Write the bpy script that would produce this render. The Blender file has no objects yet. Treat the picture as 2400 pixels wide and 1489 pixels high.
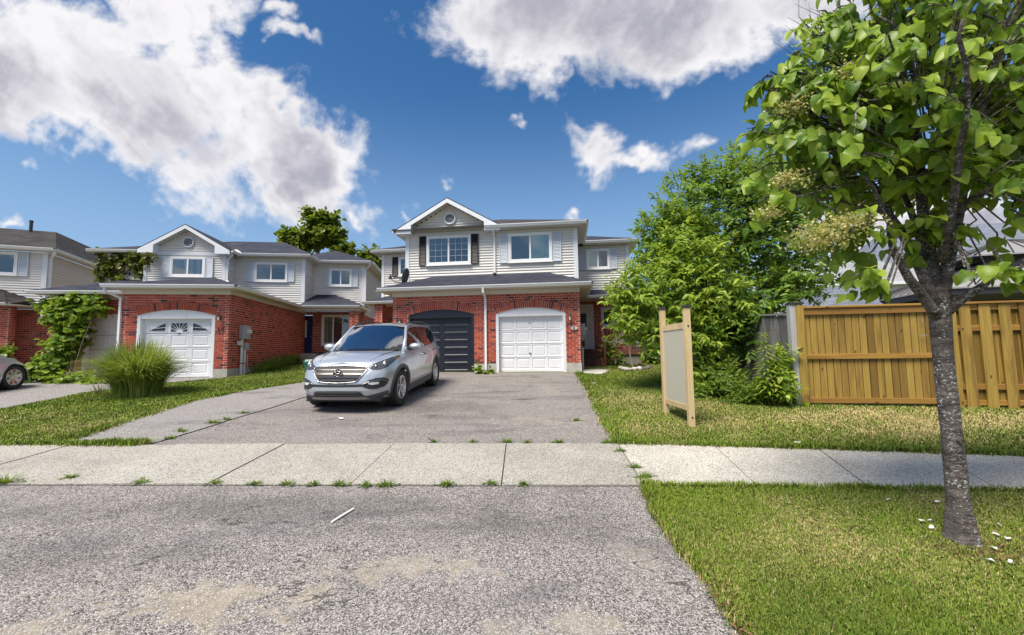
import bpy, bmesh, math, random
import numpy as np
from mathutils import Vector, Matrix
random.seed(7); RNG = np.random.default_rng(11)
S = bpy.context.scene
COL = S.collection
R = math.radians
# ------------------------------------------------------------------ camera
F, CX, CY = 1000.0, 1200.0, 744.5            # 15 mm lens on a 36 mm sensor, in pixels of a 2400 px wide frame
PITCH, ROLL, CAMH, SLOPE = math.atan(80.5 / F), R(0.75), 1.657, 0.068
fw = np.array([0, math.cos(PITCH), math.sin(PITCH)]); u0 = np.array([0, -math.sin(PITCH), math.cos(PITCH)]); r0 = np.array([1., 0, 0])
cr = math.cos(ROLL) * r0 - math.sin(ROLL) * u0; cu = math.sin(ROLL) * r0 + math.cos(ROLL) * u0
CAM = np.array([0, 0, CAMH])
cd = bpy.data.cameras.new('camera'); cam = bpy.data.objects.new('camera', cd); COL.objects.link(cam)
cd.sensor_width = 36; cd.lens = 15.0; cd.clip_start = 0.05; cd.clip_end = 3000
cam.matrix_world = Matrix(((cr[0], cu[0], -fw[0], 0), (cr[1], cu[1], -fw[1], 0), (cr[2], cu[2], -fw[2], CAMH), (0, 0, 0, 1)))
S.camera = cam
S.render.resolution_x = 1024; S.render.resolution_y = 635
S.render.engine = 'CYCLES'
S.view_settings.view_transform = 'Standard'; S.view_settings.look = 'None'
S.view_settings.exposure = 1.10; S.view_settings.gamma = 1.0
# site survey: what a ray of that photograph meets on the sloping ground / at a distance
def ray(x, y): return fw + (x - CX) / F * cr - (y - CY) / F * cu
def ground(x, y):
    d = ray(x, y); t = CAMH / (SLOPE * d[1] - d[2]); return CAM + t * d
def at(x, y, Y):
    d = ray(x, y); return CAM + d * (Y / d[1])
def gz(x, y): return SLOPE * min(max(y, -4.0), 24.0)
# ------------------------------------------------------------------ node helpers
def node(nt, typ, ins=None, **kw):
    n = nt.nodes.new('ShaderNode' + typ)
    for k, v in kw.items(): setattr(n, k, v)
    for k, v in (ins or {}).items():
        s = n.inputs[k]
        if isinstance(v, bpy.types.NodeSocket): nt.links.new(v, s)
        elif v is not None: s.default_value = v
    return n
def mth(nt, op, a, b=None, c=None, clamp=False):
    n = nt.nodes.new('ShaderNodeMath'); n.operation = op; n.use_clamp = clamp
    for i, v in enumerate((a, b, c)):
        if v is None: continue
        if isinstance(v, bpy.types.NodeSocket): nt.links.new(v, n.inputs[i])
        else: n.inputs[i].default_value = v
    return n.outputs[0]
def vm(nt, op, a, b=None):
    n = nt.nodes.new('ShaderNodeVectorMath'); n.operation = op
    for i, v in enumerate((a, b)):
        if v is None: continue
        if isinstance(v, bpy.types.NodeSocket): nt.links.new(v, n.inputs[i])
        else: n.inputs[i].default_value = v
    return n.outputs['Value'] if op in ('DOT_PRODUCT', 'LENGTH', 'DISTANCE') else n.outputs[0]
def sstep(nt, v, a, b):
    n = node(nt, 'MapRange', {'Value': v, 'From Min': a, 'From Max': b}, interpolation_type='SMOOTHSTEP'); return n.outputs[0]
def mixc(nt, f, a, b, bt='MIX'):
    n = nt.nodes.new('ShaderNodeMix'); n.data_type = 'RGBA'; n.blend_type = bt; n.clamp_factor = True
    for i, v in ((0, f), (6, a), (7, b)):
        if isinstance(v, bpy.types.NodeSocket): nt.links.new(v, n.inputs[i])
        else: n.inputs[i].default_value = v if i == 0 else (tuple(v) + (1,))[:4]
    return n.outputs[2]
def noise(nt, vec, scale, detail=4, rough=.55, dist=0.0, dim='3D'):
    n = node(nt, 'TexNoise', {'Vector': vec, 'Scale': scale, 'Detail': detail, 'Roughness': rough, 'Distortion': dist}, noise_dimensions=dim); return n.outputs[0]
def mapv(nt, vec, scale=(1, 1, 1), loc=(0, 0, 0), rot=(0, 0, 0)):
    return node(nt, 'Mapping', {'Vector': vec, 'Scale': scale, 'Location': loc, 'Rotation': rot}).outputs[0]
# ------------------------------------------------------------------ sky with broken cumulus
SUN_EL, SUN_AZ = R(60), R(218)     # azimuth clockwise from +Y: behind the photographer, a little to the left
wd = bpy.data.worlds.new('World'); S.world = wd; wd.use_nodes = True
nt = wd.node_tree; nt.nodes.clear()
sky = node(nt, 'TexSky', sky_type='NISHITA', sun_disc=False, sun_elevation=SUN_EL, sun_rotation=SUN_AZ, altitude=200, air_density=1.0, dust_density=0.25, ozone_density=2.5)
dirv = node(nt, 'TexCoord').outputs['Generated']
sep = node(nt, 'SeparateXYZ', {0: dirv})
# the sky seen round the +Y axis as a flat chart (x/y, z/y), and a deck overhead whose cloud streets run towards azimuth -14 deg
ay = mth(nt, 'MAXIMUM', mth(nt, 'ABSOLUTE', sep.outputs[1]), 0.08)
gx = mth(nt, 'DIVIDE', sep.outputs[0], ay); gy = mth(nt, 'DIVIDE', mth(nt, 'MAXIMUM', sep.outputs[2], -.02), ay)
chart = node(nt, 'CombineXYZ', {0: gx, 1: gy}).outputs[0]
zz = mth(nt, 'ADD', mth(nt, 'MAXIMUM', sep.outputs[2], 0.0), 0.16)
px = mth(nt, 'DIVIDE', sep.outputs[0], zz); py = mth(nt, 'DIVIDE', sep.outputs[1], zz)
ca, sa = math.cos(R(-14)), math.sin(R(-14))
al = mth(nt, 'ADD', mth(nt, 'MULTIPLY', px, sa), mth(nt, 'MULTIPLY', py, ca))
ac = mth(nt, 'SUBTRACT', mth(nt, 'MULTIPLY', px, ca), mth(nt, 'MULTIPLY', py, sa))
deck = node(nt, 'CombineXYZ', {0: mth(nt, 'MULTIPLY', al, 0.42), 1: ac, 2: 0.0}).outputs[0]
big = noise(nt, deck, 2.2, 4, .60, .25, '2D')
fine = noise(nt, chart, 6.5, 7, .66, .15, '2D')
wn = node(nt, 'TexNoise', {'Vector': chart, 'Scale': 7.0, 'Detail': 3, 'Roughness': .6}, noise_dimensions='2D').outputs['Color']
warp = vm(nt, 'ADD', chart, vm(nt, 'MULTIPLY', vm(nt, 'SUBTRACT', wn, (.5, .5, .5)), (.16, .16, 0)))
# masses of cloud in this sky: centre, a point on the long axis, half lengths
BLOBS = [(330, 215, 760, 455, 560, 185), (700, 400, 860, 520, 175, 110), (640, 262, 760, 420, 190, 85), (30, 160, 300, 280, 330, 130),
         (400, -20, 520, 120, 165, 170), (820, 520, 900, 520, 70, 40), (930, 515, 960, 520, 50, 26),
         (1330, 30, 1700, 10, 330, 140), (1640, 50, 1800, 10, 330, 140), (1110, 60, 1090, 200, 165, 65), (1280, 130, 1300, 260, 120, 85), (1600, 140, 1700, 180, 150, 65), (1880, 0, 2000, 0, 190, 110),
         (1385, 340, 1410, 430, 110, 80), (1500, 378, 1590, 380, 120, 44), (1650, 350, 1690, 340, 70, 50), (1440, 370, 1500, 385, 95, 46), (1045, 440, 1070, 450, 50, 28), (1215, 290, 1260, 290, 55, 24),
         (75, 412, 110, 400, 52, 28), (0, 530, 60, 535, 80, 24), (690, 65, 730, 80, 80, 34), (650, 10, 690, 20, 70, 40), (1345, 512, 1370, 512, 50, 24), (1950, 600, 2100, 590, 190, 60), (2150, 520, 2300, 500, 220, 110)]
def chart_of(x, y):
    d = ray(x, y); return np.array([d[0] / d[1], d[2] / d[1]])
mask = None
for (x, y, x2, y2, ra, rb) in BLOBS:
    c = chart_of(x, y); an = chart_of(x2, y2) - c; th = math.atan2(an[1], an[0]); K_ = 2.05
    mp = node(nt, 'Mapping', {'Vector': warp, 'Location': (c[0], c[1], 0), 'Rotation': (0, 0, th), 'Scale': (K_ * ra / F, K_ * rb / F, 1)}, vector_type='TEXTURE')
    v = node(nt, 'TexGradient', {0: mp.outputs[0]}, gradient_type='SPHERICAL').outputs[1]
    kk = min(1.0, max(.60, rb / 110)) * (.90 if rb < 30 else 1); 
    if kk < 1: v = mth(nt, 'MULTIPLY', v, kk)
    mask = v if mask is None else mth(nt, 'MAXIMUM', mask, v)
# behind the photographer the same broken cumulus goes on
mask = mth(nt, 'MULTIPLY', mask, mth(nt, 'GREATER_THAN', sep.outputs[1], 0.0))
gen = sstep(nt, noise(nt, deck, 0.9, 3, .5, .2, '2D'), .36, .74)
mask = mth(nt, 'MAXIMUM', mask, mth(nt, 'MULTIPLY', gen, mth(nt, 'MAXIMUM', sstep(nt, sep.outputs[1], 0.30, 0.0), sstep(nt, sep.outputs[2], .72, .82))))
mask = mth(nt, 'MINIMUM', mask, 0.85)
dens = mth(nt, 'ADD', mth(nt, 'SUBTRACT', mth(nt, 'MULTIPLY', mask, 1.9), .80), mth(nt, 'ADD', mth(nt, 'MULTIPLY', mth(nt, 'SUBTRACT', big, .5), 1.1), mth(nt, 'MULTIPLY', mth(nt, 'SUBTRACT', fine, .5), .95)))
alpha = sstep(nt, dens, -0.06, 0.40)
shade = noise(nt, vm(nt, 'ADD', deck, (.07, .05, 0)), 3.0, 4, .58, .2, '2D')
thick = sstep(nt, mth(nt, 'ADD', dens, mth(nt, 'MULTIPLY', mth(nt, 'SUBTRACT', shade, .5), 2.1)), 0.10, 1.05)
ccol = mixc(nt, thick, (5.3, 5.2, 5.25), (2.5, 2.45, 2.85))
ccol = mixc(nt, mth(nt, 'MULTIPLY', sstep(nt, fine, .52, .36), .30), ccol, (3.5, 3.42, 3.8))
hs = node(nt, 'HueSaturation', {'Color': sky.outputs[0], 'Saturation': 1.27, 'Value': .73})
hz = mixc(nt, mth(nt, 'MULTIPLY', sstep(nt, sep.outputs[2], .56, .06), .78), hs.outputs[0], (1.95, 2.95, 4.35))
skyc = mixc(nt, mth(nt, 'MULTIPLY', alpha, 0.97), hz, ccol)
bg = node(nt, 'Background', {'Color': skyc, 'Strength': 0.086})
wd.cycles.sampling_method = 'MANUAL'; wd.cycles.sample_map_resolution = 512
nt.links.new(bg.outputs[0], node(nt, 'OutputWorld').inputs[0])
# ------------------------------------------------------------------ sun, softened by thin cloud
sd = bpy.data.lights.new('sun', 'SUN'); sd.energy = 2.9; sd.angle = R(28); sd.color = (1, .92, .78)
sun = bpy.data.objects.new('sun', sd); COL.objects.link(sun)
sv = Vector((math.sin(SUN_AZ) * math.cos(SUN_EL), math.cos(SUN_AZ) * math.cos(SUN_EL), math.sin(SUN_EL)))
sun.rotation_euler = sv.to_track_quat('Z', 'Y').to_euler(); sun.location = (0, 0, 30)
# ------------------------------------------------------------------ materials
M = {}
def mat(name, base, rough=.6, metal=0, spec=.5, coat=0, build=None):
    m = bpy.data.materials.new(name); m.use_nodes = True; t = m.node_tree; b = t.nodes['Principled BSDF']
    b.inputs['Base Color'].default_value = tuple(base) + (1,); b.inputs['Roughness'].default_value = rough
    b.inputs['Metallic'].default_value = metal; b.inputs['Specular IOR Level'].default_value = spec; b.inputs['Coat Weight'].default_value = coat
    b.inputs['Coat Roughness'].default_value = .04
    if build: build(t, b)
    M[name] = m; return m
def setc(t, b, c): t.links.new(c, b.inputs['Base Color'])
def bump(t, b, h, strength=.5, dist=.01):
    n = node(t, 'Bump', {'Height': h, 'Strength': strength, 'Distance': dist}); t.links.new(n.outputs[0], b.inputs['Normal']); return n
def pos(t): return node(t, 'NewGeometry').outputs['Position']
def objc(t): return node(t, 'TexCoord').outputs['Object']
def rnd(t): # one value per piece, joined or not
    a = node(t, 'NewGeometry').outputs['Random Per Island']; o = node(t, 'ObjectInfo').outputs['Random']
    return mth(t, 'FRACT', mth(t, 'ADD', a, o))
def var(c1, c2, scale=3, rough_amp=0, bumpd=0, bs=40):
    def f(t, b):
        p = pos(t); n = noise(t, p, scale, 5, .6)
        setc(t, b, mixc(t, sstep(t, n, .3, .7), c1, c2))
        if bumpd: bump(t, b, noise(t, p, bs, 5, .6), .6, bumpd)
    return f
def dirty(c, dirt=(.35, .32, .28), amt=.25, gloss=None):
    def f(t, b):
        p = pos(t); n = noise(t, mapv(t, p, (1.2, 1.2, .5)), 3.0, 7, .65)
        c2 = mixc(t, mth(t, 'MULTIPLY', sstep(t, n, .50, .85), amt), c, dirt)
        n2 = noise(t, mapv(t, p, (14, 14, .9)), 1.0, 4, .6)
        setc(t, b, mixc(t, mth(t, 'MULTIPLY', sstep(t, n2, .55, .8), amt * .5), c2, dirt))
    return f
def brickmat(t, b):
    r = rnd(t); p = pos(t)
    ramp = node(t, 'ValToRGB', {0: r}); e = ramp.color_ramp.elements
    e[0].position = 0; e[0].color = (.42, .076, .042, 1); e[1].position = 1; e[1].color = (.53, .115, .062, 1)
    for ps, c in ((.25, (.46, .09, .05, 1)), (.5, (.36, .066, .042, 1)), (.72, (.53, .135, .078, 1)), (.84, (.23, .045, .035, 1)), (.90, (.105, .035, .032, 1)), (.94, (.085, .03, .028, 1)), (.955, (.46, .082, .05, 1))):
        x = e.new(ps); x.color = c
    c = mixc(t, mth(t, 'MULTIPLY', sstep(t, noise(t, p, 60, 5, .7), .5, .8), .35), ramp.outputs[0], (.50, .17, .12))
    c = mixc(t, mth(t, 'MULTIPLY', sstep(t, noise(t, p, 1.3, 4, .6), .5, .8), .16), c, (.45, .36, .33))
    setc(t, b, c); bump(t, b, noise(t, p, 130, 4, .7), .55, .004)
mat('brick', (.3, .06, .04), .85, spec=.25, build=brickmat)
mat('mortar', (.60, .46, .42), .95, spec=.2, build=var((.66, .50, .45), (.76, .62, .57), 9, 0, .003, 90))
def sidingmat(c1, c2):
    def f(t, b):
        p = pos(t); r = rnd(t)
        c = mixc(t, r, c1, c2)
        n = noise(t, mapv(t, p, (.8, .8, .35)), 2.2, 6, .65)
        c = mixc(t, mth(t, 'MULTIPLY', sstep(t, n, .5, .8), .20), c, (.42, .38, .34)); setc(t, b, c)
        bump(t, b, noise(t, mapv(t, p, (1, 1, 9)), 12, 3, .6), .18, .004)
    return f
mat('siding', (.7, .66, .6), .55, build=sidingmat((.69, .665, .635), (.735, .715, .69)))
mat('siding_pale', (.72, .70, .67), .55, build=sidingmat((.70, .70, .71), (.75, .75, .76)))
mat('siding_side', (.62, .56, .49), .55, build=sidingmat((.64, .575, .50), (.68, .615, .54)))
mat('trim', (.74, .76, .80), .4, build=dirty((.72, .75, .81), amt=.22))
mat('cream', (.66, .62, .54), .5, build=dirty((.66, .62, .54), amt=.25))
mat('white', (.8, .8, .8), .45, build=dirty((.80, .81, .83), (.4, .38, .35), .25))
mat('door_white', (.8, .81, .84), .42, build=dirty((.79, .80, .84), (.36, .34, .32), .30))
mat('shutter_blue', (.62, .67, .76), .5, build=dirty((.62, .67, .76), amt=.18))
mat('shutter_black', (.022, .02, .026), .5)
mat('navy', (.012, .016, .030), .42, build=dirty((.012, .016, .030), (.05, .048, .045), .4))
mat('door_blue', (.01, .02, .10), .35)
mat('metal_dark', (.03, .03, .033), .45)
mat('metal_grey', (.35, .37, .39), .45, .4, build=dirty((.42, .46, .50), amt=.3))
mat('pvc', (.68, .69, .70), .45, build=dirty((.68, .69, .70), amt=.35))
mat('steel', (.55, .56, .58), .25, .9)
mat('chrome', (.30, .295, .30), .24, 1)
mat('chrome_dark', (.14, .13, .128), .34, 1)
mat('concrete', (.42, .41, .38), .9, spec=.2, build=var((.36, .35, .33), (.52, .50, .46), 4, 0, .004, 60))
mat('curtain', (.6, .6, .6), .9, build=lambda t, b: setc(t, b, mixc(t, sstep(t, noise(t, mapv(t, objc(t), (14, 14, .25)), 1.0, 2), .35, .7), (.24, .27, .31), (.68, .71, .76))))
mat('blind', (.45, .58, .56), .7, build=lambda t, b: setc(t, b, mixc(t, mth(t, 'GREATER_THAN', mth(t, 'FRACT', mth(t, 'MULTIPLY', node(t, 'SeparateXYZ', {0: objc(t)}).outputs[2], 26)), .75), (.50, .64, .60), (.30, .42, .41))))
mat('curtain_tan', (.4, .36, .25), .9, build=lambda t, b: setc(t, b, mixc(t, sstep(t, noise(t, mapv(t, objc(t), (16, 16, .3)), 1.0, 2), .35, .7), (.20, .19, .13), (.46, .42, .30))))
mat('curtain_maroon', (.1, .05, .06), .9)
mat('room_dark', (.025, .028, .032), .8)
mat('room_teal', (.06, .10, .12), .8)
def glass(name, base=.10, tint=(.86, .92, .93)):
    m = bpy.data.materials.new(name); m.use_nodes = True; t = m.node_tree; t.nodes.clear()
    lw = node(t, 'Fresnel', {'IOR': 1.52}); f = mth(t, 'ADD', mth(t, 'MULTIPLY', lw.outputs[0], .9), base, clamp=True)
    wob = node(t, 'Bump', {'Height': noise(t, pos(t), 1.6, 2, .5), 'Strength': .04, 'Distance': .05})
    tr = node(t, 'BsdfTransparent', {'Color': tint + (1,)}); gl = node(t, 'BsdfGlossy', {'Color': (.95, .97, 1, 1), 'Roughness': .015, 'Normal': wob.outputs[0]})
    mx = node(t, 'MixShader', {0: f, 1: tr.outputs[0], 2: gl.outputs[0]}); t.links.new(mx.outputs[0], node(t, 'OutputMaterial').inputs[0]); M[name] = m
glass('glass', .05); glass('glass_car', .34, (.55, .68, .76)); glass('glass_lamp', .12, (.95, .95, .95))
def shingle(c1, c2, c3):
    def f(t, b):
        p = pos(t); o = objc(t); s = node(t, 'SeparateXYZ', {0: o})
        row = mth(t, 'MULTIPLY', s.outputs[2], 18.0); fr = mth(t, 'FRACT', row); ri = mth(t, 'FLOOR', row)
        tab = node(t, 'CombineXYZ', {0: mth(t, 'MULTIPLY', mth(t, 'ADD', s.outputs[0], mth(t, 'MULTIPLY', ri, .137)), 3.3), 1: mth(t, 'MULTIPLY', s.outputs[1], 3.3), 2: ri})
        tabf = node(t, 'VectorMath', {0: tab.outputs[0]}, operation='FLOOR')
        w = node(t, 'TexWhiteNoise', {'Vector': tabf.outputs[0]}).outputs[0]
        g = noise(t, p, 160, 3, .7)
        c = mixc(t, w, c1, c2); c = mixc(t, mth(t, 'MULTIPLY', sstep(t, g, .45, .75), .55), c, c3)
        c = mixc(t, mth(t, 'MULTIPLY', sstep(t, noise(t, p, .8, 4), .45, .8), .35), c, (.12, .12, .125))
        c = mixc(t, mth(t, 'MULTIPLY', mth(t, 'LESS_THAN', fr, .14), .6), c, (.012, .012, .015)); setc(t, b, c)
        bump(t, b, mth(t, 'ADD', mth(t, 'MULTIPLY', fr, -.5), mth(t, 'MULTIPLY', g, .5)), .7, .012)
    return f
mat('shingle', (.05, .05, .06), .92, spec=.2, build=shingle((.020, .023, .038), (.044, .048, .072), (.12, .128, .16)))
mat('shingle_brown', (.07, .06, .055), .92, spec=.2, build=shingle((.028, .026, .027), (.062, .056, .055), (.12, .112, .108)))
mat('shingle_pale', (.3, .3, .31), .92, spec=.2, build=shingle((.24, .25, .27), (.36, .37, .39), (.48, .48, .49)))
mat('shingle_slate', (.2, .23, .28), .9, spec=.2, build=shingle((.12, .14, .19), (.20, .225, .28), (.3, .33, .38)))
# --- ground surfaces
def asphalt(light, dark, sand_spots, stains=(), seams=True):
    def f(t, b):
        p = pos(t)
        v1 = node(t, 'TexVoronoi', {'Vector': p, 'Scale': 165.0}); v2 = node(t, 'TexVoronoi', {'Vector': p, 'Scale': 78.0})
        r1 = node(t, 'SeparateColor', {0: v1.outputs['Color']}).outputs[0]; r2 = node(t, 'SeparateColor', {0: v2.outputs['Color']}).outputs[1]
        stone = mth(t, 'ADD', mth(t, 'MULTIPLY', mth(t, 'POWER', r1, 1.9), .80), mth(t, 'MULTIPLY', mth(t, 'POWER', r2, 2.4), .5))
        c = mixc(t, stone, dark, light)
        pale = mixc(t, mth(t, 'POWER', r1, 9.0), c, (.60, .57, .56))
        wear = noise(t, p, .55, 6, .6, .4); fineN = noise(t, p, 7, 6, .65)
        c = mixc(t, mth(t, 'MULTIPLY', sstep(t, wear, .38, .68), .45), pale, mixc(t, r1, (.12, .112, .112), (.38, .355, .35)))
        c = mixc(t, mth(t, 'MULTIPLY', sstep(t, noise(t, mapv(t, p, (.5, 1.6, 1)), 1.1, 5, .6, .5), .5, .72), .65), c, mixc(t, r1, (.045, .043, .047), (.16, .155, .165)))
        bx = None
        for (x, y, rx, ry, am) in sand_spots:
            d = vm(t, 'LENGTH', mapv(t, p, (1 / rx, 1 / ry, 0), (-x / rx, -y / ry, 0)))
            s = sstep(t, mth(t, 'ADD', mth(t, 'SUBTRACT', 1.0, d), mth(t, 'MULTIPLY', mth(t, 'SUBTRACT', noise(t, p, 4.2, 6, .72, .3), .5), 5.0)), .1, .9)
            s = mth(t, 'MULTIPLY', s, am); bx = s if bx is None else mth(t, 'MAXIMUM', bx, s)
        if bx is not None:
            sandy = mixc(t, sstep(t, fineN, .3, .7), (.27, .235, .185), (.38, .335, .27))
            hide = mth(t, 'MULTIPLY', bx, sstep(t, mth(t, 'SUBTRACT', mth(t, 'ADD', bx, .28), stone), .0, .35))
            c = mixc(t, hide, c, sandy)
        for (x, y, rx, ry, am) in stains:
            d = vm(t, 'LENGTH', mapv(t, p, (1 / rx, 1 / ry, 0), (-x / rx, -y / ry, 0)))
            s = mth(t, 'MULTIPLY', sstep(t, mth(t, 'ADD', mth(t, 'SUBTRACT', 1.0, d), mth(t, 'MULTIPLY', mth(t, 'SUBTRACT', noise(t, p, 2.6, 5, .65, .3), .5), 2.2)), .0, .8), am); c = mixc(t, s, c, mixc(t, r1, (.022, .02, .02), (.13, .12, .115)))
        if seams:
            ck = mth(t, 'ABSOLUTE', mth(t, 'SUBTRACT', noise(t, mapv(t, p, (.3, .8, 1), (3.1, .4, 0)), .7, 6, .62, .2), .5))
            ckm = mth(t, 'MULTIPLY', mth(t, 'LESS_THAN', ck, mth(t, 'MULTIPLY', sstep(t, noise(t, p, 1.1, 2), .45, .6), .0022)), .65)
            c = mixc(t, ckm, c, (.02, .02, .02))
        setc(t, b, c)
        h = mth(t, 'ADD', mth(t, 'MULTIPLY', mth(t, 'SUBTRACT', 1.0, v1.outputs['Distance']), .8), mth(t, 'MULTIPLY', fineN, 1.0))
        if bx is not None: h = mth(t, 'ADD', h, mth(t, 'MULTIPLY', bx, .4))
        bump(t, b, h, .75, .004)
    return f
SAND = [(-1.95, 2.70, 1.1, .30, .75), (-.75, 3.05, .70, .25, .65), (-1.2, 3.0, .5, .12, .6), (.35, 2.45, .6, .16, .55), (-2.7, 2.42, 1.0, .22, .65), (.9, 3.0, .35, .45, .4), (-1.5, 2.35, .6, .12, .5)]
mat('asphalt_apron', (.2, .2, .2), .95, spec=.25, build=asphalt((.46, .42, .405), (.024, .022, .022), SAND, [(-2.2, 4.0, 3.4, .42, .42), (.1, 3.55, 1.5, .35, .35), (-3.2, 3.2, 1.6, .25, .35)]))
mat('asphalt_drive', (.17, .17, .17), .95, spec=.25, build=asphalt((.40, .365, .34), (.06, .054, .052), [(.6, 7.2, 1.3, .5, .45), (.9, 10.5, .5, 2.2, .35)], [(.72, 13.0, .28, .14, .8), (.22, 9.3, .34, .13, .8), (.45, 11.3, .2, .12, .6), (-1.6, 8.6, 1.6, .9, .45), (-.9, 7.6, 1.0, .4, .4), (-2.8, 10.5, 1.0, 2.6, .4)]))
mat('asphalt_old', (.3, .3, .3), .95, spec=.25, build=asphalt((.44, .415, .41), (.10, .094, .093), [], seams=False))
mat('asphalt_road', (.1, .1, .1), .95, spec=.25, build=asphalt((.30, .29, .29), (.04, .04, .042), []))
def pavemat(k):
    def f(t, b):
        p = pos(t); v = node(t, 'TexVoronoi', {'Vector': p, 'Scale': 120.0}); sc = lambda c: tuple(x * k for x in c)
        r1 = node(t, 'SeparateColor', {0: v.outputs['Color']}).outputs[0]; n = noise(t, p, 1.3, 7, .62, .3)
        c = mixc(t, sstep(t, n, .3, .7), sc((.28, .262, .23)), sc((.38, .36, .322)))
        c = mixc(t, mth(t, 'MULTIPLY', rnd(t), .35), c, sc((.47, .45, .41)))
        c = mixc(t, mth(t, 'GREATER_THAN', r1, .84), c, sc((.12, .112, .10))); c = mixc(t, mth(t, 'MULTIPLY', mth(t, 'LESS_THAN', r1, .10), .7), c, sc((.62, .60, .57)))
        c = mixc(t, mth(t, 'MULTIPLY', sstep(t, noise(t, p, 22, 6, .75), .58, .74), .55), c, sc((.16, .15, .135)))
        c = mixc(t, mth(t, 'MULTIPLY', sstep(t, noise(t, p, .7, 5, .6, .6), .55, .75), .35), c, sc((.19, .175, .15))); setc(t, b, c)
        bump(t, b, mth(t, 'ADD', mth(t, 'MULTIPLY', v.outputs['Distance'], .5), noise(t, p, 45, 5, .7)), .55, .004)
    return f
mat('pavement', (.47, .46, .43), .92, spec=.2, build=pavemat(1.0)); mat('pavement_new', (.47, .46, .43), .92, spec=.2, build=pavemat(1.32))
mat('joint', (.10, .095, .085), .95)
mat('soil', (.12, .085, .055), .95, spec=.1, build=var((.07, .05, .032), (.19, .13, .085), 14, 0, .02, 60))
def lawnbase(t, b):
    p = pos(t); n = noise(t, p, .9, 6, .6, .3); m2 = noise(t, p, 24, 6, .75)
    c = mixc(t, sstep(t, n, .42, .62), (.045, .075, .012), (.26, .20, .085)); c = mixc(t, sstep(t, m2, .35, .65), c, (.10, .12, .022)); setc(t, b, c)
    bump(t, b, m2, .8, .03)
mat('lawn_base', (.1, .1, .03), .95, spec=.1, build=lawnbase)
mat('ground', (.1, .1, .03), .95, spec=.1, build=var((.06, .085, .02), (.20, .17, .08), .35, 0, .02, 9))
# --- wood
def wood(c1, c2, c3, along=2, knots=True, grain=60):
    def f(t, b):
        o = objc(t); r = rnd(t); off = node(t, 'CombineXYZ', {0: mth(t, 'MULTIPLY', r, 17.3), 1: mth(t, 'MULTIPLY', r, 9.1), 2: mth(t, 'MULTIPLY', r, 31.7)}).outputs[0]
        o = vm(t, 'ADD', o, off)
        sc = [grain, grain, grain]; sc[along] = 1.4
        g = noise(t, mapv(t, o, tuple(sc)), 1.0, 6, .65, .25); s2 = [7, 7, 7]; s2[along] = .9
        bl = noise(t, mapv(t, o, tuple(s2)), 1.0, 4, .6)
        c = mixc(t, sstep(t, g, .35, .7), c1, c2); c = mixc(t, mth(t, 'MULTIPLY', sstep(t, bl, .42, .72), .75), c, c3)
        c = mixc(t, mth(t, 'MULTIPLY', sstep(t, r, .55, 1.0), .75), c, c3); c = mixc(t, mth(t, 'MULTIPLY', sstep(t, r, .4, .0), .5), c, c1)
        if knots:
            s3 = [6.5, 6.5, 6.5]; s3[along] = 3.4
            k = node(t, 'TexVoronoi', {'Vector': mapv(t, o, tuple(s3)), 'Scale': 1.0, 'Randomness': 1.0})
            kk = mth(t, 'MULTIPLY', sstep(t, k.outputs['Distance'], .16, .07), mth(t, 'GREATER_THAN', node(t, 'SeparateColor', {0: k.outputs['Color']}).outputs[2], .45))
            c = mixc(t, mth(t, 'MULTIPLY', kk, .85), c, (.07, .03, .012))
        setc(t, b, c); bump(t, b, g, .35, .004)
    return f
mat('wood_gold', (.35, .19, .04), .6, build=wood((.39, .265, .055), (.25, .145, .024), (.135, .07, .012)))
mat('wood_gold_h', (.35, .19, .04), .6, build=wood((.40, .23, .045), (.28, .14, .024), (.19, .085, .016), along=0))
mat('wood_grey', (.22, .21, .21), .85, build=wood((.26, .25, .26), (.15, .145, .15), (.085, .08, .085)))
mat('wood_weather', (.40, .39, .39), .8, build=wood((.46, .45, .46), (.33, .32, .33), (.24, .22, .21)))
mat('wood_pine', (.62, .48, .27), .6, build=wood((.70, .56, .33), (.60, .44, .23), (.50, .34, .17)))
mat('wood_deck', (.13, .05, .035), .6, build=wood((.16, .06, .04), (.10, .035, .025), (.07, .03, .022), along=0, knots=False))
mat('sign_panel', (.50, .475, .385), .6)
mat('bin_green', (.01, .16, .10), .4)
mat('bin_lid', (.42, .38, .36), .6)
mat('tarp_teal', (.02, .16, .16), .6)
mat('red_plastic', (.6, .05, .02), .4)
mat('paper', (.8, .8, .79), .8)
mat('fence_light', (.45, .42, .35), .8)
mat('gazebo_roof', (.34, .33, .33), .4, .2)
mat('fabric_grey', (.30, .25, .24), .9, build=lambda t, b: setc(t, b, mixc(t, sstep(t, noise(t, mapv(t, objc(t), (22, 22, .4)), 1, 2), .4, .6), (.12, .10, .10), (.55, .44, .42))))
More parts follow.
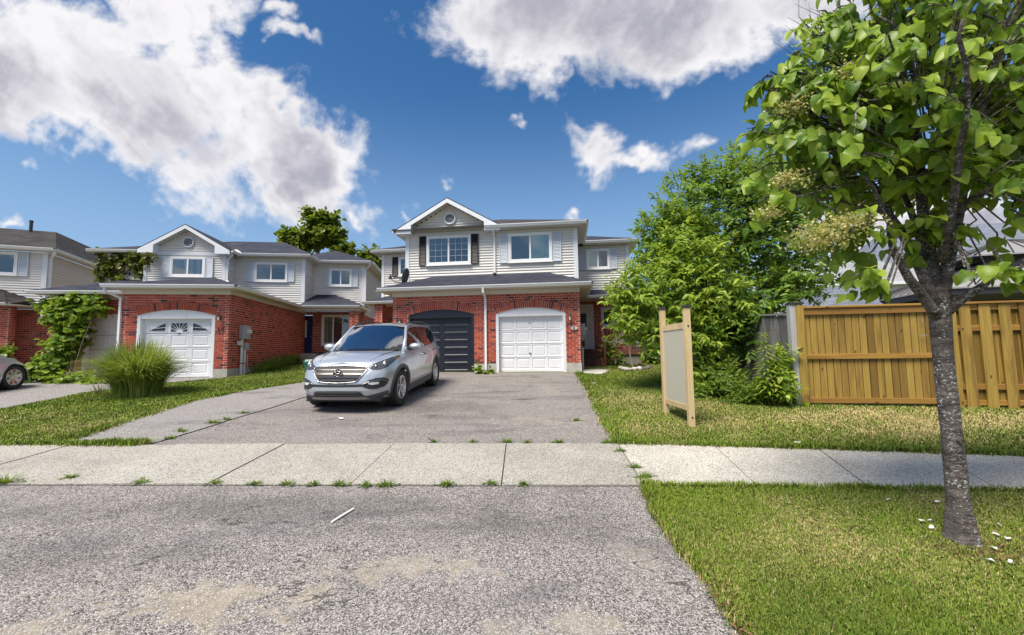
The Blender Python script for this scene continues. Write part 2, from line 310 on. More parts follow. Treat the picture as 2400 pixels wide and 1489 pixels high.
# --- vegetation
def leafmat(name, cols, trans=.45, gloss=.35):
    m = bpy.data.materials.new(name); m.use_nodes = True; t = m.node_tree; b = t.nodes['Principled BSDF']; out = t.nodes['Material Output']
    r = rnd(t); ramp = node(t, 'ValToRGB', {0: r}); e = ramp.color_ramp.elements
    e[0].color = cols[0] + (1,); e[1].color = cols[-1] + (1,)
    for i, c in enumerate(cols[1:-1]):
        x = e.new((i + 1) / (len(cols) - 1)); x.color = c + (1,)
    c = mixc(t, mth(t, 'MULTIPLY', sstep(t, noise(t, pos(t), 22, 3, .6), .4, .75), .3), ramp.outputs[0], tuple(min(1, x * 1.5) for x in cols[-1]))
    setc(t, b, c); b.inputs['Roughness'].default_value = gloss; b.inputs['Specular IOR Level'].default_value = .35
    tl = node(t, 'BsdfTranslucent', {'Color': mixc(t, .55, c, (.34, .44, .035))})
    mx = node(t, 'MixShader', {0: trans, 1: b.outputs[0], 2: tl.outputs[0]}); t.links.new(mx.outputs[0], out.inputs[0]); M[name] = m
leafmat('leaf_lilac', [(.06, .145, .018), (.12, .235, .026), (.235, .365, .038), (.42, .54, .075)], .48, .36)
leafmat('leaf_dark', [(.045, .115, .022), (.09, .21, .034), (.165, .31, .045), (.30, .43, .06)], .47)
leafmat('leaf_light', [(.10, .21, .028), (.19, .33, .036), (.32, .45, .048), (.52, .60, .09)], .48)
leafmat('leaf_maple', [(.04, .09, .016), (.08, .14, .02), (.15, .21, .022), (.24, .29, .03)], .45)
leafmat('leaf_vine', [(.05, .12, .018), (.10, .20, .024), (.18, .29, .034), (.34, .43, .045)], .45)
leafmat('leaf_ivy', [(.035, .06, .014), (.06, .085, .016), (.09, .11, .016), (.13, .10, .02)], .35)
leafmat('leaf_reed', [(.11, .18, .022), (.18, .27, .034), (.28, .36, .055), (.44, .44, .15)], .4)
leafmat('leaf_weed', [(.045, .11, .018), (.09, .17, .026), (.15, .24, .035), (.24, .33, .05)], .4)
leafmat('leaf_dry', [(.10, .075, .055), (.16, .12, .085), (.10, .12, .05), (.22, .18, .13)], .3)
leafmat('flower_cream', [(.62, .60, .24), (.74, .70, .32), (.66, .46, .14), (.80, .76, .42)], .45)
leafmat('flower_pink', [(.55, .05, .14), (.65, .12, .22), (.7, .25, .3)], .4)
leafmat('flower_white', [(.7, .68, .64), (.8, .78, .75)], .4)
def grassmat(t, b):
    a = node(t, 'Attribute', attribute_name='gcol'); setc(t, b, a.outputs['Color'])
mat('grass', (.1, .2, .03), .6, spec=.25, build=grassmat)
def barkmat(c1, c2, lich=.5, sc=1.0):
    def f(t, b):
        p = pos(t); g = noise(t, mapv(t, p, (7 * sc, 7 * sc, 30 * sc)), 1.0, 6, .7, .3)
        c = mixc(t, sstep(t, g, .35, .7), c1, c2)
        l = noise(t, mapv(t, p, (1, 1, 1.6)), 38 * sc, 4, .7); big_ = noise(t, p, 5 * sc, 4, .6)
        c = mixc(t, mth(t, 'MULTIPLY', mth(t, 'MULTIPLY', sstep(t, l, .56, .62), sstep(t, big_, .38, .62)), lich), c, (.62, .62, .60))
        d = noise(t, mapv(t, p, (60 * sc, 60 * sc, 170 * sc)), 1.0, 2, .5)
        c = mixc(t, mth(t, 'MULTIPLY', sstep(t, d, .65, .70), lich), c, (.55, .55, .53)); setc(t, b, c)
        bump(t, b, mth(t, 'ADD', g, mth(t, 'MULTIPLY', l, .5)), .8, .012)
    return f
mat('bark_lilac', (.05, .04, .04), .85, build=barkmat((.035, .027, .025), (.15, .125, .115), .9))
mat('bark', (.1, .08, .06), .9, build=barkmat((.05, .04, .032), (.16, .135, .11), .25, .7))
mat('twig', (.05, .04, .035), .9)
mat('stone', (.4, .39, .37), .85, build=var((.32, .31, .29), (.62, .60, .57), 9, 0, .01, 30))
mat('stone_dark', (.12, .115, .11), .85, build=var((.06, .058, .055), (.2, .19, .18), 9, 0, .01, 30))
# --- vehicles
def paint(c1):
    def f(t, b):
        setc(t, b, mixc(t, mth(t, 'MULTIPLY', sstep(t, noise(t, pos(t), 2.4, 6, .7), .5, .9), .12), c1, (.42, .40, .37)))
    return f
mat('paint_silver', (.5, .54, .60), .30, .55, coat=.8, build=paint((.52, .565, .63)))
mat('paint_lilac', (.6, .58, .66), .30, .55, coat=.8, build=paint((.60, .61, .65)))
mat('plastic_black', (.028, .028, .03), .5)
mat('plastic_grey', (.075, .075, .08), .55)
mat('gloss_black', (.012, .012, .014), .12, coat=.5)
mat('tyre', (.018, .018, .019), .85, build=var((.014, .014, .015), (.035, .033, .032), 12, 0, .003, 90))
mat('rim', (.55, .55, .56), .25, .85)
mat('skid', (.34, .34, .35), .35, .6)
mat('lens', (.75, .78, .82), .08, 0, .8, 1.0)
mat('lamp_inner', (.16, .17, .19), .18, .7)
mat('amber', (.65, .16, .02), .2, coat=.6)
mat('seat', (.06, .06, .065), .8)
# ------------------------------------------------------------------ mesh helpers
class MB:
    def __init__(s): s.v = []; s.f = []
    def add(s, vs, fs):
        o = len(s.v); s.v += [tuple(map(float, p)) for p in vs]; s.f += [tuple(i + o for i in f) for f in fs]; return s
    def box(s, x0, x1, y0, y1, z0, z1):
        return s.add([(x0, y0, z0), (x1, y0, z0), (x1, y1, z0), (x0, y1, z0), (x0, y0, z1), (x1, y0, z1), (x1, y1, z1), (x0, y1, z1)],
                     [(0, 3, 2, 1), (4, 5, 6, 7), (0, 1, 5, 4), (1, 2, 6, 5), (2, 3, 7, 6), (3, 0, 4, 7)])
    def bbox(s, x0, x1, y0, y1, z0, z1, b=.006):     # box with chamfered vertical and top edges
        pts = [(x0 + b, y0), (x1 - b, y0), (x1, y0 + b), (x1, y1 - b), (x1 - b, y1), (x0 + b, y1), (x0, y1 - b), (x0, y0 + b)]
        cx, cy = (x0 + x1) / 2, (y0 + y1) / 2; sx = (x1 - x0 - 2 * b) / max(1e-6, x1 - x0); sy = (y1 - y0 - 2 * b) / max(1e-6, y1 - y0)
        lo = [(x, y, z0) for x, y in pts]; mi = [(x, y, z1 - b) for x, y in pts]; hi = [(cx + (x - cx) * sx, cy + (y - cy) * sy, z1) for x, y in pts]
        fs = [tuple(range(7, -1, -1)), tuple(range(16, 24))]
        for k in (0, 8):
            for i in range(8): j = (i + 1) % 8; fs.append((k + i, k + j, k + j + 8, k + i + 8))
        return s.add(lo + mi + hi, fs)
    def quad(s, *p): return s.add(p, [tuple(range(len(p)))])
    def slab(s, pts, t):                             # polygon (any plane) thickened by vector t
        n = len(pts); t = Vector(t); a = [Vector(p) for p in pts]; b = [p + t for p in a]
        return s.add([tuple(p) for p in a + b], [tuple(range(n)), tuple(range(2 * n - 1, n - 1, -1))] + [(i, i + n, (i + 1) % n + n, (i + 1) % n) for i in range(n)])
    def tube(s, pts, r, seg=8, cap=True):
        pts = [Vector(p) for p in pts]; n = len(pts); rs = r if hasattr(r, '__len__') else [r] * n
        up = None; base = len(s.v); vs = []
        for i, p in enumerate(pts):
            d = (pts[min(i + 1, n - 1)] - pts[max(i - 1, 0)]).normalized()
            if up is None: up = Vector((0, 0, 1)) if abs(d.z) < .9 else Vector((1, 0, 0))
            a = d.cross(up).normalized() if d.cross(up).length > 1e-6 else d.orthogonal().normalized(); b = a.cross(d).normalized(); up = b
            for k in range(seg):
                w = 2 * math.pi * k / seg; vs.append(tuple(p + a * math.cos(w) * rs[i] + b * math.sin(w) * rs[i]))
        fs = [(i * seg + k, i * seg + (k + 1) % seg, (i + 1) * seg + (k + 1) % seg, (i + 1) * seg + k) for i in range(n - 1) for k in range(seg)]
        if cap: fs += [tuple(range(seg - 1, -1, -1)), tuple((n - 1) * seg + k for k in range(seg))]
        return s.add(vs, fs)
    def lathe(s, prof, c=(0, 0, 0), axis='z', seg=20):
        vs = []; fs = []; n = len(prof)
        for k in range(seg):
            w = 2 * math.pi * k / seg; cw, sw = math.cos(w), math.sin(w)
            for (r, h) in prof:
                p = {'z': (r * cw, r * sw, h), 'y': (r * cw, h, r * sw), 'x': (h, r * cw, r * sw)}[axis]; vs.append((p[0] + c[0], p[1] + c[1], p[2] + c[2]))
        for k in range(seg):
            j = (k + 1) % seg
            for i in range(n - 1): fs.append((k * n + i, j * n + i, j * n + i + 1, k * n + i + 1))
        return s.add(vs, fs)
    def grid(s, g):                                   # g[i][j] points
        m, n = len(g), len(g[0]); return s.add([p for row in g for p in row], [(i * n + j, i * n + j + 1, (i + 1) * n + j + 1, (i + 1) * n + j) for i in range(m - 1) for j in range(n - 1)])
    def mesh(s, name, off=(0, 0, 0), smooth=False):
        me = bpy.data.meshes.new(name); me.from_pydata([(x + off[0], y + off[1], z + off[2]) for x, y, z in s.v], [], s.f); me.validate(clean_customdata=False)
        bm = bmesh.new(); bm.from_mesh(me); bmesh.ops.recalc_face_normals(bm, faces=bm.faces); bm.to_mesh(me); bm.free()
        if smooth: me.shade_smooth()
        return me
    def build(s, name, m, parent=None, off=(0, 0, 0), smooth=False):
        me = s.mesh(name, off, smooth); me.materials.append(M[m]); return link(name, me, parent)
def link(name, data, parent=None, loc=None, rot=None):
    o = bpy.data.objects.new(name, data); COL.objects.link(o)
    if parent is not None: o.parent = parent
    if loc is not None: o.location = loc
    if rot is not None: o.rotation_euler = rot
    return o
def tag(o, label=None, cat=None, group=None, kind=None):
    for k, v in (('label', label), ('category', cat), ('group', group), ('kind', kind)):
        if v: o[k] = v
    return o
def thing(name, label, cat, loc=(0, 0, 0), rz=0, group=None):
    o = link(name, None, None, loc, (0, 0, rz)); o.empty_display_size = .2; return tag(o, label, cat, group)
def smoothed(me, ang=40):
    me.shade_smooth()
    try: me.set_sharp_from_angle(angle=R(ang))
    except Exception: pass
    return me
def rot_to(d, up=(0, 0, 1)):
    return Vector(d).to_track_quat('Y', 'Z')
# joined copies of a small template, made with numpy
def scatter(name, tv, tf, P, X, Y, Z, sc, m, parent=None, kind=None, off=None):
    tv = np.asarray(tv, float); n = len(P); k = len(tv); P = np.asarray(P, float)
    if off is not None: P = P + np.asarray(off)
    sc = np.asarray(sc, float).reshape(n, 1, 1)
    V = P[:, None, :] + sc * (tv[None, :, 0:1] * X[:, None, :] + tv[None, :, 1:2] * Y[:, None, :] + tv[None, :, 2:3] * Z[:, None, :])
    me = bpy.data.meshes.new(name); me.vertices.add(n * k); me.vertices.foreach_set('co', V.reshape(-1).astype(np.float32))
    lens = np.array([len(f) for f in tf]); idx = np.concatenate([np.array(f) for f in tf]); nf = len(tf); ni = len(idx)
    me.loops.add(n * ni); me.polygons.add(n * nf)
    me.loops.foreach_set('vertex_index', (idx[None, :] + (np.arange(n) * k)[:, None]).reshape(-1).astype(np.int32))
    st = np.concatenate([[0], np.cumsum(lens)[:-1]]); me.polygons.foreach_set('loop_start', (st[None, :] + (np.arange(n) * ni)[:, None]).reshape(-1).astype(np.int32))
    me.update(calc_edges=True); me.validate(); me.shade_smooth(); me.materials.append(M[m])
    o = link(name, me, parent)
    if kind: o['kind'] = kind
    return o
def unit(a): return a / np.maximum(1e-9, np.linalg.norm(a, axis=-1, keepdims=True))
def frames(D, U):            # Y along D, Z as close to U as it can be
    Y = unit(D); X = unit(np.cross(Y, U)); Z = np.cross(X, Y); return X, Y, Z
def leaf_tmpl(L=1.0, W=.6, prof='heart', fold=.25, droop=.35, rows=5):
    v = []; f = []
    for i in range(rows + 1):
        t = i / rows
        if prof == 'heart': w = W * .5 * max(0, math.sin(math.pi * t ** .66)) ** .72 * (1 if t < .9 else .55)
        elif prof == 'lance': w = W * .5 * math.sin(math.pi * t ** .8)
        else: w = W * .5 * math.sin(math.pi * t ** .7) * (1 + .35 * math.cos(t * 9))
        w = max(w, .015 if t in (0, 1) else 0); z = -droop * t * t
        v += [(-w, L * t, z + fold * w), (0, L * t, z), (w, L * t, z + fold * w)]
    for i in range(rows):
        a = i * 3; f += [(a, a + 1, a + 4, a + 3), (a + 1, a + 2, a + 5, a + 4)]
    return v, f
# ------------------------------------------------------------------ the setting
def struct(name, mb, m, kind='structure'):
    return tag(mb.build(name, m), kind=kind)
def gpoly(mb, pts, lift, n=1):
    mb.quad(*[(x, y, SLOPE * y + lift) for x, y in pts])
# ground sheet to the horizon: slopes up from the street to the house plots, then level
g = MB(); ys = [-400, -60, -4, 24, 60, 1500]; xs = [-1500, -60, -25, 0, 25, 60, 1500]
g.grid([[(x, y, gz(x, y) - .012) for x in xs] for y in ys])
struct('ground', g, 'ground')
# lawn plots (their own sheets, a hand above the paving where the turf has grown)
def edge(pts, n=10, amp=.03):
    out = []
    for (a, b) in zip(pts[:-1], pts[1:]):
        for i in range(n):
            t = i / n; out.append((a[0] + (b[0] - a[0]) * t + random.uniform(-amp, amp), a[1] + (b[1] - a[1]) * t + random.uniform(-amp, amp)))
    return out + [pts[-1]]
APR_R = [(1.32, 4.40), (1.27, 4.05), (1.22, 3.74), (1.20, 3.2), (1.22, 2.75), (1.18, 2.38), (1.20, 1.6), (1.3, .6)]
DRV_R = [(1.42, 5.86), (1.50, 7.28), (1.76, 9.81), (2.02, 12.6), (2.12, 13.9)]
DRV_L = [(-6.58, 6.2), (-6.62, 6.6), (-6.78, 7.6), (-7.15, 9.6), (-6.75, 11.3), (-6.15, 12.5), (-5.6, 13.6), (-4.9, 14.9)]
SEAM = [(-5.12, 6.15), (-5.02, 7.0), (-5.0, 7.6), (-4.86, 8.7), (-4.80, 9.8), (-4.7, 11.5), (-4.62, 14.9)]
NEAR = [(-14, 5.0), (-5.47, 4.66), (-1.69, 4.52), (1.30, 4.40), (3.0, 4.29), (4.83, 4.14), (9, 3.55)]
FAR = [(-14, 6.45), (-7.31, 6.17), (-1.65, 6.01), (1.40, 5.86), (3.6, 5.55), (5.98, 5.14), (10, 4.35)]
def interp(poly, x):
    for a, b in zip(poly[:-1], poly[1:]):
        if a[0] <= x <= b[0]: return a[1] + (b[1] - a[1]) * (x - a[0]) / (b[0] - a[0])
    return poly[-1][1] if x > poly[-1][0] else poly[0][1]
mb = MB(); apr = edge(APR_R, 8, .018)
ring = [(-14, .6), (-14, 5.0), (-5.47, 4.66), (-1.69, 4.52)] + apr
strip = [(x, y) for x, y in apr]
mb.add([(x, y, SLOPE * y) for x, y in strip] + [(-14, y, SLOPE * y) for x, y in strip], [(i, i + 1, i + 1 + len(strip), i + len(strip)) for i in range(len(strip) - 1)])
mb.quad(*[(x, y, SLOPE * y) for x, y in ((-14, apr[0][1]), apr[0], (-1.69, 4.53), (-5.47, 4.67), (-14, 5.02))])
struct('driveway_apron', mb, 'asphalt_apron')
mb = MB(); gpoly(mb, [(-30, -7), (30, -7), (30, .6), (-30, .6)], -.004); struct('road', mb, 'asphalt_road')
de = edge(DRV_R, 10, .02); sm = edge(SEAM, 10, .015); dl = edge(DRV_L, 10, .035)
def bridge(mb, A, B, lift, n=60):
    def samp(P, t):
        ys_ = [p[1] for p in P]; y = ys_[0] + (ys_[-1] - ys_[0]) * t
        for a, b in zip(P[:-1], P[1:]):
            if min(a[1], b[1]) - 1e-6 <= y <= max(a[1], b[1]) + 1e-6 and abs(b[1] - a[1]) > 1e-6: return (a[0] + (b[0] - a[0]) * (y - a[1]) / (b[1] - a[1]), y)
        return (P[-1][0], y)
    mb.grid([[(p[0], p[1], SLOPE * p[1] + lift) for p in (samp(A, i / n), samp(B, i / n))] for i in range(n + 1)])
mb = MB(); bridge(mb, [(x + .018, y) for x, y in sm], de, .004); struct('driveway', mb, 'asphalt_drive')
mb = MB(); bridge(mb, dl, [(x - .018, y) for x, y in sm], .009); struct('driveway_strip', mb, 'asphalt_old')
mb = MB()
mb.quad(*[(x, y, SLOPE * y + .004) for x, y in ((-26, 8.2), (-10.5, 8.75), (-10.62, 9.9), (-10.9, 10.9), (-10.6, 12.0), (-9.6, 13.6), (-9.3, 14.6), (-26, 14.6))])
mb.quad(*[(x, y, SLOPE * y + .004) for x, y in ((-26, 6.3), (-12, 6.3), (-10.8, 7.4), (-10.5, 8.75), (-26, 8.2))]); struct('neighbour_driveway', mb, 'asphalt_old')
mb = MB(); gpoly(mb, [(2.14, 13.35), (2.75, 13.45), (3.3, 14.6), (3.15, 14.95), (2.35, 14.95)], .006); struct('path', mb, 'concrete')
mb = MB(); q_ = np.linspace(-13.9, 1.3, 60); mb.grid([[(x, interp(NEAR, x) - .016 + random.uniform(-.006, .004), SLOPE * interp(NEAR, x) + .003), (x, interp(NEAR, x) + .004, SLOPE * interp(NEAR, x) + .003)] for x in q_]); struct('pavement_joint', mb, 'joint')
# pavement: one slab between each pair of joints, joints open and dark below
walk = MB(); walk.add([(x, interp(NEAR, x) + .02, SLOPE * interp(NEAR, x) - .02) for x in np.linspace(-13.9, 8.9, 40)] + [(x, interp(FAR, x) - .02, SLOPE * interp(FAR, x) - .02) for x in np.linspace(-13.9, 8.9, 40)], [(i, i + 1, i + 41, i + 40) for i in range(39)])
walk = struct('pavement', walk, 'joint')
JN = [(-14 + .02, -14), (-10.8, -10.85), (-9.28, -9.33), (-7.75, -7.8), (-6.23, -6.25), (-4.72, -4.72), (-3.20, -3.18), (-1.69, -1.65), (-.13, -.10), (1.30, 1.40), (2.40, 2.62), (3.45, 3.85), (4.6, 5.1), (5.9, 6.5), (7.2, 7.9), (8.9, 9.9)]
for (n0, f0), (n1, f1) in zip(JN[:-1], JN[1:]):
    gp = .007; a = []; k = 6
    for i in range(k + 1):
        t = i / k; xn = n0 + gp + (n1 - n0 - 2 * gp) * t; xf = f0 + gp + (f1 - f0 - 2 * gp) * t
        a.append(((xn, interp(NEAR, xn) + random.uniform(-.004, .004)), (xf, interp(FAR, xf) + random.uniform(-.006, .006))))
    lift = .012 + random.uniform(-.003, .004); tilt = random.uniform(-.003, .003)
    poly = [p[0] for p in a] + [p[1] for p in reversed(a)]
    top = [(x, y, SLOPE * y + lift + tilt * (x - n0)) for x, y in poly]
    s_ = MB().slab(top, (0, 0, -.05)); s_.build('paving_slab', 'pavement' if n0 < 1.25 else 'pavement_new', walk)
# ------------------------------------------------------------------ houses
CAMV = Vector((0, 0, CAMH))
class House:
    def __init__(s, name, label, O, yaw, zb, budget=300):
        s.root = thing(name, label, 'house', (O[0], O[1], zb), yaw); s.zb = zb; s.off = (0, 0, -zb); s.budget = budget; s.yaw = yaw; s.rest = MB(); s.br = None
    def core(s, boxes):
        c = MB()
        for b in boxes: c.box(*b)
        s.br = s.part('brick_wall', c, 'mortar'); s.bmesh = MB().bbox(-.5, .5, -.5, .5, -.5, .5, .03).mesh('brick'); s.bmesh.materials.append(M['brick'])
    def part(s, name, mb, m, parent=None, smooth=False): return mb.build(name, m, parent or s.root, s.off, smooth)
    def piece(s, name, me, parent, loc, rot=None): return link(name, me, parent, (loc[0], loc[1], loc[2] - s.zb), rot)
    def brickwall(s, a, b, z0, z1, hole=None, own=True, ch=.0783, bl=.2155):
        """bricks laid in running bond from a to b in plan (outside on the right of a->b), holes given per course"""
        a = Vector((a[0], a[1], 0)); b = Vector((b[0], b[1], 0)); L = (b - a).length; e = (b - a) / L; o = Vector((e.y, -e.x, 0))
        n = round((z1 - z0) / ch); ch = (z1 - z0) / n; back = MB(); g = .0150
        rz = math.atan2(e.y, e.x); jobs = []
        for r in range(n):
            za = z0 + r * ch; zm = za + ch / 2; iv = [(0, L)]
            h = hole(zm) if hole else []
            for (h0, h1) in h:
                nv = []
                for (p, q) in iv:
                    if h1 <= p or h0 >= q: nv.append((p, q))
                    else:
                        if h0 > p: nv.append((p, h0))
                        if h1 < q: nv.append((h1, q))
                iv = nv
            for (p, q) in iv:
                v = [a + e * p - o * .12, a + e * q - o * .12, a + e * q - o * .010, a + e * p - o * .010]
                back.add([(w.x, w.y, za) for w in v] + [(w.x, w.y, za + ch) for w in v], [(0, 3, 2, 1), (4, 5, 6, 7), (0, 1, 5, 4), (1, 2, 6, 5), (2, 3, 7, 6), (3, 0, 4, 7)])
                x = (r % 2) * bl / 2 - bl
                while x < q:
                    l, rr = max(x, p), min(x + bl, q)
                    if rr - l > .035:
                        # closers beside openings keep their joint
                        c = a + e * ((l + rr) / 2) + o * (random.uniform(-.002, .0025) - .012)
                        jobs.append((c.x, c.y, zm, rr - l - g, ch - g, rz))
                    x += bl
        s.part('mortar', back, 'mortar', s.br)
        for (x, y, z, l, h, rz) in jobs:
            if own and s.budget > 0:
                s.budget -= 1; o_ = s.piece('brick', s.bmesh, s.br, (x, y, z), (0, 0, rz)); o_.scale = (l, .03, h)
            else:
                m = MB().bbox(-.5 * l, .5 * l, -.015, .015, z - h / 2, z + h / 2, .002); cz, sz = math.cos(rz), math.sin(rz)
                s.rest.add([(x + px_ * cz - py_ * sz, y + px_ * sz + py_ * cz, pz) for px_, py_, pz in m.v], m.f)
    def finish(s):
        if s.rest.v: tag(s.part('brickwork', s.rest, 'brick', s.br), kind='stuff')
    def arch(s, u0, u1, zs, rise, n, ring=.25, N=33):
        """soldier-brick arch; returns the hole function for the courses round it"""
        a = (u1 - u0) / 2; um = (u0 + u1) / 2; Rr = (a * a + rise * rise) / (2 * rise); zc = zs + rise - Rr; th = math.asin(a / Rr)
        mo = MB()
        for i in range(N):
            t0 = -th + 2 * th * i / N + .0018; t1 = -th + 2 * th * (i + 1) / N - .0018; d = random.uniform(-.002, .003)
            pts = [(um + r_ * math.sin(t), zc + r_ * math.cos(t)) for r_, t in ((Rr, t0), (Rr, t1), (Rr + ring, t1), (Rr + ring, t0))]
            b_ = MB().slab([(u, n - .014 + d, z) for u, z in pts], (0, .05, 0)); s.part('brick', b_, 'brick', s.br); s.budget -= 1
        q = [(um + r_ * math.sin(t), zc + r_ * math.cos(t)) for r_ in (Rr, Rr + ring) for t in np.linspace(-th, th, 25)]
        for i in range(24):
            mo.slab([(q[i][0], n - .002, q[i][1]), (q[i + 1][0], n - .002, q[i + 1][1]), (q[i + 26][0], n - .002, q[i + 26][1]), (q[i + 25][0], n - .002, q[i + 25][1])], (0, .12, 0))
        s.part('mortar', mo, 'mortar', s.br)
        Ro = Rr + ring
        def hole(z):
            if z < zs: return [(u0, u1)]
            w = (z - zc) * math.tan(th)
            if z - zc < Ro:
                w2 = math.sqrt(Ro * Ro - (z - zc) ** 2); w = min(w, w2) + .006; return [(um - w, um + w)]
            return []
        s.arc = (um, zc, Rr, th); return hole
    def siding(s, a, b, z0, z1, m='siding', top=None, ch=.104, name='siding_wall', out=1):
        """clapboards a->b (outside on the right); top(z) gives the (from, to) span in a gable"""
        a = Vector((a[0], a[1], 0)); b = Vector((b[0], b[1], 0)); L = (b - a).length; e = (b - a) / L; o = Vector((e.y, -e.x, 0)) * out
        v = [a, b, b - o * .1, a - o * .1]
        if top is None:
            base = MB().add([(w.x, w.y, z0) for w in v] + [(w.x, w.y, z1) for w in v], [(0, 3, 2, 1), (4, 5, 6, 7), (0, 1, 5, 4), (1, 2, 6, 5), (2, 3, 7, 6), (3, 0, 4, 7)])
        else:
            l0, r0_ = top(z0); l1, r1_ = top(z1 - .002); P = [a + e * l0, a + e * r0_, a + e * r1_, a + e * l1]; zz_ = [z0, z0, z1, z1]
            base = MB().slab([(p.x, p.y, z) for p, z in zip(P, zz_)], tuple(-o * .1))
        w = s.part(name, base, m)
        n = max(1, round((z1 - z0) / ch)); ch = (z1 - z0) / n; rz = math.atan2(e.y, e.x); cache = {}
        for i in range(n):
            za = z0 + i * ch; l, r_ = (0, L) if top is None else top(za + ch * .5)
            if r_ - l < .05: continue
            key = round(r_ - l, 3)
            if key not in cache:
                k = key / 2; mb = MB().add([(-k, -.034 * out, 0), (k, -.034 * out, 0), (k, -.004 * out, ch), (-k, -.004 * out, ch), (-k, 0, 0), (k, 0, 0)], [(0, 1, 2, 3), (0, 4, 5, 1)])
                mb.add([(-k, -.034 * out, 0), (k, -.034 * out, 0), (k, -.036 * out, .012), (-k, -.036 * out, .012)], [(0, 1, 2, 3)])
                cache[key] = mb.mesh('siding_board'); cache[key].materials.append(M[m])
            c = a + e * ((l + r_) / 2); s.piece('siding_board', cache[key], w, (c.x, c.y, za), (0, 0, rz))
        return w
    def plane_at(s, n):  # helper kept simple: front planes face -y
        return n
    def window(s, u0, u1, z0, z1, n, sashes=2, backs=('curtain', 'room_dark'), muntin=None, trim='white', fw_=.07, ledge=True):
        f = MB(); d = .055
        for (a, b, c, e) in ((u0, u1, z0, z0 + fw_), (u0, u1, z1 - fw_, z1), (u0, u0 + fw_, z0 + fw_, z1 - fw_), (u1 - fw_, u1, z0 + fw_, z1 - fw_)): f.box(a, b, n - d, n, c, e)
        if ledge: f.box(u0 - .02, u1 + .02, n - d - .02, n - .002, z0 - .03, z0)
        w = s.part('window', f, trim); w0 = (u1 - u0 - 2 * fw_) / sashes; t = .032
        for i in range(sashes):
            a = u0 + fw_ + i * w0; b = a + w0; c, e = z0 + fw_, z1 - fw_; sf = MB()
            for (p, q, r_, k) in ((a, b, c, c + t), (a, b, e - t, e), (a, a + t, c + t, e - t), (b - t, b, c + t, e - t)): sf.box(p, q, n - d + .012, n - .006, r_, k)
            s.part('sash', sf, trim, w)
            bk = MB().box(a + t, b - t, n - .010, n - .004, c + t, e - t); s.part('blind' if backs[i % len(backs)] != 'room_dark' else 'interior', bk, backs[i % len(backs)], w)
            pn = MB().box(a + t, b - t, n - .034, n - .030, c + t, e - t); s.part('pane', pn, 'glass', w)
            if muntin:
                mx, mz = muntin
                for k in range(1, mx): x = a + t + (b - a - 2 * t) * k / mx; s.part('muntin', MB().box(x - .006, x + .006, n - .042, n - .034, c + t, e - t), 'metal_grey', w)
                for k in range(1, mz): z = c + t + (e - c - 2 * t) * k / mz; s.part('muntin', MB().box(a + t, b - t, n - .0425, n - .0345, z - .006, z + .006), 'metal_grey', w)
        return w
    def shutter(s, u0, u1, z0, z1, n, m='shutter_blue'):
        f = MB(); t = .035
        for (a, b, c, e) in ((u0, u1, z0, z0 + t), (u0, u1, z1 - t, z1), (u0, u0 + t, z0 + t, z1 - t), (u1 - t, u1, z0 + t, z1 - t)): f.box(a, b, n - .04, n, c, e)
        f.box(u0 + t, u1 - t, n - .012, n - .004, z0 + t, z1 - t); sh = s.part('shutter', f, m)
        k = max(6, int((z1 - z0 - 2 * t) / .05)); lv = MB(); h = (z1 - z0 - 2 * t) / k
        for i in range(k):
            z = z0 + t + i * h; lv.add([(u0 + t, n - .034, z + .004), (u1 - t, n - .034, z + .004), (u1 - t, n - .014, z + h * .92), (u0 + t, n - .014, z + h * .92)], [(0, 1, 2, 3)])
        tag(s.part('louvre', lv, m, sh), kind='stuff'); return sh
    def door_leaf(s, name, u0, u1, z0, z1, n, rows, cols, m, st=.07, rl=.07, raised=True, gaps=(), top_cells=True):
        d = MB(); d.box(u0, u1, n, n + .03, z0, z1); cw = (u1 - u0 - st * (cols + 1)) / cols; rh = (z1 - z0 - rl * (rows + 1)) / rows; pr = .018
        for c in range(cols + 1): x = u0 + c * (cw + st); d.box(x, x + st, n - pr, n, z0, z1)
        for r_ in range(rows + 1):
            z = z0 + r_ * (rh + rl)
            for c in range(cols): x = u0 + st + c * (cw + st); d.box(x, x + cw, n - pr, n, z, z + rl)
        D = s.part(name, d, m)
        for z in gaps: s.part('section_joint', MB().box(u0, u1, n - pr - .002, n - pr + .001, z - .005, z + .005), 'metal_dark', D)
        for r_ in range(rows):
            for c in range(cols):
                if not top_cells and r_ == rows - 1: continue
                x = u0 + st + c * (cw + st); z = z0 + rl + r_ * (rh + rl); b = .022; p = MB()
                o_ = [(x, z), (x + cw, z), (x + cw, z + rh), (x, z + rh)]
                def ins(k): return [(x + k, z + k), (x + cw - k, z + k), (x + cw - k, z + rh - k), (x + k, z + rh - k)]
                lay = [(ins(0), n - pr), (ins(b), n - .003)] + ([(ins(b * 1.7), n - .003), (ins(b * 2.4), n - pr * .8)] if raised else [])
                vs = [(u, y, zz_) for pts, y in lay for u, zz_ in pts]; fs = []
                for k in range(len(lay) - 1):
                    for i in range(4): j = (i + 1) % 4; fs.append((k * 4 + i, k * 4 + j, k * 4 + 4 + j, k * 4 + 4 + i))
                fs.append(tuple((len(lay) - 1) * 4 + i for i in range(4))); p.add(vs, fs); s.part('panel', p, m, D)
        return D
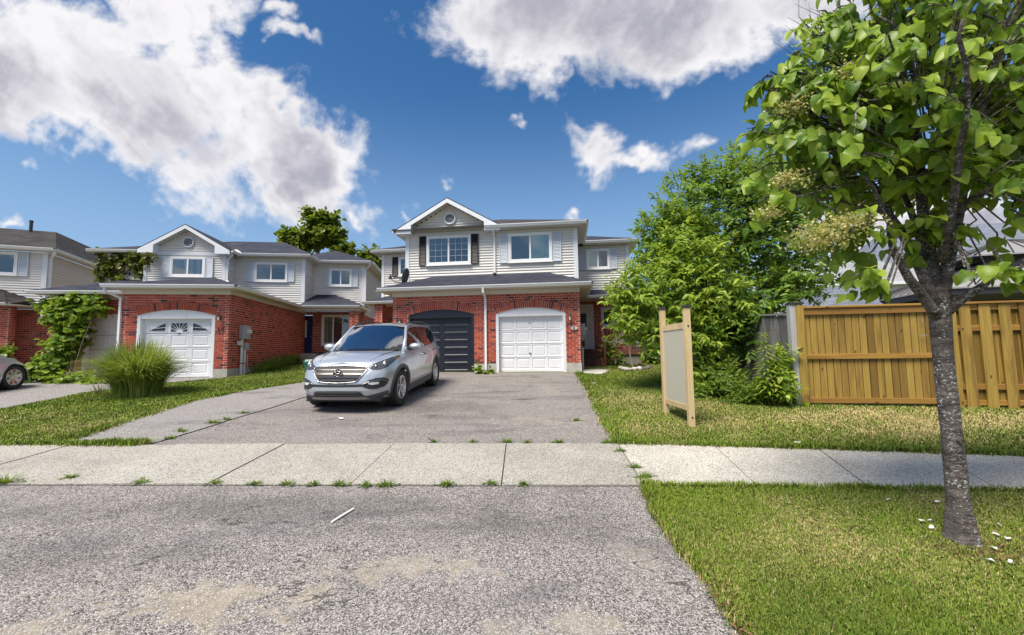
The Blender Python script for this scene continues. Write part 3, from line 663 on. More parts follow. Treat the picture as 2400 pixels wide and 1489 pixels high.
    def garage_frame(s, u0, u1, z0, zs, rise, n, m, depth=.2, tw=.09):
        um, zc, Rr, th = s.arc; f = MB()
        f.box(u0, u0 + tw, n - .004, n + depth, z0, zs - .02); f.box(u1 - tw, u1, n - .004, n + depth, z0, zs - .02)
        k = 20; q = [(um + Rr * math.sin(t), zc + Rr * math.cos(t)) for t in np.linspace(-th, th, k + 1)]
        for i in range(k): f.slab([(q[i][0], n + .03, zs - .10), (q[i + 1][0], n + .03, zs - .10), (q[i + 1][0], n + .03, q[i + 1][1]), (q[i][0], n + .03, q[i][1])], (0, .05, 0))
        f.box(u0 + tw, u1 - tw, n + .08, n + depth, zs - .13, zs - .08); f.box(u0 + tw, u1 - tw, n + .012, n + .03, zs - .11, zs - .06)
        return s.part('garage_frame', f, m)
    def gutter(s, pts, z, m='white', h=.10, d=.10):
        """K-profile gutter along plan points (outside on the right)"""
        g = MB()
        for a, b in zip(pts[:-1], pts[1:]):
            a = Vector((a[0], a[1], 0)); b = Vector((b[0], b[1], 0)); e = (b - a).normalized(); o = Vector((e.y, -e.x, 0)); a2, b2 = a - e * .004, b + e * .004
            pr = [(0, 0), (.55 * d, 0), (.72 * d, .35 * h), (d, .8 * h), (d, h), (d - .012, h), (d - .012, h * .8), (0, h * .55)]
            vs = [tuple(p + o * q[0] + Vector((0, 0, z + q[1]))) for p in (a2, b2) for q in pr]; n = len(pr)
            g.add(vs, [(i, (i + 1) % n, (i + 1) % n + n, i + n) for i in range(n)] + [tuple(range(n - 1, -1, -1)), tuple(range(n, 2 * n))])
        return s.part('gutter', g, m)
    def spout(s, pts, m='white', r=.036):
        g = MB()
        for a, b in zip(pts[:-1], pts[1:]):
            a, b = Vector(a), Vector(b); d = (b - a).normalized(); x = Vector((1, 0, 0)) if abs(d.x) < .8 else Vector((0, 1, 0)); y = d.cross(x).normalized(); x = y.cross(d)
            a, b = a - d * r * .5, b + d * r * .5; vs = [tuple(p + x * sx * r + y * sy * r * .75) for p in (a, b) for sx, sy in ((-1, -1), (1, -1), (1, 1), (-1, 1))]
            g.add(vs, [(0, 1, 5, 4), (1, 2, 6, 5), (2, 3, 7, 6), (3, 0, 4, 7), (3, 2, 1, 0), (4, 5, 6, 7)])
        return s.part('downspout', g, m)
    def lamp(s, u, z, n, dark='metal_dark'):
        L = MB().lathe([(0, .17), (.012, .15), (.02, .115), (.055, .075), (.062, .06), (.05, .05)], (u, n - .13, z), seg=8); L.box(u - .03, u + .03, n - .035, n - .012, z - .02, z + .09)
        L.tube([(u, n - .03, z + .05), (u, n - .09, z + .13), (u, n - .13, z + .12)], .009, 6)
        L.lathe([(.035, -.10), (.042, -.085), (.03, -.075)], (u, n - .13, z), seg=8)
        for k in range(4): a = math.pi / 4 + k * math.pi / 2; L.tube([(u + .033 * math.cos(a), n - .13 + .033 * math.sin(a), z - .085), (u + .05 * math.cos(a), n - .13 + .05 * math.sin(a), z + .055)], .005, 5)
        l = s.part('wall_lamp', L, dark); s.part('lamp_glass', MB().lathe([(.0, -.08), (.028, -.08), (.044, .05), (0, .05)], (u, n - .13, z), seg=8), 'lens', l)
    def vent(s, u, z, n, r=.2):
        v = MB().lathe([(r, 0), (r, -.05), (r - .02, -.06), (r - .05, -.05), (r - .055, -.02), (r - .055, 0)], (u, n, z), 'y', 28); w = s.part('gable_vent', v, 'trim')
        s.part('vent_back', MB().lathe([(0, -.012), (r - .05, -.012)], (u, n, z), 'y', 28), 'metal_dark', w)
        for i in range(7):
            zz_ = z - r + .085 + i * (2 * r - .15) / 6.2; hw = math.sqrt(max(.0004, (r - .05) ** 2 - (zz_ - z) ** 2)); s.part('slat', MB().add([(u - hw, n - .045, zz_ - .012), (u + hw, n - .045, zz_ - .012), (u + hw, n - .018, zz_ + .012), (u - hw, n - .018, zz_ + .012)], [(0, 1, 2, 3)]), 'trim', w)
    def soffit(s, pts, z, t=.02, m='cream'):
        return s.part('soffit', MB().slab([(u, n, z) for u, n in pts], (0, 0, t)), m)
    def fascia_box(s, u0, u1, n0, n1, z0, z1, m='trim', name='trim_board'):
        return s.part(name, MB().box(u0, u1, n0, n1, z0, z1), m)
    def roof(s, polys, m='shingle', t=.035, name='roof'):
        r_ = MB()
        for p in polys: r_.slab(p, (0, 0, -t))
        return s.part(name, r_, m)
    def gable(s, uc, half, n0, n1, ze, slope, m='shingle', wall_n=None, ridge_back=None):
        """front gable with white rakes and boxed returns; eave height ze at uc +- half"""
        zp = ze + half * slope; nb = ridge_back or n1
        for sg in (-1, 1):
            self_ = [(uc, n0, zp), (uc + sg * half, n0, ze), (uc + sg * half, n1, ze), (uc, nb, zp)]; s.roof([self_], m)
            w = .16; ra = MB().slab([(uc, n0 + .002, zp - .036), (uc + sg * (half - .02), n0 + .002, ze - .036 + .02 * slope), (uc + sg * (half - .02), n0 + .002, ze - .036 - w), (uc, n0 + .002, zp - .036 - w)], (0, .02, 0)); s.part('rake_board', ra, 'trim')
            so = MB().slab([(uc, n0 + .024, zp - .15), (uc + sg * half * .96, n0 + .024, ze - .15 + half * .04 * slope), (uc + sg * half * .96, wall_n, ze - .15 + half * .04 * slope), (uc, wall_n, zp - .15)], (0, 0, .015)); s.part('soffit', so, 'cream')
            # boxed return
            a, b = uc + sg * (half - .08), uc + sg * (half - .62); zt = ze - .04 + .08 * slope
            bx = MB().slab([(a, n0 - .004, ze - .17), (b, n0 - .004, ze - .17), (b, n0 - .004, zt + .54 * slope - .10), (a, n0 - .004, zt - .02)], (0, wall_n - n0 + .01, 0)); s.part('eave_return', bx, 'trim')
        return zp
def shift(h, d): return (lambda z: [(a + d, b + d) for a, b in h(z)]) if h else None
def both(*hs): return lambda z: [i for h in hs for i in h(z)]
# ---------------- the semi-detached pair straight ahead
H = House('semi_detached_house', 'two-storey semi with one navy and one white garage door and a single front gable', (2.27, 14.15), R(-7), .9)
W0 = -6.51
H.core([(W0 + .14, -.14, .5, 7.2, .4, 3.6), (W0 - 2.3, W0 + .14, 4.45, 7.2, .4, 3.6), (-.14, 2.22, 4.45, 7.2, .4, 3.6)])
hB = H.arch(-5.94, -3.60, 2.97, .185, 0); arcB = H.arc
hW = H.arch(-2.84, -.49, 2.965, .185, 0); arcW = H.arc
H.brickwall((W0, 0), (0, 0), 1.27, 3.62, shift(both(hB, hW), -W0))
H.brickwall((0, 0), (0, 4.3), 1.27, 3.62, own=False); H.brickwall((W0, 4.3), (W0, 0), 1.27, 3.62, own=False)
fo = MB(); fo.box(-.49, .012, -.012, 4.3, .5, 1.268); fo.box(-3.60, -2.84, -.012, .45, .5, 1.268); fo.box(W0 - .012, -5.94, -.012, 4.3, .5, 1.268); fo.box(-5.94, -3.6, .22, .4, .5, .98); fo.box(-2.84, -.49, .22, .4, .5, .98)
fo.box(-5.94, -3.6, -.02, .22, .7, .965); fo.box(-2.84, -.49, -.02, .22, .7, .965)
H.part('foundation', fo, 'concrete')
H.arc = arcB; H.garage_frame(-5.94, -3.60, .97, 2.97, .185, 0, 'navy')
H.arc = arcW; H.garage_frame(-2.84, -.49, .97, 2.965, .185, 0, 'door_white')
H.door_leaf('garage_door', -5.85, -3.69, .985, 2.88, .16, 7, 2, 'navy', .17, .072, raised=False)
D = H.door_leaf('garage_door', -2.75, -.58, .985, 2.87, .16, 4, 4, 'door_white', .065, .085, gaps=(1.471, 1.927, 2.40))
hd = MB().lathe([(0, -.03), (.016, -.03), (.022, 0)], (-1.70, .138, 1.60), 'y', 10); hd.box(-1.745, -1.655, .112, .125, 1.592, 1.608); hd.box(-1.706, -1.694, .112, .125, 1.57, 1.63); H.part('handle', hd, 'metal_dark', D)
H.part('lock', MB().lathe([(0, -.02), (.018, -.02), (.02, 0)], (-1.70, .14, 2.63), 'y', 10), 'metal_dark', D)
H.fascia_box(W0 - .01, .01, -.03, .1, 3.625, 3.775, 'cream', 'frieze_board')
H.soffit([(-6.86, -.47), (.36, -.47), (.36, 4.2), (0, 4.2), (0, 0), (W0, 0), (W0, 4.2), (-6.86, 4.2)], 3.78)
H.gutter([(-6.86, 3.5), (-6.86, -.46), (.36, -.46), (.36, 3.5)], 3.785)
ze, zt = 3.875, 4.545
H.roof([[(-6.93, -.53, ze), (.43, -.53, ze), (-1.02, 1.27, zt), (-5.47, 1.27, zt)], [(.43, -.53, ze), (.43, 4.3, ze), (-.05, 4.3, ze + .22), (-.05, 1.27, ze + .22), (-1.02, 1.27, zt)], [(-6.93, 4.3, ze), (-6.93, -.53, ze), (-5.47, 1.27, zt), (W0 + .05, 1.27, ze + .22), (W0 + .05, 4.3, ze + .22)]])
# upper storey
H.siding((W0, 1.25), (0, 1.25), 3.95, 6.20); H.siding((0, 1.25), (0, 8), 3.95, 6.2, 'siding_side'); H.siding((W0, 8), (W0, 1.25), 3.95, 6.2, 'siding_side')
H.fascia_box(W0 - .02, W0 + .13, 1.205, 1.26, 3.95, 6.18, name='corner_board'); H.fascia_box(-.13, .022, 1.205, 1.4, 3.95, 6.18, name='corner_board')
H.fascia_box(W0, -3.30, 1.203, 1.262, 6.13, 6.245, name='band_board')
H.window(-5.68, -3.96, 4.97, 6.10, 1.208, 2, ('room_teal', 'room_dark'), muntin=(3, 4), fw_=.078)
H.shutter(-5.97, -5.69, 4.96, 6.11, 1.208, 'shutter_black'); H.shutter(-3.95, -3.67, 4.96, 6.11, 1.208, 'shutter_black')
H.window(-2.54, -.91, 4.96, 6.06, 1.208, 2, ('room_teal', 'blind'), fw_=.085)
H.shutter(-2.87, -2.56, 4.95, 6.06, 1.208); H.shutter(-.89, -.58, 4.95, 6.06, 1.208)
gz_ = H.gable(-4.79, 2.02, .85, 4.6, 6.315, .57, wall_n=1.25, ridge_back=5.6)
def gt(uc, half, ze_, sl, u_start):
    return lambda z: (max(0, uc - (half - (z - ze_) / sl) - u_start), uc + (half - (z - ze_) / sl) - u_start)
H.siding((W0, 1.25), (0, 1.25), 6.22, 7.28, top=gt(-4.79, 1.90, 6.22, .57, W0), name='gable_wall')
H.vent(-4.77, 6.75, 1.208, .235)
H.soffit([(-6.86, .88), (-6.2, .88), (-6.2, 1.25), (W0, 1.25), (W0, 3.8), (-6.86, 3.8)], 6.19); H.soffit([(-3.35, .86), (.34, .86), (.34, 3.8), (0, 3.8), (0, 1.25), (-3.35, 1.25)], 6.205)
H.gutter([(-3.36, .86), (.34, .86), (.34, 3.7)], 6.215); H.gutter([(-6.86, 3.7), (-6.86, .92)], 6.215)
ap, zr, ze = (-3.25, 4.36), 7.63, 6.325
H.roof([[(-6.92, .8, ze - .03), (.41, .8, ze), (ap[0], ap[1], zr)], [(.41, .8, ze), (.41, 9, ze), (ap[0], 9, zr), (ap[0], ap[1], zr)], [(-6.92, 9, ze), (-6.92, .8, ze), (ap[0], ap[1], zr), (ap[0], 9, zr)]], 'shingle_brown')
H.spout([(-3.06, .90, 6.24), (-3.06, .93, 6.1), (-3.06, 1.19, 5.97), (-3.06, 1.19, 4.60)]); H.part('splash', MB().box(-3.11, -3.01, 1.05, 1.2, 4.53, 4.58), 'metal_dark')
H.spout([(-3.19, -.50, 3.80), (-3.19, -.47, 3.66), (-3.19, -.05, 3.50), (-3.19, -.05, 1.0)])
# wings left and right: porch, upper bay
for sg in (1, -1):
    f = (lambda u: u) if sg > 0 else (lambda u: 2 * -3.255 - u)
    def bx(u0, u1, *r): return (min(f(u0), f(u1)), max(f(u0), f(u1))) + r
    a, b = sorted((f(0), f(2.27)))
    H.siding((a, 4.2), (b, 4.2), 4.05, 6.2)
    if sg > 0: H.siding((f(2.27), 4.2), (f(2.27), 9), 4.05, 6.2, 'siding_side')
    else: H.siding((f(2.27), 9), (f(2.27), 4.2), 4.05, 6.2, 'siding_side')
    H.fascia_box(*bx(2.15, 2.29, 4.155, 4.3, 4.05, 6.19), name='corner_board')
    wu = sorted((f(.47), f(1.47))); H.window(wu[0], wu[1], 5.16, 6.04, 4.158, 2, ('blind', 'room_teal') if sg > 0 else ('room_dark',), muntin=None if sg > 0 else (2, 3), fw_=.075)
    H.shutter(*sorted((f(.17), f(.45))), 5.15, 6.05, 4.158, 'shutter_blue' if sg > 0 else 'shutter_black'); H.shutter(*sorted((f(1.49), f(1.77))), 5.15, 6.05, 4.158, 'shutter_blue' if sg > 0 else 'shutter_black')
    H.soffit([(f(.34), 3.8), (f(2.6), 3.8), (f(2.6), 9), (f(2.27), 9), (f(2.27), 4.2), (f(.34), 4.2)], 6.21)
    gp = [(.34, 3.8), (2.6, 3.8), (2.6, 8.5)]; gp = [(f(u), n) for u, n in gp]; H.gutter(gp if sg > 0 else gp[::-1], 6.22)
    zw = 6.33; H.roof([[(f(0), 3.74, zw), (f(2.67), 3.74, zw), (f(-.9), 7.3, zw + 1.30), (f(-.9), 7.2, zw + 1.29)], [(f(2.67), 3.74, zw), (f(2.67), 9, zw), (f(-.9), 9, zw + 1.3), (f(-.9), 7.3, zw + 1.3)]], 'shingle')
    # porch roof
    zp = 3.87; H.soffit([(f(.0), 2.95), (f(2.55), 2.95), (f(2.55), 4.3), (f(.0), 4.3)], 3.775)
    gp = [(f(.1), 2.95), (f(2.55), 2.95), (f(2.55), 4.2)]; H.gutter(gp if sg > 0 else gp[::-1], 3.78)
    H.roof([[(f(.0), 2.89, zp), (f(2.62), 2.89, zp), (f(1.9), 4.22, zp + .42), (f(0), 4.22, zp + .42)], [(f(2.62), 2.89, zp), (f(2.62), 4.6, zp), (f(2.2), 4.6, zp + .3), (f(1.9), 4.22, zp + .42)]])
    H.brickwall((a, 4.3), (b, 4.3), 1.20, 3.78, hole=(lambda z, a=a, f=f: [tuple(sorted((f(-.02) - a, f(.72) - a)))] if z < 3.66 else []), own=False)
    if sg > 0: H.brickwall((f(2.27), 4.3), (f(2.27), 8), 1.2, 3.78, own=False)
    else: H.brickwall((f(2.27), 8), (f(2.27), 4.3), 1.2, 3.78, own=False)
    p0, p1 = sorted((f(1.76), f(2.12)))     # brick porch pillar
    for (q, r_) in (((p0, 3.1), (p1, 3.1)), ((p1, 3.1), (p1, 3.46)), ((p1, 3.46), (p0, 3.46)), ((p0, 3.46), (p0, 3.1))): H.brickwall(q, r_, .98, 3.77, own=False, ch=.0775)
    wd_ = sorted((f(1.04), f(1.62))); H.window(wd_[0], wd_[1], 2.67, 3.52, 4.285, 1, ('room_dark',), fw_=.085)
    du = sorted((f(-.18), f(.64))); dr = H.part('front_door', MB().box(du[0], du[1], 4.33, 4.37, 1.74, 3.60), 'white'); H.part('door_frame', MB().box(du[0] - .07, du[0], 4.27, 4.4, 1.72, 3.66).box(du[1], du[1] + .07, 4.27, 4.4, 1.72, 3.66).box(du[0], du[1], 4.27, 4.4, 3.60, 3.66), 'white', dr)
    H.part('door_glass', MB().box(f(.12) - .02, f(.42), 4.322, 4.328, 2.55, 3.27) if sg > 0 else MB().box(f(.42), f(.12), 4.322, 4.328, 2.55, 3.27), 'room_teal', dr)
    for (z0, z1) in ((1.86, 2.15), (2.2, 2.46)):
        for k in (0, 1): u_ = du[0] + .1 + k * .36; H.part('door_panel', MB().bbox(u_, u_ + .28, 4.318, 4.331, z0, z1, .006), 'white', dr)
    H.part('handle', MB().lathe([(0, -.06), (.028, -.05), (.03, -.03), (.012, -.02), (.012, 0)], (f(.57), 4.33, 2.62), 'y', 12), 'steel', dr)
    H.part('porch_light', MB().lathe([(0, -.10), (.035, -.09), (.045, -.04), (.03, 0)], (f(.87), 4.29, 3.18), 'y', 10), 'lens')
# right-hand deck, steps, rail and lattice
dk = H.part('deck', MB().box(.14, 2.55, 2.85, 4.28, 1.60, 1.70), 'wood_deck'); H.part('deck_board', MB().box(.12, 2.57, 2.80, 2.849, 1.50, 1.715), 'wood_deck', dk)
for i in range(4):
    z = 1.70 - .185 * (i + 1); H.part('step', MB().bbox(.10, .86, 2.82 - .26 * (i + 1), 2.84 - .26 * i, z - .04, z, .005), 'wood_deck', dk); H.part('riser', MB().box(.12, .84, 2.80 - .26 * i, 2.815 - .26 * i, z, z + .14), 'wood_deck', dk)
H.part('stringer', MB().slab([(.845, 1.72, .90), (.845, 2.8, .9), (.845, 2.8, 1.69), (.845, 1.74, 1.0)], (.04, 0, 0)).slab([(.06, 1.72, .90), (.06, 2.8, .9), (.06, 2.8, 1.69), (.06, 1.74, 1.0)], (.04, 0, 0)), 'wood_deck', dk)
def newel(u, n, z0, z1): H.part('newel_post', MB().bbox(u - .045, u + .045, n - .045, n + .045, z0, z1 - .07).lathe([(.03, z1 - .07), (.05, z1 - .05), (.045, z1 - .02), (.02, z1), (0, z1)], (u, n, 0), seg=10), 'wood_deck', dk)
newel(.93, 1.78, .9, 1.98); newel(.93, 2.86, 1.0, 2.72); newel(2.48, 2.86, 1.0, 2.72)
H.part('hand_rail', MB().tube([(.93, 1.78, 1.88), (.93, 2.86, 2.60)], .035, 6).tube([(.93, 2.86, 2.52), (2.48, 2.86, 2.52)], .03, 6).tube([(.93, 2.86, 1.80), (2.48, 2.86, 1.80)], .025, 6), 'wood_deck', dk)
for i in range(13): H.part('baluster', MB().box(1.03 + i * .112, 1.06 + i * .112, 2.845, 2.875, 1.80, 2.52), 'wood_deck', dk)
lt = MB()
for i in range(34):
    for sg in (-1, 1):
        x0 = .9 + (i - 8) * .075; z0, z1 = 1.0, 1.5; x1 = x0 + sg * .5
        if sg < 0: x0 += .5; x1 = x0 - .5
        lo, hi = .95, 2.5; t0, t1 = 0.0, 1.0
        if x1 != x0:
            ta, tb = sorted(((lo - x0) / (x1 - x0), (hi - x0) / (x1 - x0))); t0, t1 = max(0, ta), min(1, tb)
        if t1 - t0 > .05: lt.tube([(x0 + (x1 - x0) * t0, 2.87 - sg * .004, z0 + (z1 - z0) * t0), (x0 + (x1 - x0) * t1, 2.87 - sg * .004, z0 + (z1 - z0) * t1)], .009, 4)
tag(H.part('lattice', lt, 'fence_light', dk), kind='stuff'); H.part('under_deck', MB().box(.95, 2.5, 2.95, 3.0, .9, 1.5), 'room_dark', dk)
H.lamp(-.34, 2.75, 0, 'metal_dark'); H.lamp(-6.2, 2.73, 0, 'metal_dark')
# oval house plaque with its dark numeral, beside the white door
pl = MB(); pts = [(-.21 + .115 * math.cos(t), 2.42 + .075 * math.sin(t)) for t in np.linspace(0, 2 * math.pi, 25)[:-1]]
pl.slab([(u, -.05, z) for u, z in pts], (0, .03, 0)); P_ = H.part('house_plaque', pl, 'cream')
H.part('rim', MB().tube([(-.21 + .10 * math.cos(t), -.052, 2.42 + .062 * math.sin(t)) for t in np.linspace(0, 2 * math.pi, 33)], .006, 5), 'metal_grey', P_)
six = [(-.185, 2.462), (-.21, 2.455), (-.232, 2.43), (-.238, 2.40), (-.222, 2.378), (-.20, 2.378), (-.186, 2.395), (-.192, 2.415), (-.212, 2.42), (-.232, 2.41)]
H.part('numeral', MB().tube([(u, -.054, z) for u, z in six], .009, 6), 'metal_dark', P_)
H.finish()
# ---------------- number 10, the semi on the left
L = House('semi_detached_house', 'semi with long brick garage, sunburst door windows and grape vine on its far side', (-9.234, 13.866), R(8), .9)
L.core([(-2.98, -.14, .5, 7.1, .4, 3.6), (-6.3, -2.98, 2.2, 7.1, .4, 3.6), (-.14, 2.7, 7.45, 10, .4, 3.6), (-7.7, -6.3, 5.9, 10, .4, 3.6)])
LW = -3.13
hL = L.arch(-2.68, -.41, 2.97, .18, 0); arcL = L.arc
L.brickwall((LW, 0), (0, 0), 1.23, 3.64, shift(hL, -LW))
L.brickwall((0, 0), (0, 7.25), 1.23, 3.66, own=False); L.brickwall((LW, 5), (LW, 0), 1.23, 3.64, own=False)
fo = MB(); fo.box(-.41, .012, -.012, 7.2, .4, 1.228); fo.box(LW - .012, -2.68, -.012, 5, .4, 1.228); fo.box(-2.68, -.41, -.02, .25, .6, .965); L.part('foundation', fo, 'concrete')
L.garage_frame(-2.68, -.41, .97, 2.97, .18, 0, 'door_white')
D = L.door_leaf('garage_door', -2.59, -.50, .985, 2.88, .18, 4, 3, 'door_white', .16, .10, gaps=(1.46, 1.93, 2.405), top_cells=False)
# sunburst lights in the top row
cw = (2.09 - .16 * 4) / 3
for c in range(3):
    x = -2.59 + .16 + c * (cw + .16); z = 2.88 - .10 - .37; f_ = MB()
    for (p, q, r_, k) in ((x - .03, x + cw + .03, z, z + .035), (x - .03, x + cw + .03, z + .315, z + .35), (x - .03, x, z + .035, z + .315), (x + cw, x + cw + .03, z + .035, z + .315)): f_.box(p, q, .145, .18, r_, k)
    fr = L.part('light_frame', f_, 'door_white', D); L.part('pane', MB().box(x, x + cw, .172, .177, z + .035, z + .315), 'gloss_black', D)
    cxs = x + cw / 2 if c == 1 else (x + cw + .0 if c == 0 else x); hub = .10 if c == 1 else 0; sun_ = MB()
    def pt(a, r_): return (min(max(cxs + r_ * math.cos(a), x), x + cw), .165, min(max(z + .035 + r_ * math.sin(a), z + .035), z + .315))
    if c == 1:
        sun_.slab([pt(a, .10) for a in np.linspace(0, math.pi, 13)], (0, .008, 0))
        for a in (.35, .78, 1.2, math.pi / 2, 1.94, 2.36, 2.79): sun_.tube([pt(a, .09), pt(a, .36)], .011, 5)
    else:
        s_ = 1 if c == 2 else -1
        for a in (.18, .48): sun_.tube([(cxs, .165, z + .06 + .12 * (a > .3)), (cxs + s_ * cw * .95, .165, z + .05 + .09 * (a > .3))], .010, 5)
        sun_.slab([(cxs, .166, z + .315), (cxs + s_ * cw, .166, z + .315), (cxs + s_ * cw, .166, z + .06), (cxs + s_ * cw * .62, .166, z + .17), (cxs + s_ * cw * .3, .166, z + .26)], (0, .006, 0))
    L.part('sunburst', sun_, 'door_white', D)
L.part('handle', MB().box(-1.58, -1.51, .135, .16, 2.375, 2.395), 'metal_dark', D)
L.fascia_box(LW - .01, .03, -.03, .1, 3.645, 3.785, 'cream', 'frieze_board'); L.fascia_box(-.1, .03, .101, 7.25, 3.665, 3.785, 'cream', 'frieze_board')
L.soffit([(LW - .3, -.45), (.36, -.45), (.36, 5.3), (0, 7.2), (LW, 7.2), (LW - .3, 5)], 3.79)
L.gutter([(LW - .3, -.44), (.36, -.44), (.36, 5.35)], 3.795)
ze = 3.885; A0 = (-1.55, 2.0, 4.56)
L.roof([[(LW - .38, -.5, ze), (.43, -.5, ze), A0], [(.43, -.5, ze), (.43, 6.1, ze), (-1.55, 6.1, 4.56), A0], [(LW - .38, 6, ze), (LW - .38, -.5, ze), A0, (-1.55, 6, 4.56)]])
# left unit's garage, mostly behind
hG = L.arch(-5.30, -2.95, 2.97, .18, 1.5, N=33); arcG = L.arc
L.brickwall((-6.35, 1.5), (-2.9, 1.5), 1.23, 3.64, shift(hG, 6.35), own=False); L.arc = arcG; L.garage_frame(-5.30, -2.95, .97, 2.97, .18, 1.5, 'door_white')
L.door_leaf('garage_door', -5.2, -3.05, .985, 2.88, 1.68, 4, 4, 'door_white', .07, .085, gaps=(1.46, 1.93, 2.4)); L.brickwall((-6.35, 6), (-6.35, 1.5), 1.23, 3.64, own=False)
L.part('foundation', MB().box(-6.36, -5.3, 1.488, 5, .4, 1.228), 'concrete')
L.fascia_box(-6.36, -3.14, 1.47, 1.6, 3.645, 3.785, 'cream', 'frieze_board'); L.gutter([(-6.7, 1.06), (-3.45, 1.06)], 3.79); L.soffit([(-6.7, 1.06), (-3.14, 1.06), (-3.14, 1.5), (-6.7, 1.5)], 3.787)
L.roof([[(-6.78, 1.0, ze), (-3.2, 1.0, ze), (-3.2, 5.7, 4.9), (-5.2, 5.7, 4.9), (-5.2, 2.9, 4.55)], [(-6.78, 5.7, ze), (-6.78, 1.0, ze), (-5.2, 2.9, 4.55), (-5.2, 5.7, 4.9)]])
L.spout([(LW - .25, -.40, 3.80), (LW - .25, -.38, 3.68), (LW - .03, -.05, 3.52), (LW - .03, -.05, 1.0)], r=.03)
# upper storey: gabled bay, middle wall, recessed end
L.siding((-5.94, 5.2), (-2.70, 5.2), 4.2, 6.14); L.siding((-2.70, 5.2), (-2.70, 6.0), 4.2, 6.2); L.siding((-2.70, 6.0), (.35, 6.0), 3.9, 6.2)
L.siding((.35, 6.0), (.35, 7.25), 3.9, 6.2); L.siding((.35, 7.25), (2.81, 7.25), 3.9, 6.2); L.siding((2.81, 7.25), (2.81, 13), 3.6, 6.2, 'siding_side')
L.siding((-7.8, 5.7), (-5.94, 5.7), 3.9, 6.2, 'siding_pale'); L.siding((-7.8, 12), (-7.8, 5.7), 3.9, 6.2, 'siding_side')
for (u0, u1, n) in ((-5.96, -5.83, 5.2), (-2.83, -2.68, 5.2), (.22, .37, 6.0), (2.68, 2.83, 7.25), (-7.82, -7.68, 5.7)): L.fascia_box(u0, u1, n - .045, n + .13, 3.9, 6.16, name='corner_board')
L.fascia_box(-5.94, -2.70, 5.153, 5.21, 6.06, 6.18, name='band_board')
L.window(-4.92, -3.51, 5.10, 5.98, 5.158, 2, ('curtain', 'curtain'), fw_=.085); L.shutter(-5.24, -4.94, 5.06, 5.99, 5.158); L.shutter(-3.49, -3.2, 5.06, 5.99, 5.158)
gzp = L.gable(-4.20, 1.83, 4.8, 9, 6.24, .61, wall_n=5.2, ridge_back=8.6)
L.siding((-5.94, 5.2), (-2.70, 5.2), 6.16, 7.15, top=gt(-4.20, 1.70, 6.16, .61, -5.94), name='gable_wall'); L.vent(-4.24, 6.63, 5.158, .24)
L.window(-1.84, -.40, 5.05, 5.95, 5.958, 2, ('room_teal', 'room_dark'), fw_=.07); L.shutter(-2.18, -1.86, 5.05, 5.96, 5.958); L.shutter(-.38, -.1, 5.05, 5.96, 5.958)
L.window(1.13, 2.2, 5.05, 5.94, 7.208, 2, ('room_dark', 'room_teal'), fw_=.07); L.shutter(.82, 1.11, 5.03, 5.95, 7.208); L.shutter(2.22, 2.5, 5.03, 5.95, 7.208)
L.window(-6.95, -6.25, 5.05, 5.86, 5.658, 1, ('room_dark',), muntin=(4, 3), fw_=.07); L.shutter(-6.22, -5.98, 5.03, 5.88, 5.658)
L.soffit([(-2.62, 5.6), (.72, 5.6), (.72, 6.85), (3.2, 6.85), (3.2, 13), (2.81, 13), (2.81, 7.25), (.35, 7.25), (.35, 6), (-2.62, 6)], 6.175)
L.soffit([(-8.25, 5.3), (-6.0, 5.3), (-6.0, 5.7), (-7.8, 5.7), (-7.8, 12), (-8.25, 12)], 6.175)
L.gutter([(-2.3, 5.6), (.72, 5.6), (.72, 6.85), (3.2, 6.85), (3.2, 12.5)], 6.185); L.gutter([(-8.25, 11), (-8.25, 5.3), (-5.95, 5.3)], 6.185); L.gutter([(-2.36, 4.85), (-2.36, 5.6)], 6.15)
zw = 6.285
L.roof([[(-5.5, 5.54, zw), (.80, 5.54, zw), (-1.7, 9.0, 7.68), (-4.2, 9.0, 7.68)], [(.80, 5.54, zw), (.80, 9, zw + .1), (-1.7, 13, 7.68), (-1.7, 9.0, 7.68)], [(-8.33, 5.24, zw), (-5.4, 5.24, zw), (-4.2, 9, 7.68)], [(-8.33, 12, zw), (-8.33, 5.24, zw), (-4.2, 9, 7.68), (-4.2, 12, 7.68)], [(-4.2, 9, 7.68), (-1.7, 9, 7.68), (-1.7, 13, 6.4), (-4.2, 13, 6.4)]])
L.roof([[(.3, 6.79, zw), (3.28, 6.79, zw), (.6, 10.1, 7.55), (-1.2, 10.1, 7.2)], [(3.28, 6.79, zw), (3.28, 13, zw), (.6, 13, 7.55), (.6, 10.1, 7.55)]])
L.part('flashing', MB().slab([(-2.36, 5.52, 6.30), (-2.24, 5.52, 6.30), (-2.78, 6.25, 6.60), (-2.90, 6.25, 6.58)], (0, 0, .012)), 'cream')
L.spout([(-2.38, 5.0, 6.16), (-2.40, 5.05, 6.05), (-2.62, 5.16, 5.90), (-2.62, 5.16, 4.95), (-2.5, 5.1, 4.8)]); L.spout([(3.14, 6.95, 6.2), (3.1, 6.98, 6.08), (2.86, 7.2, 5.9), (2.86, 7.2, 4.3)])
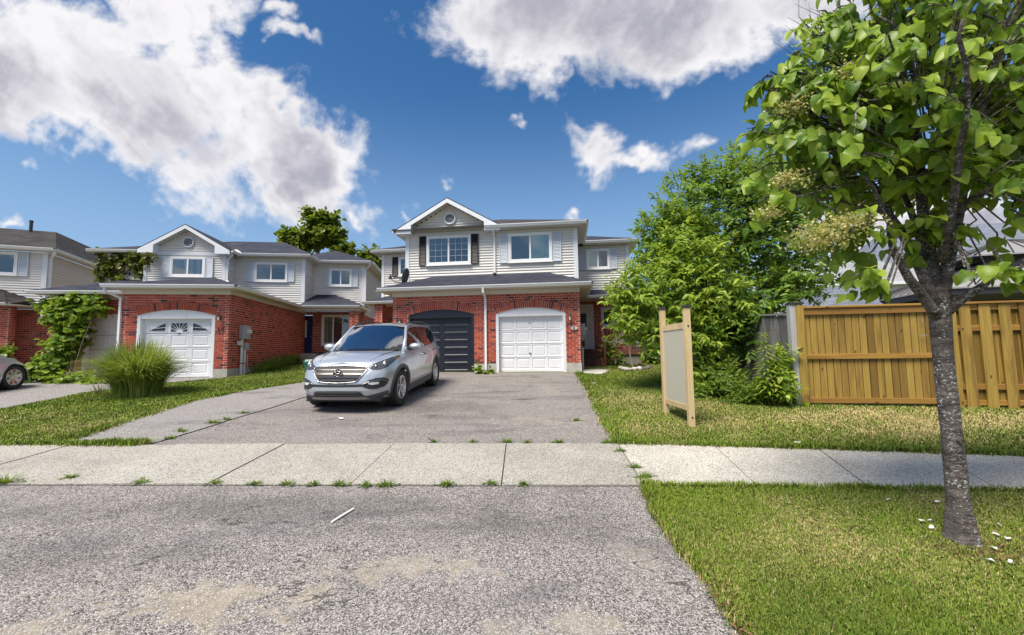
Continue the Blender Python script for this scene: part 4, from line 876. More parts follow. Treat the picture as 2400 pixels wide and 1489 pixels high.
# porch in front of the recessed end
L.soffit([(.0, 5.42), (2.98, 5.42), (2.98, 7.25), (.0, 7.25)], 3.775); L.gutter([(.36, 5.42), (2.98, 5.42), (2.98, 7.6)], 3.79); zp = 3.885
L.roof([[(.30, 5.36, zp), (3.06, 5.36, zp), (1.40, 7.23, 4.62), (.50, 7.23, 4.62)], [(3.06, 5.36, zp), (3.06, 7.7, zp), (2.84, 7.7, zp + .2), (2.3, 7.23, 4.3), (1.40, 7.23, 4.62)]])
L.fascia_box(.02, 2.95, 5.55, 5.65, 3.66, 3.774, 'cream', 'beam')
for (q, r_) in (((2.47, 5.6), (2.88, 5.6)), ((2.88, 5.6), (2.88, 5.98)), ((2.88, 5.98), (2.47, 5.98)), ((2.47, 5.98), (2.47, 5.6))): L.brickwall(q, r_, 1.0, 3.77, own=False)
L.brickwall((0, 7.25), (2.81, 7.25), 1.23, 3.77, hole=lambda z: [(0.0, .36)] if z < 3.60 else [], own=False); L.brickwall((2.81, 7.25), (2.81, 12), 1.2, 3.6, own=False)
L.window(.80, 2.35, 2.10, 3.62, 7.235, 3, ('curtain_tan', 'curtain_maroon', 'curtain_maroon'), fw_=.09, trim='white')
fd = L.part('front_door', MB().box(-.1, .345, 7.28, 7.33, 1.74, 3.55), 'door_blue'); L.part('door_glass', MB().box(.0, .09, 7.268, 7.279, 2.5, 3.35), 'cream', fd); L.part('handle', MB().lathe([(0, -.05), (.025, -.04), (.012, 0)], (.29, 7.28, 2.52), 'y', 10), 'steel', fd)
L.part('porch_step', MB().bbox(.02, .9, 6.0, 7.25, 1.1, 1.42, .02).bbox(.02, .75, 6.5, 7.24, 1.42, 1.70, .02), 'concrete')
L.part('porch_light', MB().lathe([(0, -.10), (.035, -.09), (.045, -.04), (.03, 0)], (.62, 7.23, 3.28), 'y', 10), 'metal_dark')
L.lamp(-.25, 2.86, 0)
# house number 10 in dark figures
def num(pts, r_=.012): return MB().tube([(u, -.03, z) for u, z in pts], r_, 6)
L.part('numeral', num([(-.315, 2.535), (-.29, 2.565), (-.29, 2.435)]).tube([(-.315, -.03, 2.435), (-.265, -.03, 2.435)], .010, 6), 'metal_dark'); L.part('numeral', num([(-.16 + .038 * math.cos(t), 2.50 + .066 * math.sin(t)) for t in np.linspace(0, 2 * math.pi, 21)]), 'metal_dark')
L.finish()
# ---------------- the next house on the far left
K = House('semi_detached_house', 'brown-roofed house with plain wide siding flank beyond the grape vine', (-19.70, 17.86), R(23), 1.0, budget=140)
K.core([(-9, -.1, 2.2, 9, .5, 3.6)])
K.siding((-6, 0), (0, 0), 3.95, 6.10); K.siding((0, 0), (0, 8), 3.3, 6.1, 'siding_side', ch=.125)
K.fascia_box(-.14, .022, -.045, .16, 3.95, 6.1, name='corner_board')
K.window(-2.6, -.88, 5.08, 6.05, -.042, 2, ('room_dark', 'room_dark'), fw_=.085); K.shutter(-.86, -.56, 5.06, 6.05, -.042)
K.soffit([(-6, -.4), (.4, -.4), (.4, 8), (0, 8), (0, 0), (-6, 0)], 6.12); K.gutter([(-6, -.4), (.36, -.4), (.36, 8)], 6.13, h=.11)
K.roof([[(-8, -.47, 6.24), (.44, -.47, 6.24), (-.85, 2.3, 7.55), (-8, 2.3, 7.55)], [(.44, -.47, 6.24), (.44, 9, 6.24), (-.85, 9, 7.55), (-.85, 2.3, 7.55)]], 'shingle_brown')
K.spout([(.34, -.30, 6.15), (.32, -.26, 6.05), (.06, .1, 5.9), (.06, .1, 4.0)], r=.045)
K.part('vent_pipe', MB().lathe([(.06, 0), (.06, .55), (.07, .55), (.07, .62), (0, .62)], (-1.55, 1.95, 7.3), seg=12), 'metal_dark')
# lower storey: skirt roof on a brick pillar, brick wall behind
K.soffit([(-6, -.42), (-.93, -.42), (-.1, 1.3), (-6, 1.3)], 3.80); K.gutter([(-6, -.42), (-.94, -.42), (-.25, 1.15)], 3.81)
K.roof([[(-6, -.48, 3.90), (-.88, -.48, 3.90), (-1.32, .02, 4.55), (-6, .02, 4.55)], [(-.88, -.48, 3.90), (-.1, 1.3, 3.90), (-.2, .02, 4.12), (-1.32, .02, 4.55)]], 'shingle_brown')
K.brickwall((-3, 0), (-1.02, 0), 1.1, 3.78); K.brickwall((-1.02, 0), (-1.02, .4), 1.1, 3.78, own=False); K.brickwall((-3, 1.15), (.05, 1.15), 1.0, 3.78, own=False); K.brickwall((.05, 1.15), (.05, 8), 1.0, 3.35, own=False)
K.spout([(-.02, .98, 3.82), (-.02, 1.06, 3.7), (-.02, 1.06, 1.2)], r=.045)
K.finish()
# ------------------------------------------------------------------ vehicles
def lerpt(tab, x):
    if x <= tab[0][0]: return tab[0][1]
    for (a, b), (c, d) in zip(tab[:-1], tab[1:]):
        if x <= c:
            t = (x - a) / (c - a); t = t * t * (3 - 2 * t) * .35 + t * .65; return b + (d - b) * t
    return tab[-1][1]
class Car:
    """nose along +x, left side +y, wheels on z = 0"""
    def __init__(s, root, P): s.root = root; s.__dict__.update(P)
    def zt(s, x): return lerpt(s.ZT, x)
    def zb(s, x): return lerpt(s.ZB, x)
    def outline(s, v, n=144):
        w, xf, xr = lerpt(s.WV, v), lerpt(s.XF, v), lerpt(s.XR, v); out = []
        for i in range(n):
            a = 2 * math.pi * i / n; c, k = math.cos(a), math.sin(a); e = 2 / (s.NF if c > 0 else s.NR)
            X = abs(c) ** e; Y = math.copysign(abs(k) ** e, k); out.append((s.XC + (xf - s.XC) * X if c > 0 else s.XC + (xr - s.XC) * X, w * Y))
        return out
    def pt(s, x, y, v): return (x, y, s.zb(x) + (s.zt(x) - s.zb(x)) * v)
    def sidey(s, x, z):                    # half width of the body side at (x, z)
        v = min(1, max(0, (z - s.zb(x)) / (s.zt(x) - s.zb(x)))); w, xf, xr = lerpt(s.WV, v), lerpt(s.XF, v), lerpt(s.XR, v)
        t = (x - s.XC) / ((xf if x > s.XC else xr) - s.XC); n = s.NF if x > s.XC else s.NR; return w * max(0, 1 - min(1, abs(t)) ** n) ** (1 / n)
    def frontx(s, y, z):
        x = lerpt(s.XF, .5)
        for _ in range(6):
            v = min(1, max(0, (z - s.zb(x)) / (s.zt(x) - s.zb(x)))); w, xf = lerpt(s.WV, v), lerpt(s.XF, v)
            x = s.XC + (xf - s.XC) * max(0, 1 - min(1, abs(y) / w) ** s.NF) ** (1 / s.NF)
        return x
    def body(s, m):
        lv = np.linspace(0, 1, 19); n = 208; g = [[s.pt(x, y, v) for x, y in s.outline(v, n)] for v in lv]
        mb = MB(); vs = [p for r_ in g for p in r_]; fs = []
        for k in range(len(lv) - 1):
            for i in range(n):
                j = (i + 1) % n; q = (k * n + i, k * n + j, (k + 1) * n + j, (k + 1) * n + i); c = np.mean([vs[t] for t in q], axis=0)
                if abs(c[1]) > .55 and any(math.hypot(c[0] - ax, c[2] - s.WR) < s.AR for ax in s.AX): continue
                fs.append(q)
        top = g[-1]; base = (len(lv) - 1) * n; rings = [1, .96, .88, .7, .45, .2, 0.0]; prev = [base + i for i in range(n)]
        for r_ in rings[1:]:
            cur = []
            for (x, y, z) in top:
                d = lerpt(s.DOME, x); cur.append(len(vs)); vs.append((x - .0 * r_, y * r_, z + d * (1 - r_ ** 2.4)))
            for i in range(n): j = (i + 1) % n; fs.append((prev[i], prev[j], cur[j], cur[i]))
            prev = cur
        mb.add(vs, fs); me = mb.mesh('body'); bm = bmesh.new(); bm.from_mesh(me); bmesh.ops.remove_doubles(bm, verts=bm.verts, dist=.0005); bmesh.ops.recalc_face_normals(bm, faces=bm.faces); bm.to_mesh(me); bm.free()
        smoothed(me, 38); me.materials.append(M[m]); return link('body', me, s.root)
    # greenhouse side surface
    def gy(s, x, z): return s.GY0 - (z - s.GZ0) * s.GK - (.09 * ((-.9 - x) / 1.3) ** 2 if x < -.9 else 0)
    def col(s, name, m, lo, hi, xs, off=0.0, parent=None, sides=(1, -1), nz=6):
        for sg in sides:
            mb = MB(); mb.grid([[(x, sg * (s.gy(x, z) + off), z) for z in np.linspace(lerpt2(lo, x), lerpt2(hi, x), nz)] for x in xs]); me = mb.mesh(name); me.shade_smooth(); me.materials.append(M[m]); link(name, me, parent or s.root)
    def side_patch(s, name, m, pts, off=.004, sides=(1, -1), parent=None):      # polygon (x, z) on the lower body side
        for sg in sides:
            mb = MB(); mb.quad(*[(x, sg * (s.sidey(x, z) + off), z) for x, z in pts]); mb.build(name, m, parent or s.root)
    def side_strip(s, name, m, path, w, off=.003, sides=(1, -1)):
        for sg in sides:
            mb = MB(); r_ = []
            for i, (x, z) in enumerate(path):
                a = path[max(0, i - 1)]; b = path[min(len(path) - 1, i + 1)]; d = math.hypot(b[0] - a[0], b[1] - a[1]) or 1; nx, nz = -(b[1] - a[1]) / d * w / 2, (b[0] - a[0]) / d * w / 2
                r_.append([(x + nx, sg * (s.sidey(x + nx, z + nz) + off), z + nz), (x - nx, sg * (s.sidey(x - nx, z - nz) + off), z - nz)])
            mb.grid(r_); me = mb.mesh(name); me.shade_smooth(); me.materials.append(M[m]); link(name, me, s.root)
    def front_patch(s, name, m, poly, off=.004, parent=None, n=10, depth=0.0, mirror=False, smooth=True):
        """polygon in (y, z) laid on the nose; rows of constant t between its lower and upper edge lists"""
        lo, hi = poly; objs = []
        for sg in ((1, -1) if mirror else (1,)):
            mb = MB(); k = len(lo)
            g = [[None] * (n + 1) for _ in range(k)]
            for i in range(k):
                for j in range(n + 1):
                    t = j / n; y = lo[i][0] + (hi[i][0] - lo[i][0]) * t; z = lo[i][1] + (hi[i][1] - lo[i][1]) * t; g[i][j] = (s.frontx(y, z) + off, sg * y, z)
            mb.grid(g); me = mb.mesh(name)
            if smooth: me.shade_smooth()
            me.materials.append(M[m]); objs.append(link(name, me, parent or s.root))
        return objs
    def front_tube(s, name, m, pts, r_, off=.006, parent=None, mirror=False, closed=False):
        dense = []
        if closed: pts = pts + [pts[0]]
        for a, b in zip(pts[:-1], pts[1:]):
            for t in np.linspace(0, 1, 7)[:-1]: dense.append((a[0] + (b[0] - a[0]) * t, a[1] + (b[1] - a[1]) * t))
        dense.append(pts[-1])
        for sg in ((1, -1) if mirror else (1,)):
            mb = MB().tube([(s.frontx(y, z) + off, sg * y, z) for y, z in dense], r_, 6); me = mb.mesh(name); me.shade_smooth(); me.materials.append(M[m]); o = link(name, me, parent or s.root)
        return o
    def arches(s, m, w=.06, in_=.02):
        for ax in s.AX:
            for sg in (1, -1):
                mb = MB(); rows = []
                for t in np.linspace(R(-18), R(198), 40):
                    rows.append([])
                    for r_, o in ((s.AR - in_, -.03), (s.AR - in_, .008), (s.AR + w * .6, .014), (s.AR + w, .004)):
                        x, z = ax + r_ * math.cos(t), s.WR + r_ * math.sin(t); z = max(z, .17); rows[-1].append((x, sg * (s.sidey(x, max(z, s.zb(x) + .01)) + o), z))
                mb.grid(rows); me = mb.mesh('wheel_arch'); me.shade_smooth(); me.materials.append(M[m]); link('wheel_arch', me, s.root)
                wl = MB(); wl.grid([[(ax + (s.AR - .01) * math.cos(t), sg * y, s.WR + (s.AR - .01) * math.sin(t)) for y in (.5, .86)] for t in np.linspace(R(-15), R(195), 24)])
                wl.quad(*[(ax + (s.AR) * math.cos(t), sg * .5, s.WR + (s.AR) * math.sin(t)) for t in np.linspace(0, 2 * math.pi, 25)[:-1]]); wl.build('wheel_well', 'plastic_black', s.root)
    def wheels(s, spokes=5, rim='rim', split=True, steer=0, rr=.235):
        for ax in s.AX:
            for sg in (1, -1):
                y = sg * s.TR; W = s.TW / 2
                w = link('wheel', None, s.root, (ax, y, s.WR), (0, 0, steer if ax > 0 else 0)); w.empty_display_size = .1
                ty = MB().lathe([(rr, -W * .85), (s.WR - .03, -W), (s.WR - .008, -W * .85), (s.WR, -W * .5), (s.WR, W * .5), (s.WR - .008, W * .85), (s.WR - .03, W), (rr, W * .85)], axis='y', seg=48)
                for k in range(40):                  # tread blocks
                    a = 2 * math.pi * k / 40
                    for yy in (-W * .55, 0, W * .55):
                        c_, s_ = math.cos(a + (.05 if yy else 0)), math.sin(a + (.05 if yy else 0)); tx, tz = -s_ * .016, c_ * .016
                        ty.slab([(c_ * s.WR * 1.001 + tx, yy - .03, s_ * s.WR * 1.001 + tz), (c_ * s.WR * 1.001 - tx, yy - .03, s_ * s.WR * 1.001 - tz), (c_ * s.WR * 1.001 - tx, yy + .03, s_ * s.WR * 1.001 - tz), (c_ * s.WR * 1.001 + tx, yy + .03, s_ * s.WR * 1.001 + tz)], (c_ * .006, 0, s_ * .006))
                me = ty.mesh('tyre'); smoothed(me, 35); me.materials.append(M['tyre']); link('tyre', me, w)
                rm = MB().lathe([(rr + .004, -W * .8), (rr - .004, W * .86), (rr - .02, W * .88), (rr - .03, W * .72), (rr - .045, W * .2)], axis='y', seg=48)
                f_ = W * .70
                for k in range(spokes):
                    a = 2 * math.pi * k / spokes + .3
                    for d in ((-.13, .13) if split else (0,)):
                        ca_, sa_ = math.cos(a + d * .55), math.sin(a + d * .55); cb, sb = math.cos(a + d * 1.5), math.sin(a + d * 1.5); ww = .022 if split else .055
                        p0 = (ca_ * .045, sa_ * .045); p1 = (cb * (rr - .02), sb * (rr - .02)); nx, nz = -sa_ * ww, ca_ * ww
                        rm.slab([(p0[0] - nx * .7, f_ - .015, p0[1] - nz * .7), (p0[0] + nx * .7, f_ - .015, p0[1] + nz * .7), (p1[0] + nx, f_ + .012, p1[1] + nz), (p1[0] - nx, f_ + .012, p1[1] - nz)], (0, -.03, 0))
                rm.lathe([(0, f_ + .004), (.03, f_ + .004), (.055, f_ - .01), (.06, f_ - .05)], axis='y', seg=20)
                if sg < 0: rm.v = [(-x, -y_, z) for x, y_, z in rm.v]
                me = rm.mesh('rim'); smoothed(me, 35); me.materials.append(M[rim]); link('rim', me, w)
                link('brake', None, w) if False else MB().lathe([(0, sg * W * .1), (rr - .05, sg * W * .1)], axis='y', seg=32).build('brake_disc', 'plastic_black', w)
def lerpt2(tab, x):
    tab = sorted(tab)
    if x <= tab[0][0]: return tab[0][1]
    for (a, b), (c, d) in zip(tab[:-1], tab[1:]):
        if x <= c: return b + (d - b) * (x - a) / (c - a) if c > a else d
    return tab[-1][1]
def arcgrid(bot, top, n=14, m_=8, bulge=(0, 0)):
    """bot/top: (x_center, x_edge, half_y, z_center, z_edge)"""
    g = []
    for j in range(m_ + 1):
        t = j / m_; r_ = []
        for i in range(n + 1):
            k = -1 + 2 * i / n; f = lambda q: ((q[0] + (q[1] - q[0]) * k * k), q[2] * k, q[3] + (q[4] - q[3]) * k * k); a, b = f(bot), f(top); bl = math.sin(math.pi * t)
            r_.append((a[0] + (b[0] - a[0]) * t + bl * bulge[0], a[1] + (b[1] - a[1]) * t, a[2] + (b[2] - a[2]) * t + bl * bulge[1]))
        g.append(r_)
    return g
def car_at(name, label, fl, fr_dir, P):
    """fl: contact of the front left tyre on the slope, fr_dir: heading in plan"""
    d = Vector((fr_dir[0], fr_dir[1], 0)).normalized(); lf = Vector((-d.y, d.x, 0)); c = Vector((fl[0], fl[1], 0)) - lf * P['TR'] * P.get('SGN', 1) - d * P['AX'][0]
    o = thing(name, label, 'car', (c.x, c.y, SLOPE * c.y + .012)); pitch = math.asin(SLOPE * d.y); roll = -SLOPE * lf.y
    fx = Vector((d.x, d.y, d.y * SLOPE)).normalized(); fz = Vector((0, -SLOPE, 1)).normalized(); fy = fz.cross(fx).normalized(); fz = fx.cross(fy)
    o.rotation_euler = Matrix((fx, fy, fz)).transposed().to_euler(); return o
SUV = dict(XC=.2, NF=4.2, NR=5.0, AX=(1.35, -1.35), WR=.368, AR=.415, TR=.80, TW=.235,
           ZT=[(-2.5, 1.17), (-2.2, 1.17), (-1, 1.11), (0, 1.075), (1.0, 1.055), (1.5, 1.02), (1.9, .955), (2.1, .885), (2.3, .84)], ZB=[(-2.5, .36), (-1.9, .26), (1.9, .25), (2.3, .25)],
           WV=[(0, .87), (.12, .915), (.3, .935), (.5, .945), (.66, .945), (.8, .925), (.92, .89), (1, .845)], XF=[(0, 2.18), (.12, 2.25), (.3, 2.29), (.55, 2.28), (.75, 2.24), (.9, 2.17), (1, 2.06)], XR=[(0, -2.28), (.25, -2.40), (.5, -2.40), (.75, -2.36), (1, -2.26)],
           DOME=[(-2.5, .0), (.4, .0), (1.1, .055), (1.7, .06), (2.0, .035), (2.3, .02)], GY0=.855, GZ0=1.06, GK=.44)
root = car_at('parked_car', 'silver-blue SUV parked nose-out on the driveway before the navy garage door', (-2.36, 8.80), (-.075, -.997), SUV)
c = Car(root, SUV); bd = c.body('paint_silver'); c.arches('plastic_grey'); c.wheels(5, steer=R(-3))
# glasshouse
hi = [(-2.24, 1.18), (-1.93, 1.54), (-1.8, 1.585), (-1.0, 1.625), (-.2, 1.63), (.22, 1.60), (.45, 1.46), (1.0, 1.06)]; lo = [(-2.24, 1.15), (-1, 1.09), (0, 1.055), (1.0, 1.03)]
xs = [-2.24, -2.1, -1.93, -1.8, -1.6, -1.3, -1, -.7, -.4, -.2, 0, .22, .45, .65, .85, 1.0]
c.col('cabin_side', 'paint_silver', lo, hi, xs)
dl = [(-1.98, 1.32), (-1.75, 1.20), (-1.3, 1.135), (-.6, 1.11), (.2, 1.10), (.80, 1.095)]; dh = [(-1.98, 1.34), (-1.86, 1.46), (-1.6, 1.535), (-1, 1.57), (-.3, 1.575), (.12, 1.555), (.35, 1.45), (.80, 1.12)]
c.col('window_surround', 'gloss_black', dl, dh, [-1.98, -1.86, -1.75, -1.6, -1.3, -1, -.6, -.3, .12, .35, .6, .80], .004)
def sub(t, d): return [(x, z + d) for x, z in t]
for (x0, x1) in ((-.26, .74), (-1.16, -.34), (-1.93, -1.24)): c.col('side_window', 'glass_car', sub(dl, .012), sub(dh, -.014), list(np.linspace(x0, x1, 10)), .010)
def panel(name, m, g, off=0):
    mb = MB().grid(g); me = mb.mesh(name); me.shade_smooth(); me.materials.append(M[m]); return link(name, me, root)
panel('roof', 'paint_silver', [[(x, k * (.60 - (.05 * ((-.9 - x) / 1.1) ** 2 if x < -.9 else 0)), z - .045 * k * k) for k in np.linspace(-1, 1, 13)] for x, z in ((.36, 1.625), (.2, 1.648), (-.1, 1.668), (-.6, 1.68), (-1.2, 1.668), (-1.7, 1.638), (-2.02, 1.60))])
panel('windscreen_surround', 'gloss_black', arcgrid((1.24, .90, .80, 1.095, 1.055), (.37, .24, .605, 1.622, 1.582), bulge=(.015, .02)))
ws = panel('windscreen', 'glass_car', [[(x + .010, y * .965, z + .012) for x, y, z in r_] for r_ in arcgrid((1.17, .86, .79, 1.13, 1.085), (.40, .27, .605, 1.605, 1.565), bulge=(.015, .02))])
panel('dashboard', 'seat', [[(x, y, z) for y in np.linspace(-.7, .7, 5)] for x, z in ((1.0, 1.10), (.6, 1.09), (.45, .95))])
panel('tailgate_glass', 'gloss_black', arcgrid((-2.26, -2.2, .70, 1.16, 1.16), (-2.0, -1.9, .55, 1.585, 1.55), bulge=(-.03, .02)))
panel('spoiler', 'paint_silver', [[(x, y, z) for y in np.linspace(-.53, .53, 7)] for x, z in ((-1.95, 1.625), (-2.18, 1.60), (-2.18, 1.575), (-1.98, 1.575))])
for sg in (1, -1):     # A pillars, roof rails, mirrors, handles
    MB().tube([(.93, sg * .80, 1.06), (.56, sg * .72, 1.33), (.24, sg * .625, 1.585), (-.2, sg * .62, 1.625)], [.045, .04, .036, .02], 8).build('pillar', 'paint_silver', root, smooth=True)
    MB().tube([(.16, sg * .60, 1.612), (.05, sg * .60, 1.675), (-.4, sg * .60, 1.70), (-1.2, sg * .59, 1.69), (-1.6, sg * .575, 1.66), (-1.72, sg * .57, 1.625)], .017, 8).build('roof_rail', 'plastic_black', root, smooth=True)
    mr = link('mirror', None, root, (.62, sg * .90, 1.14))
    g = []; 
    for i in range(9):
        a = math.pi * i / 8; g.append([(.10 * math.cos(b) * math.sin(a) + .02, sg * (.0 + .135 * -math.cos(a) * 1 + .07), .075 * math.sin(b) * math.sin(a) ** .8 + .015) for b in np.linspace(0, 2 * math.pi, 15)])
    mm = MB().grid(g); mm.build('mirror_shell', 'paint_silver', mr, smooth=True); MB().tube([(.02, sg * -.09, -.06), (.02, sg * -.02, -.05), (.02, sg * .05, -.045)], .024, 8).build('mirror_arm', 'plastic_black', mr, smooth=True)
    for hx, hz in ((-.17, .93), (-1.08, .985)):
        yb = c.sidey(hx, hz); MB().tube([(hx + .10, sg * yb, hz), (hx + .07, sg * (yb + .035), hz), (hx - .07, sg * (yb + .035), hz + .004), (hx - .10, sg * yb, hz + .004)], .014, 8).build('door_handle', 'chrome', root, smooth=True)
        MB().lathe([(0, 0), (.045, 0)], (hx, sg * (yb + .004), hz), 'y', 16).build('handle_recess', 'plastic_grey', root)
c.side_strip('door_seam', 'metal_dark', [(.80, 1.04), (.78, .8), (.72, .5), (.70, .40)], .009); c.side_strip('door_seam', 'metal_dark', [(-.30, 1.06), (-.31, .7), (-.31, .40)], .009); c.side_strip('door_seam', 'metal_dark', [(-1.12, 1.09), (-1.10, .95), (-.98, .72), (-.86, .50), (-.84, .40)], .009)
c.side_strip('sill_trim', 'plastic_grey', [(.93, .29), (.4, .30), (-.4, .31), (-.93, .32)], .16, .012); c.side_strip('sill_moulding', 'chrome', [(.85, .415), (.2, .42), (-.86, .445)], .016, .016)
c.side_strip('belt_moulding', 'chrome', [(.70, 1.075), (0, 1.085), (-1.0, 1.12)], .012, .0)
# nose: grille, lamps, bumper
N = 14
def edgeline(pts, n=N):
    d = [0]
    for a, b in zip(pts[:-1], pts[1:]): d.append(d[-1] + math.hypot(b[0] - a[0], b[1] - a[1]))
    out = []
    for t in np.linspace(0, d[-1], n):
        for i in range(len(pts) - 1):
            if t <= d[i + 1] + 1e-9: k = (t - d[i]) / (d[i + 1] - d[i]); out.append((pts[i][0] + (pts[i + 1][0] - pts[i][0]) * k, pts[i][1] + (pts[i + 1][1] - pts[i][1]) * k)); break
    return out
gtop = [(-.50, .845), (-.3, .862), (0, .868), (.3, .862), (.50, .845)]; gbot = [(-.46, .74), (-.34, .60), (0, .578), (.34, .60), (.46, .74)]
gr = c.front_patch('grille', 'plastic_black', (edgeline(gbot, 25), edgeline(gtop, 25)), .006)[0]
hexa = [(-.50, .845), (-.525, .80), (-.36, .60), (-.2, .582), (0, .575), (.2, .582), (.36, .60), (.525, .80), (.50, .845), (.25, .866), (0, .872), (-.25, .866)]
c.front_tube('surround', 'chrome', hexa, .013, .010, gr, closed=True)
for z, hw in ((.805, .49), (.735, .44), (.672, .385), (.618, .335)):
    lo_ = [(y, z - .008 + .006 * (1 - (y / hw) ** 2)) for y in np.linspace(-hw, hw, 25)]; hi_ = [(y, z + .010 + .006 * (1 - (y / hw) ** 2)) for y in np.linspace(-hw, hw, 25)]
    c.front_patch('bar', 'chrome_dark', (lo_, hi_), .022, gr, 3)
em = MB(); ex = c.frontx(0, .74) + .032      # oval badge with its slanted H
em.tube([(ex, .088 * math.cos(t), .742 + .048 * math.sin(t)) for t in np.linspace(0, 2 * math.pi, 33)], .0085, 6)
em.tube([(ex, .030, .785), (ex, .050, .70)], .011, 6); em.tube([(ex, -.050, .785), (ex, -.030, .70)], .011, 6); em.tube([(ex, .04, .735), (ex, .012, .742), (ex, -.012, .742), (ex, -.04, .75)], .009, 6)
em.build('emblem', 'chrome', root, smooth=True); MB().lathe([(0, 0), (.085, 0)], (ex - .012, 0, .742), 'x', 24).build('emblem_back', 'gloss_black', root)
hl_lo = [(.515, .838), (.60, .80), (.72, .795), (.80, .83), (.865, .955)]; hl_hi = [(.53, .855), (.62, .90), (.72, .945), (.80, .985), (.868, 1.0)]
c.front_patch('headlight', 'lamp_inner', (edgeline(hl_lo), edgeline(hl_hi)), .004, mirror=True); c.front_tube('headlight_trim', 'chrome', [(.525, .845), (.61, .81), (.715, .808), (.785, .84), (.835, .93)], .009, .008, mirror=True); c.front_tube('headlight_trim', 'plastic_black', [(.52, .858), (.62, .908), (.72, .953), (.80, .992), (.865, 1.008)], .007, .006, mirror=True)
for sg in (1, -1):
    for (y, z, r_, m_) in ((.745, .895, .047, 'chrome'), (.635, .865, .030, 'chrome')):
        x = c.frontx(y, z); MB().lathe([(r_ * .62, .018), (r_, .012), (r_, -.01)], (x, sg * y, z), 'x', 20).build('lamp_ring', m_, root, smooth=True); MB().lathe([(0, .028), (r_ * .35, .024), (r_ * .62, .015)], (x, sg * y, z), 'x', 20).build('lamp_lens', 'lens', root, smooth=True)
c.front_patch('indicator', 'amber', ([(.845, .93), (.862, .95)], [(.85, .995), (.868, 1.0)]), .007, mirror=True, n=3)
fg_lo = [(.475, .50), (.60, .445), (.70, .44), (.80, .475), (.83, .56)]; fg_hi = [(.47, .565), (.56, .62), (.68, .648), (.78, .645), (.835, .60)]
c.front_patch('fog_recess', 'plastic_black', (edgeline(fg_lo), edgeline(fg_hi)), .005, mirror=True); c.front_tube('fog_trim', 'chrome', [(.46, .545), (.60, .60), (.74, .612), (.81, .585), (.822, .53), (.79, .478), (.70, .447), (.60, .45)], .010, .010, mirror=True)
c.front_patch('fog_lamp', 'lens', (edgeline([(.56, .555), (.62, .53), (.72, .535)]), edgeline([(.565, .572), (.64, .582), (.725, .575)])), .012, mirror=True)
c.front_patch('bumper_slot', 'plastic_black', (edgeline([(-.47, .505), (0, .50), (.47, .505)]), edgeline([(-.47, .552), (0, .535), (.47, .552)])), .005)
c.front_patch('lower_intake', 'plastic_black', (edgeline([(-.50, .325), (0, .32), (.50, .325)], 21), edgeline([(-.40, .425), (0, .43), (.40, .425)], 21)), .006)
for z in (.352, .384, .41): c.front_tube('intake_bar', 'plastic_grey', [(-.46, z), (0, z), (.46, z)], .006, .010)
c.front_patch('bumper_valance', 'plastic_grey', (edgeline([(-.86, .252), (0, .252), (.86, .252)], 41), edgeline([(-.90, .405), (-.54, .33), (0, .318), (.54, .33), (.90, .405)], 41)), .005)
c.front_patch('skid_plate', 'skid', (edgeline([(-.58, .255), (0, .252), (.58, .255)], 21), edgeline([(-.50, .315), (0, .312), (.50, .315)], 21)), .012)
c.front_patch('plate_mount', 'plastic_grey', ([(-.18, .552), (.18, .552)], [(-.18, .575), (.18, .575)]), .012, n=3)
MB().box(-2.1, 2.05, -.72, .72, .20, .30).build('underbody', 'plastic_black', root)
for sg in (1, -1):
    MB().tube([(1.13, sg * .42, 1.115), (1.02, sg * .1, 1.145), (1.0, sg * -.05, 1.15)], .009, 6).build('wiper', 'plastic_black', root)
    MB().tube([(1.95, sg * .50, .955 ), (1.55, sg * .60, 1.052), (1.1, sg * .70, 1.085)], .006, 5).build('bonnet_seam', 'metal_dark', root)
st = MB()
for sg in (1, -1): st.bbox(-.45, -.28, sg * .38 - .2, sg * .38 + .2, .9, 1.32, .05).bbox(-.43, -.33, sg * .38 - .12, sg * .38 + .12, 1.34, 1.5, .03)
st.build('seat', 'seat', root)
# ---------------- the saloon at the left edge, nose to its garage
SED = dict(XC=.2, NF=3.4, NR=4.0, AX=(1.30, -1.30), WR=.325, AR=.365, TR=.76, TW=.20, SGN=-1,
           ZT=[(-2.4, .98), (-1, .95), (0, .92), (.9, .90), (1.4, .84), (1.8, .74), (2.1, .66)], ZB=[(-2.4, .28), (-1.8, .20), (1.8, .20), (2.2, .22)],
           WV=[(0, .82), (.2, .87), (.5, .89), (.75, .87), (1, .79)], XF=[(0, 2.06), (.3, 2.14), (.6, 2.12), (.85, 2.04), (1, 1.90)], XR=[(0, -2.2), (.4, -2.3), (1, -2.2)],
           DOME=[(-2.4, .03), (-1.5, .02), (.5, 0), (1.0, .06), (1.6, .055), (2.1, .02)], GY0=.80, GZ0=.92, GK=.45)
root = car_at('parked_car', 'pale lilac-silver saloon parked beside the brick house with the grape vine', (-13.83, 11.86), (-.16, .987), SED)
c = Car(root, SED); c.body('paint_lilac'); c.arches('paint_lilac', .035, .01); c.wheels(7, split=False, rr=.225)
hi = [(-1.9, .97), (-1.3, 1.32), (-.6, 1.43), (.0, 1.42), (.35, 1.30), (1.1, .92)]; lo = [(-1.9, .95), (0, .91), (1.1, .89)]
c.col('cabin_side', 'paint_lilac', lo, hi, [-1.9, -1.6, -1.3, -.9, -.6, -.3, 0, .2, .35, .6, .85, 1.1]); c.col('side_window', 'gloss_black', [(-1.4, 1.02), (.75, .98)], [(-1.4, 1.18), (-1.1, 1.32), (-.6, 1.38), (0, 1.37), (.3, 1.26), (.75, 1.0)], [-1.4, -1.1, -.6, -.3, 0, .3, .5, .75], .006)
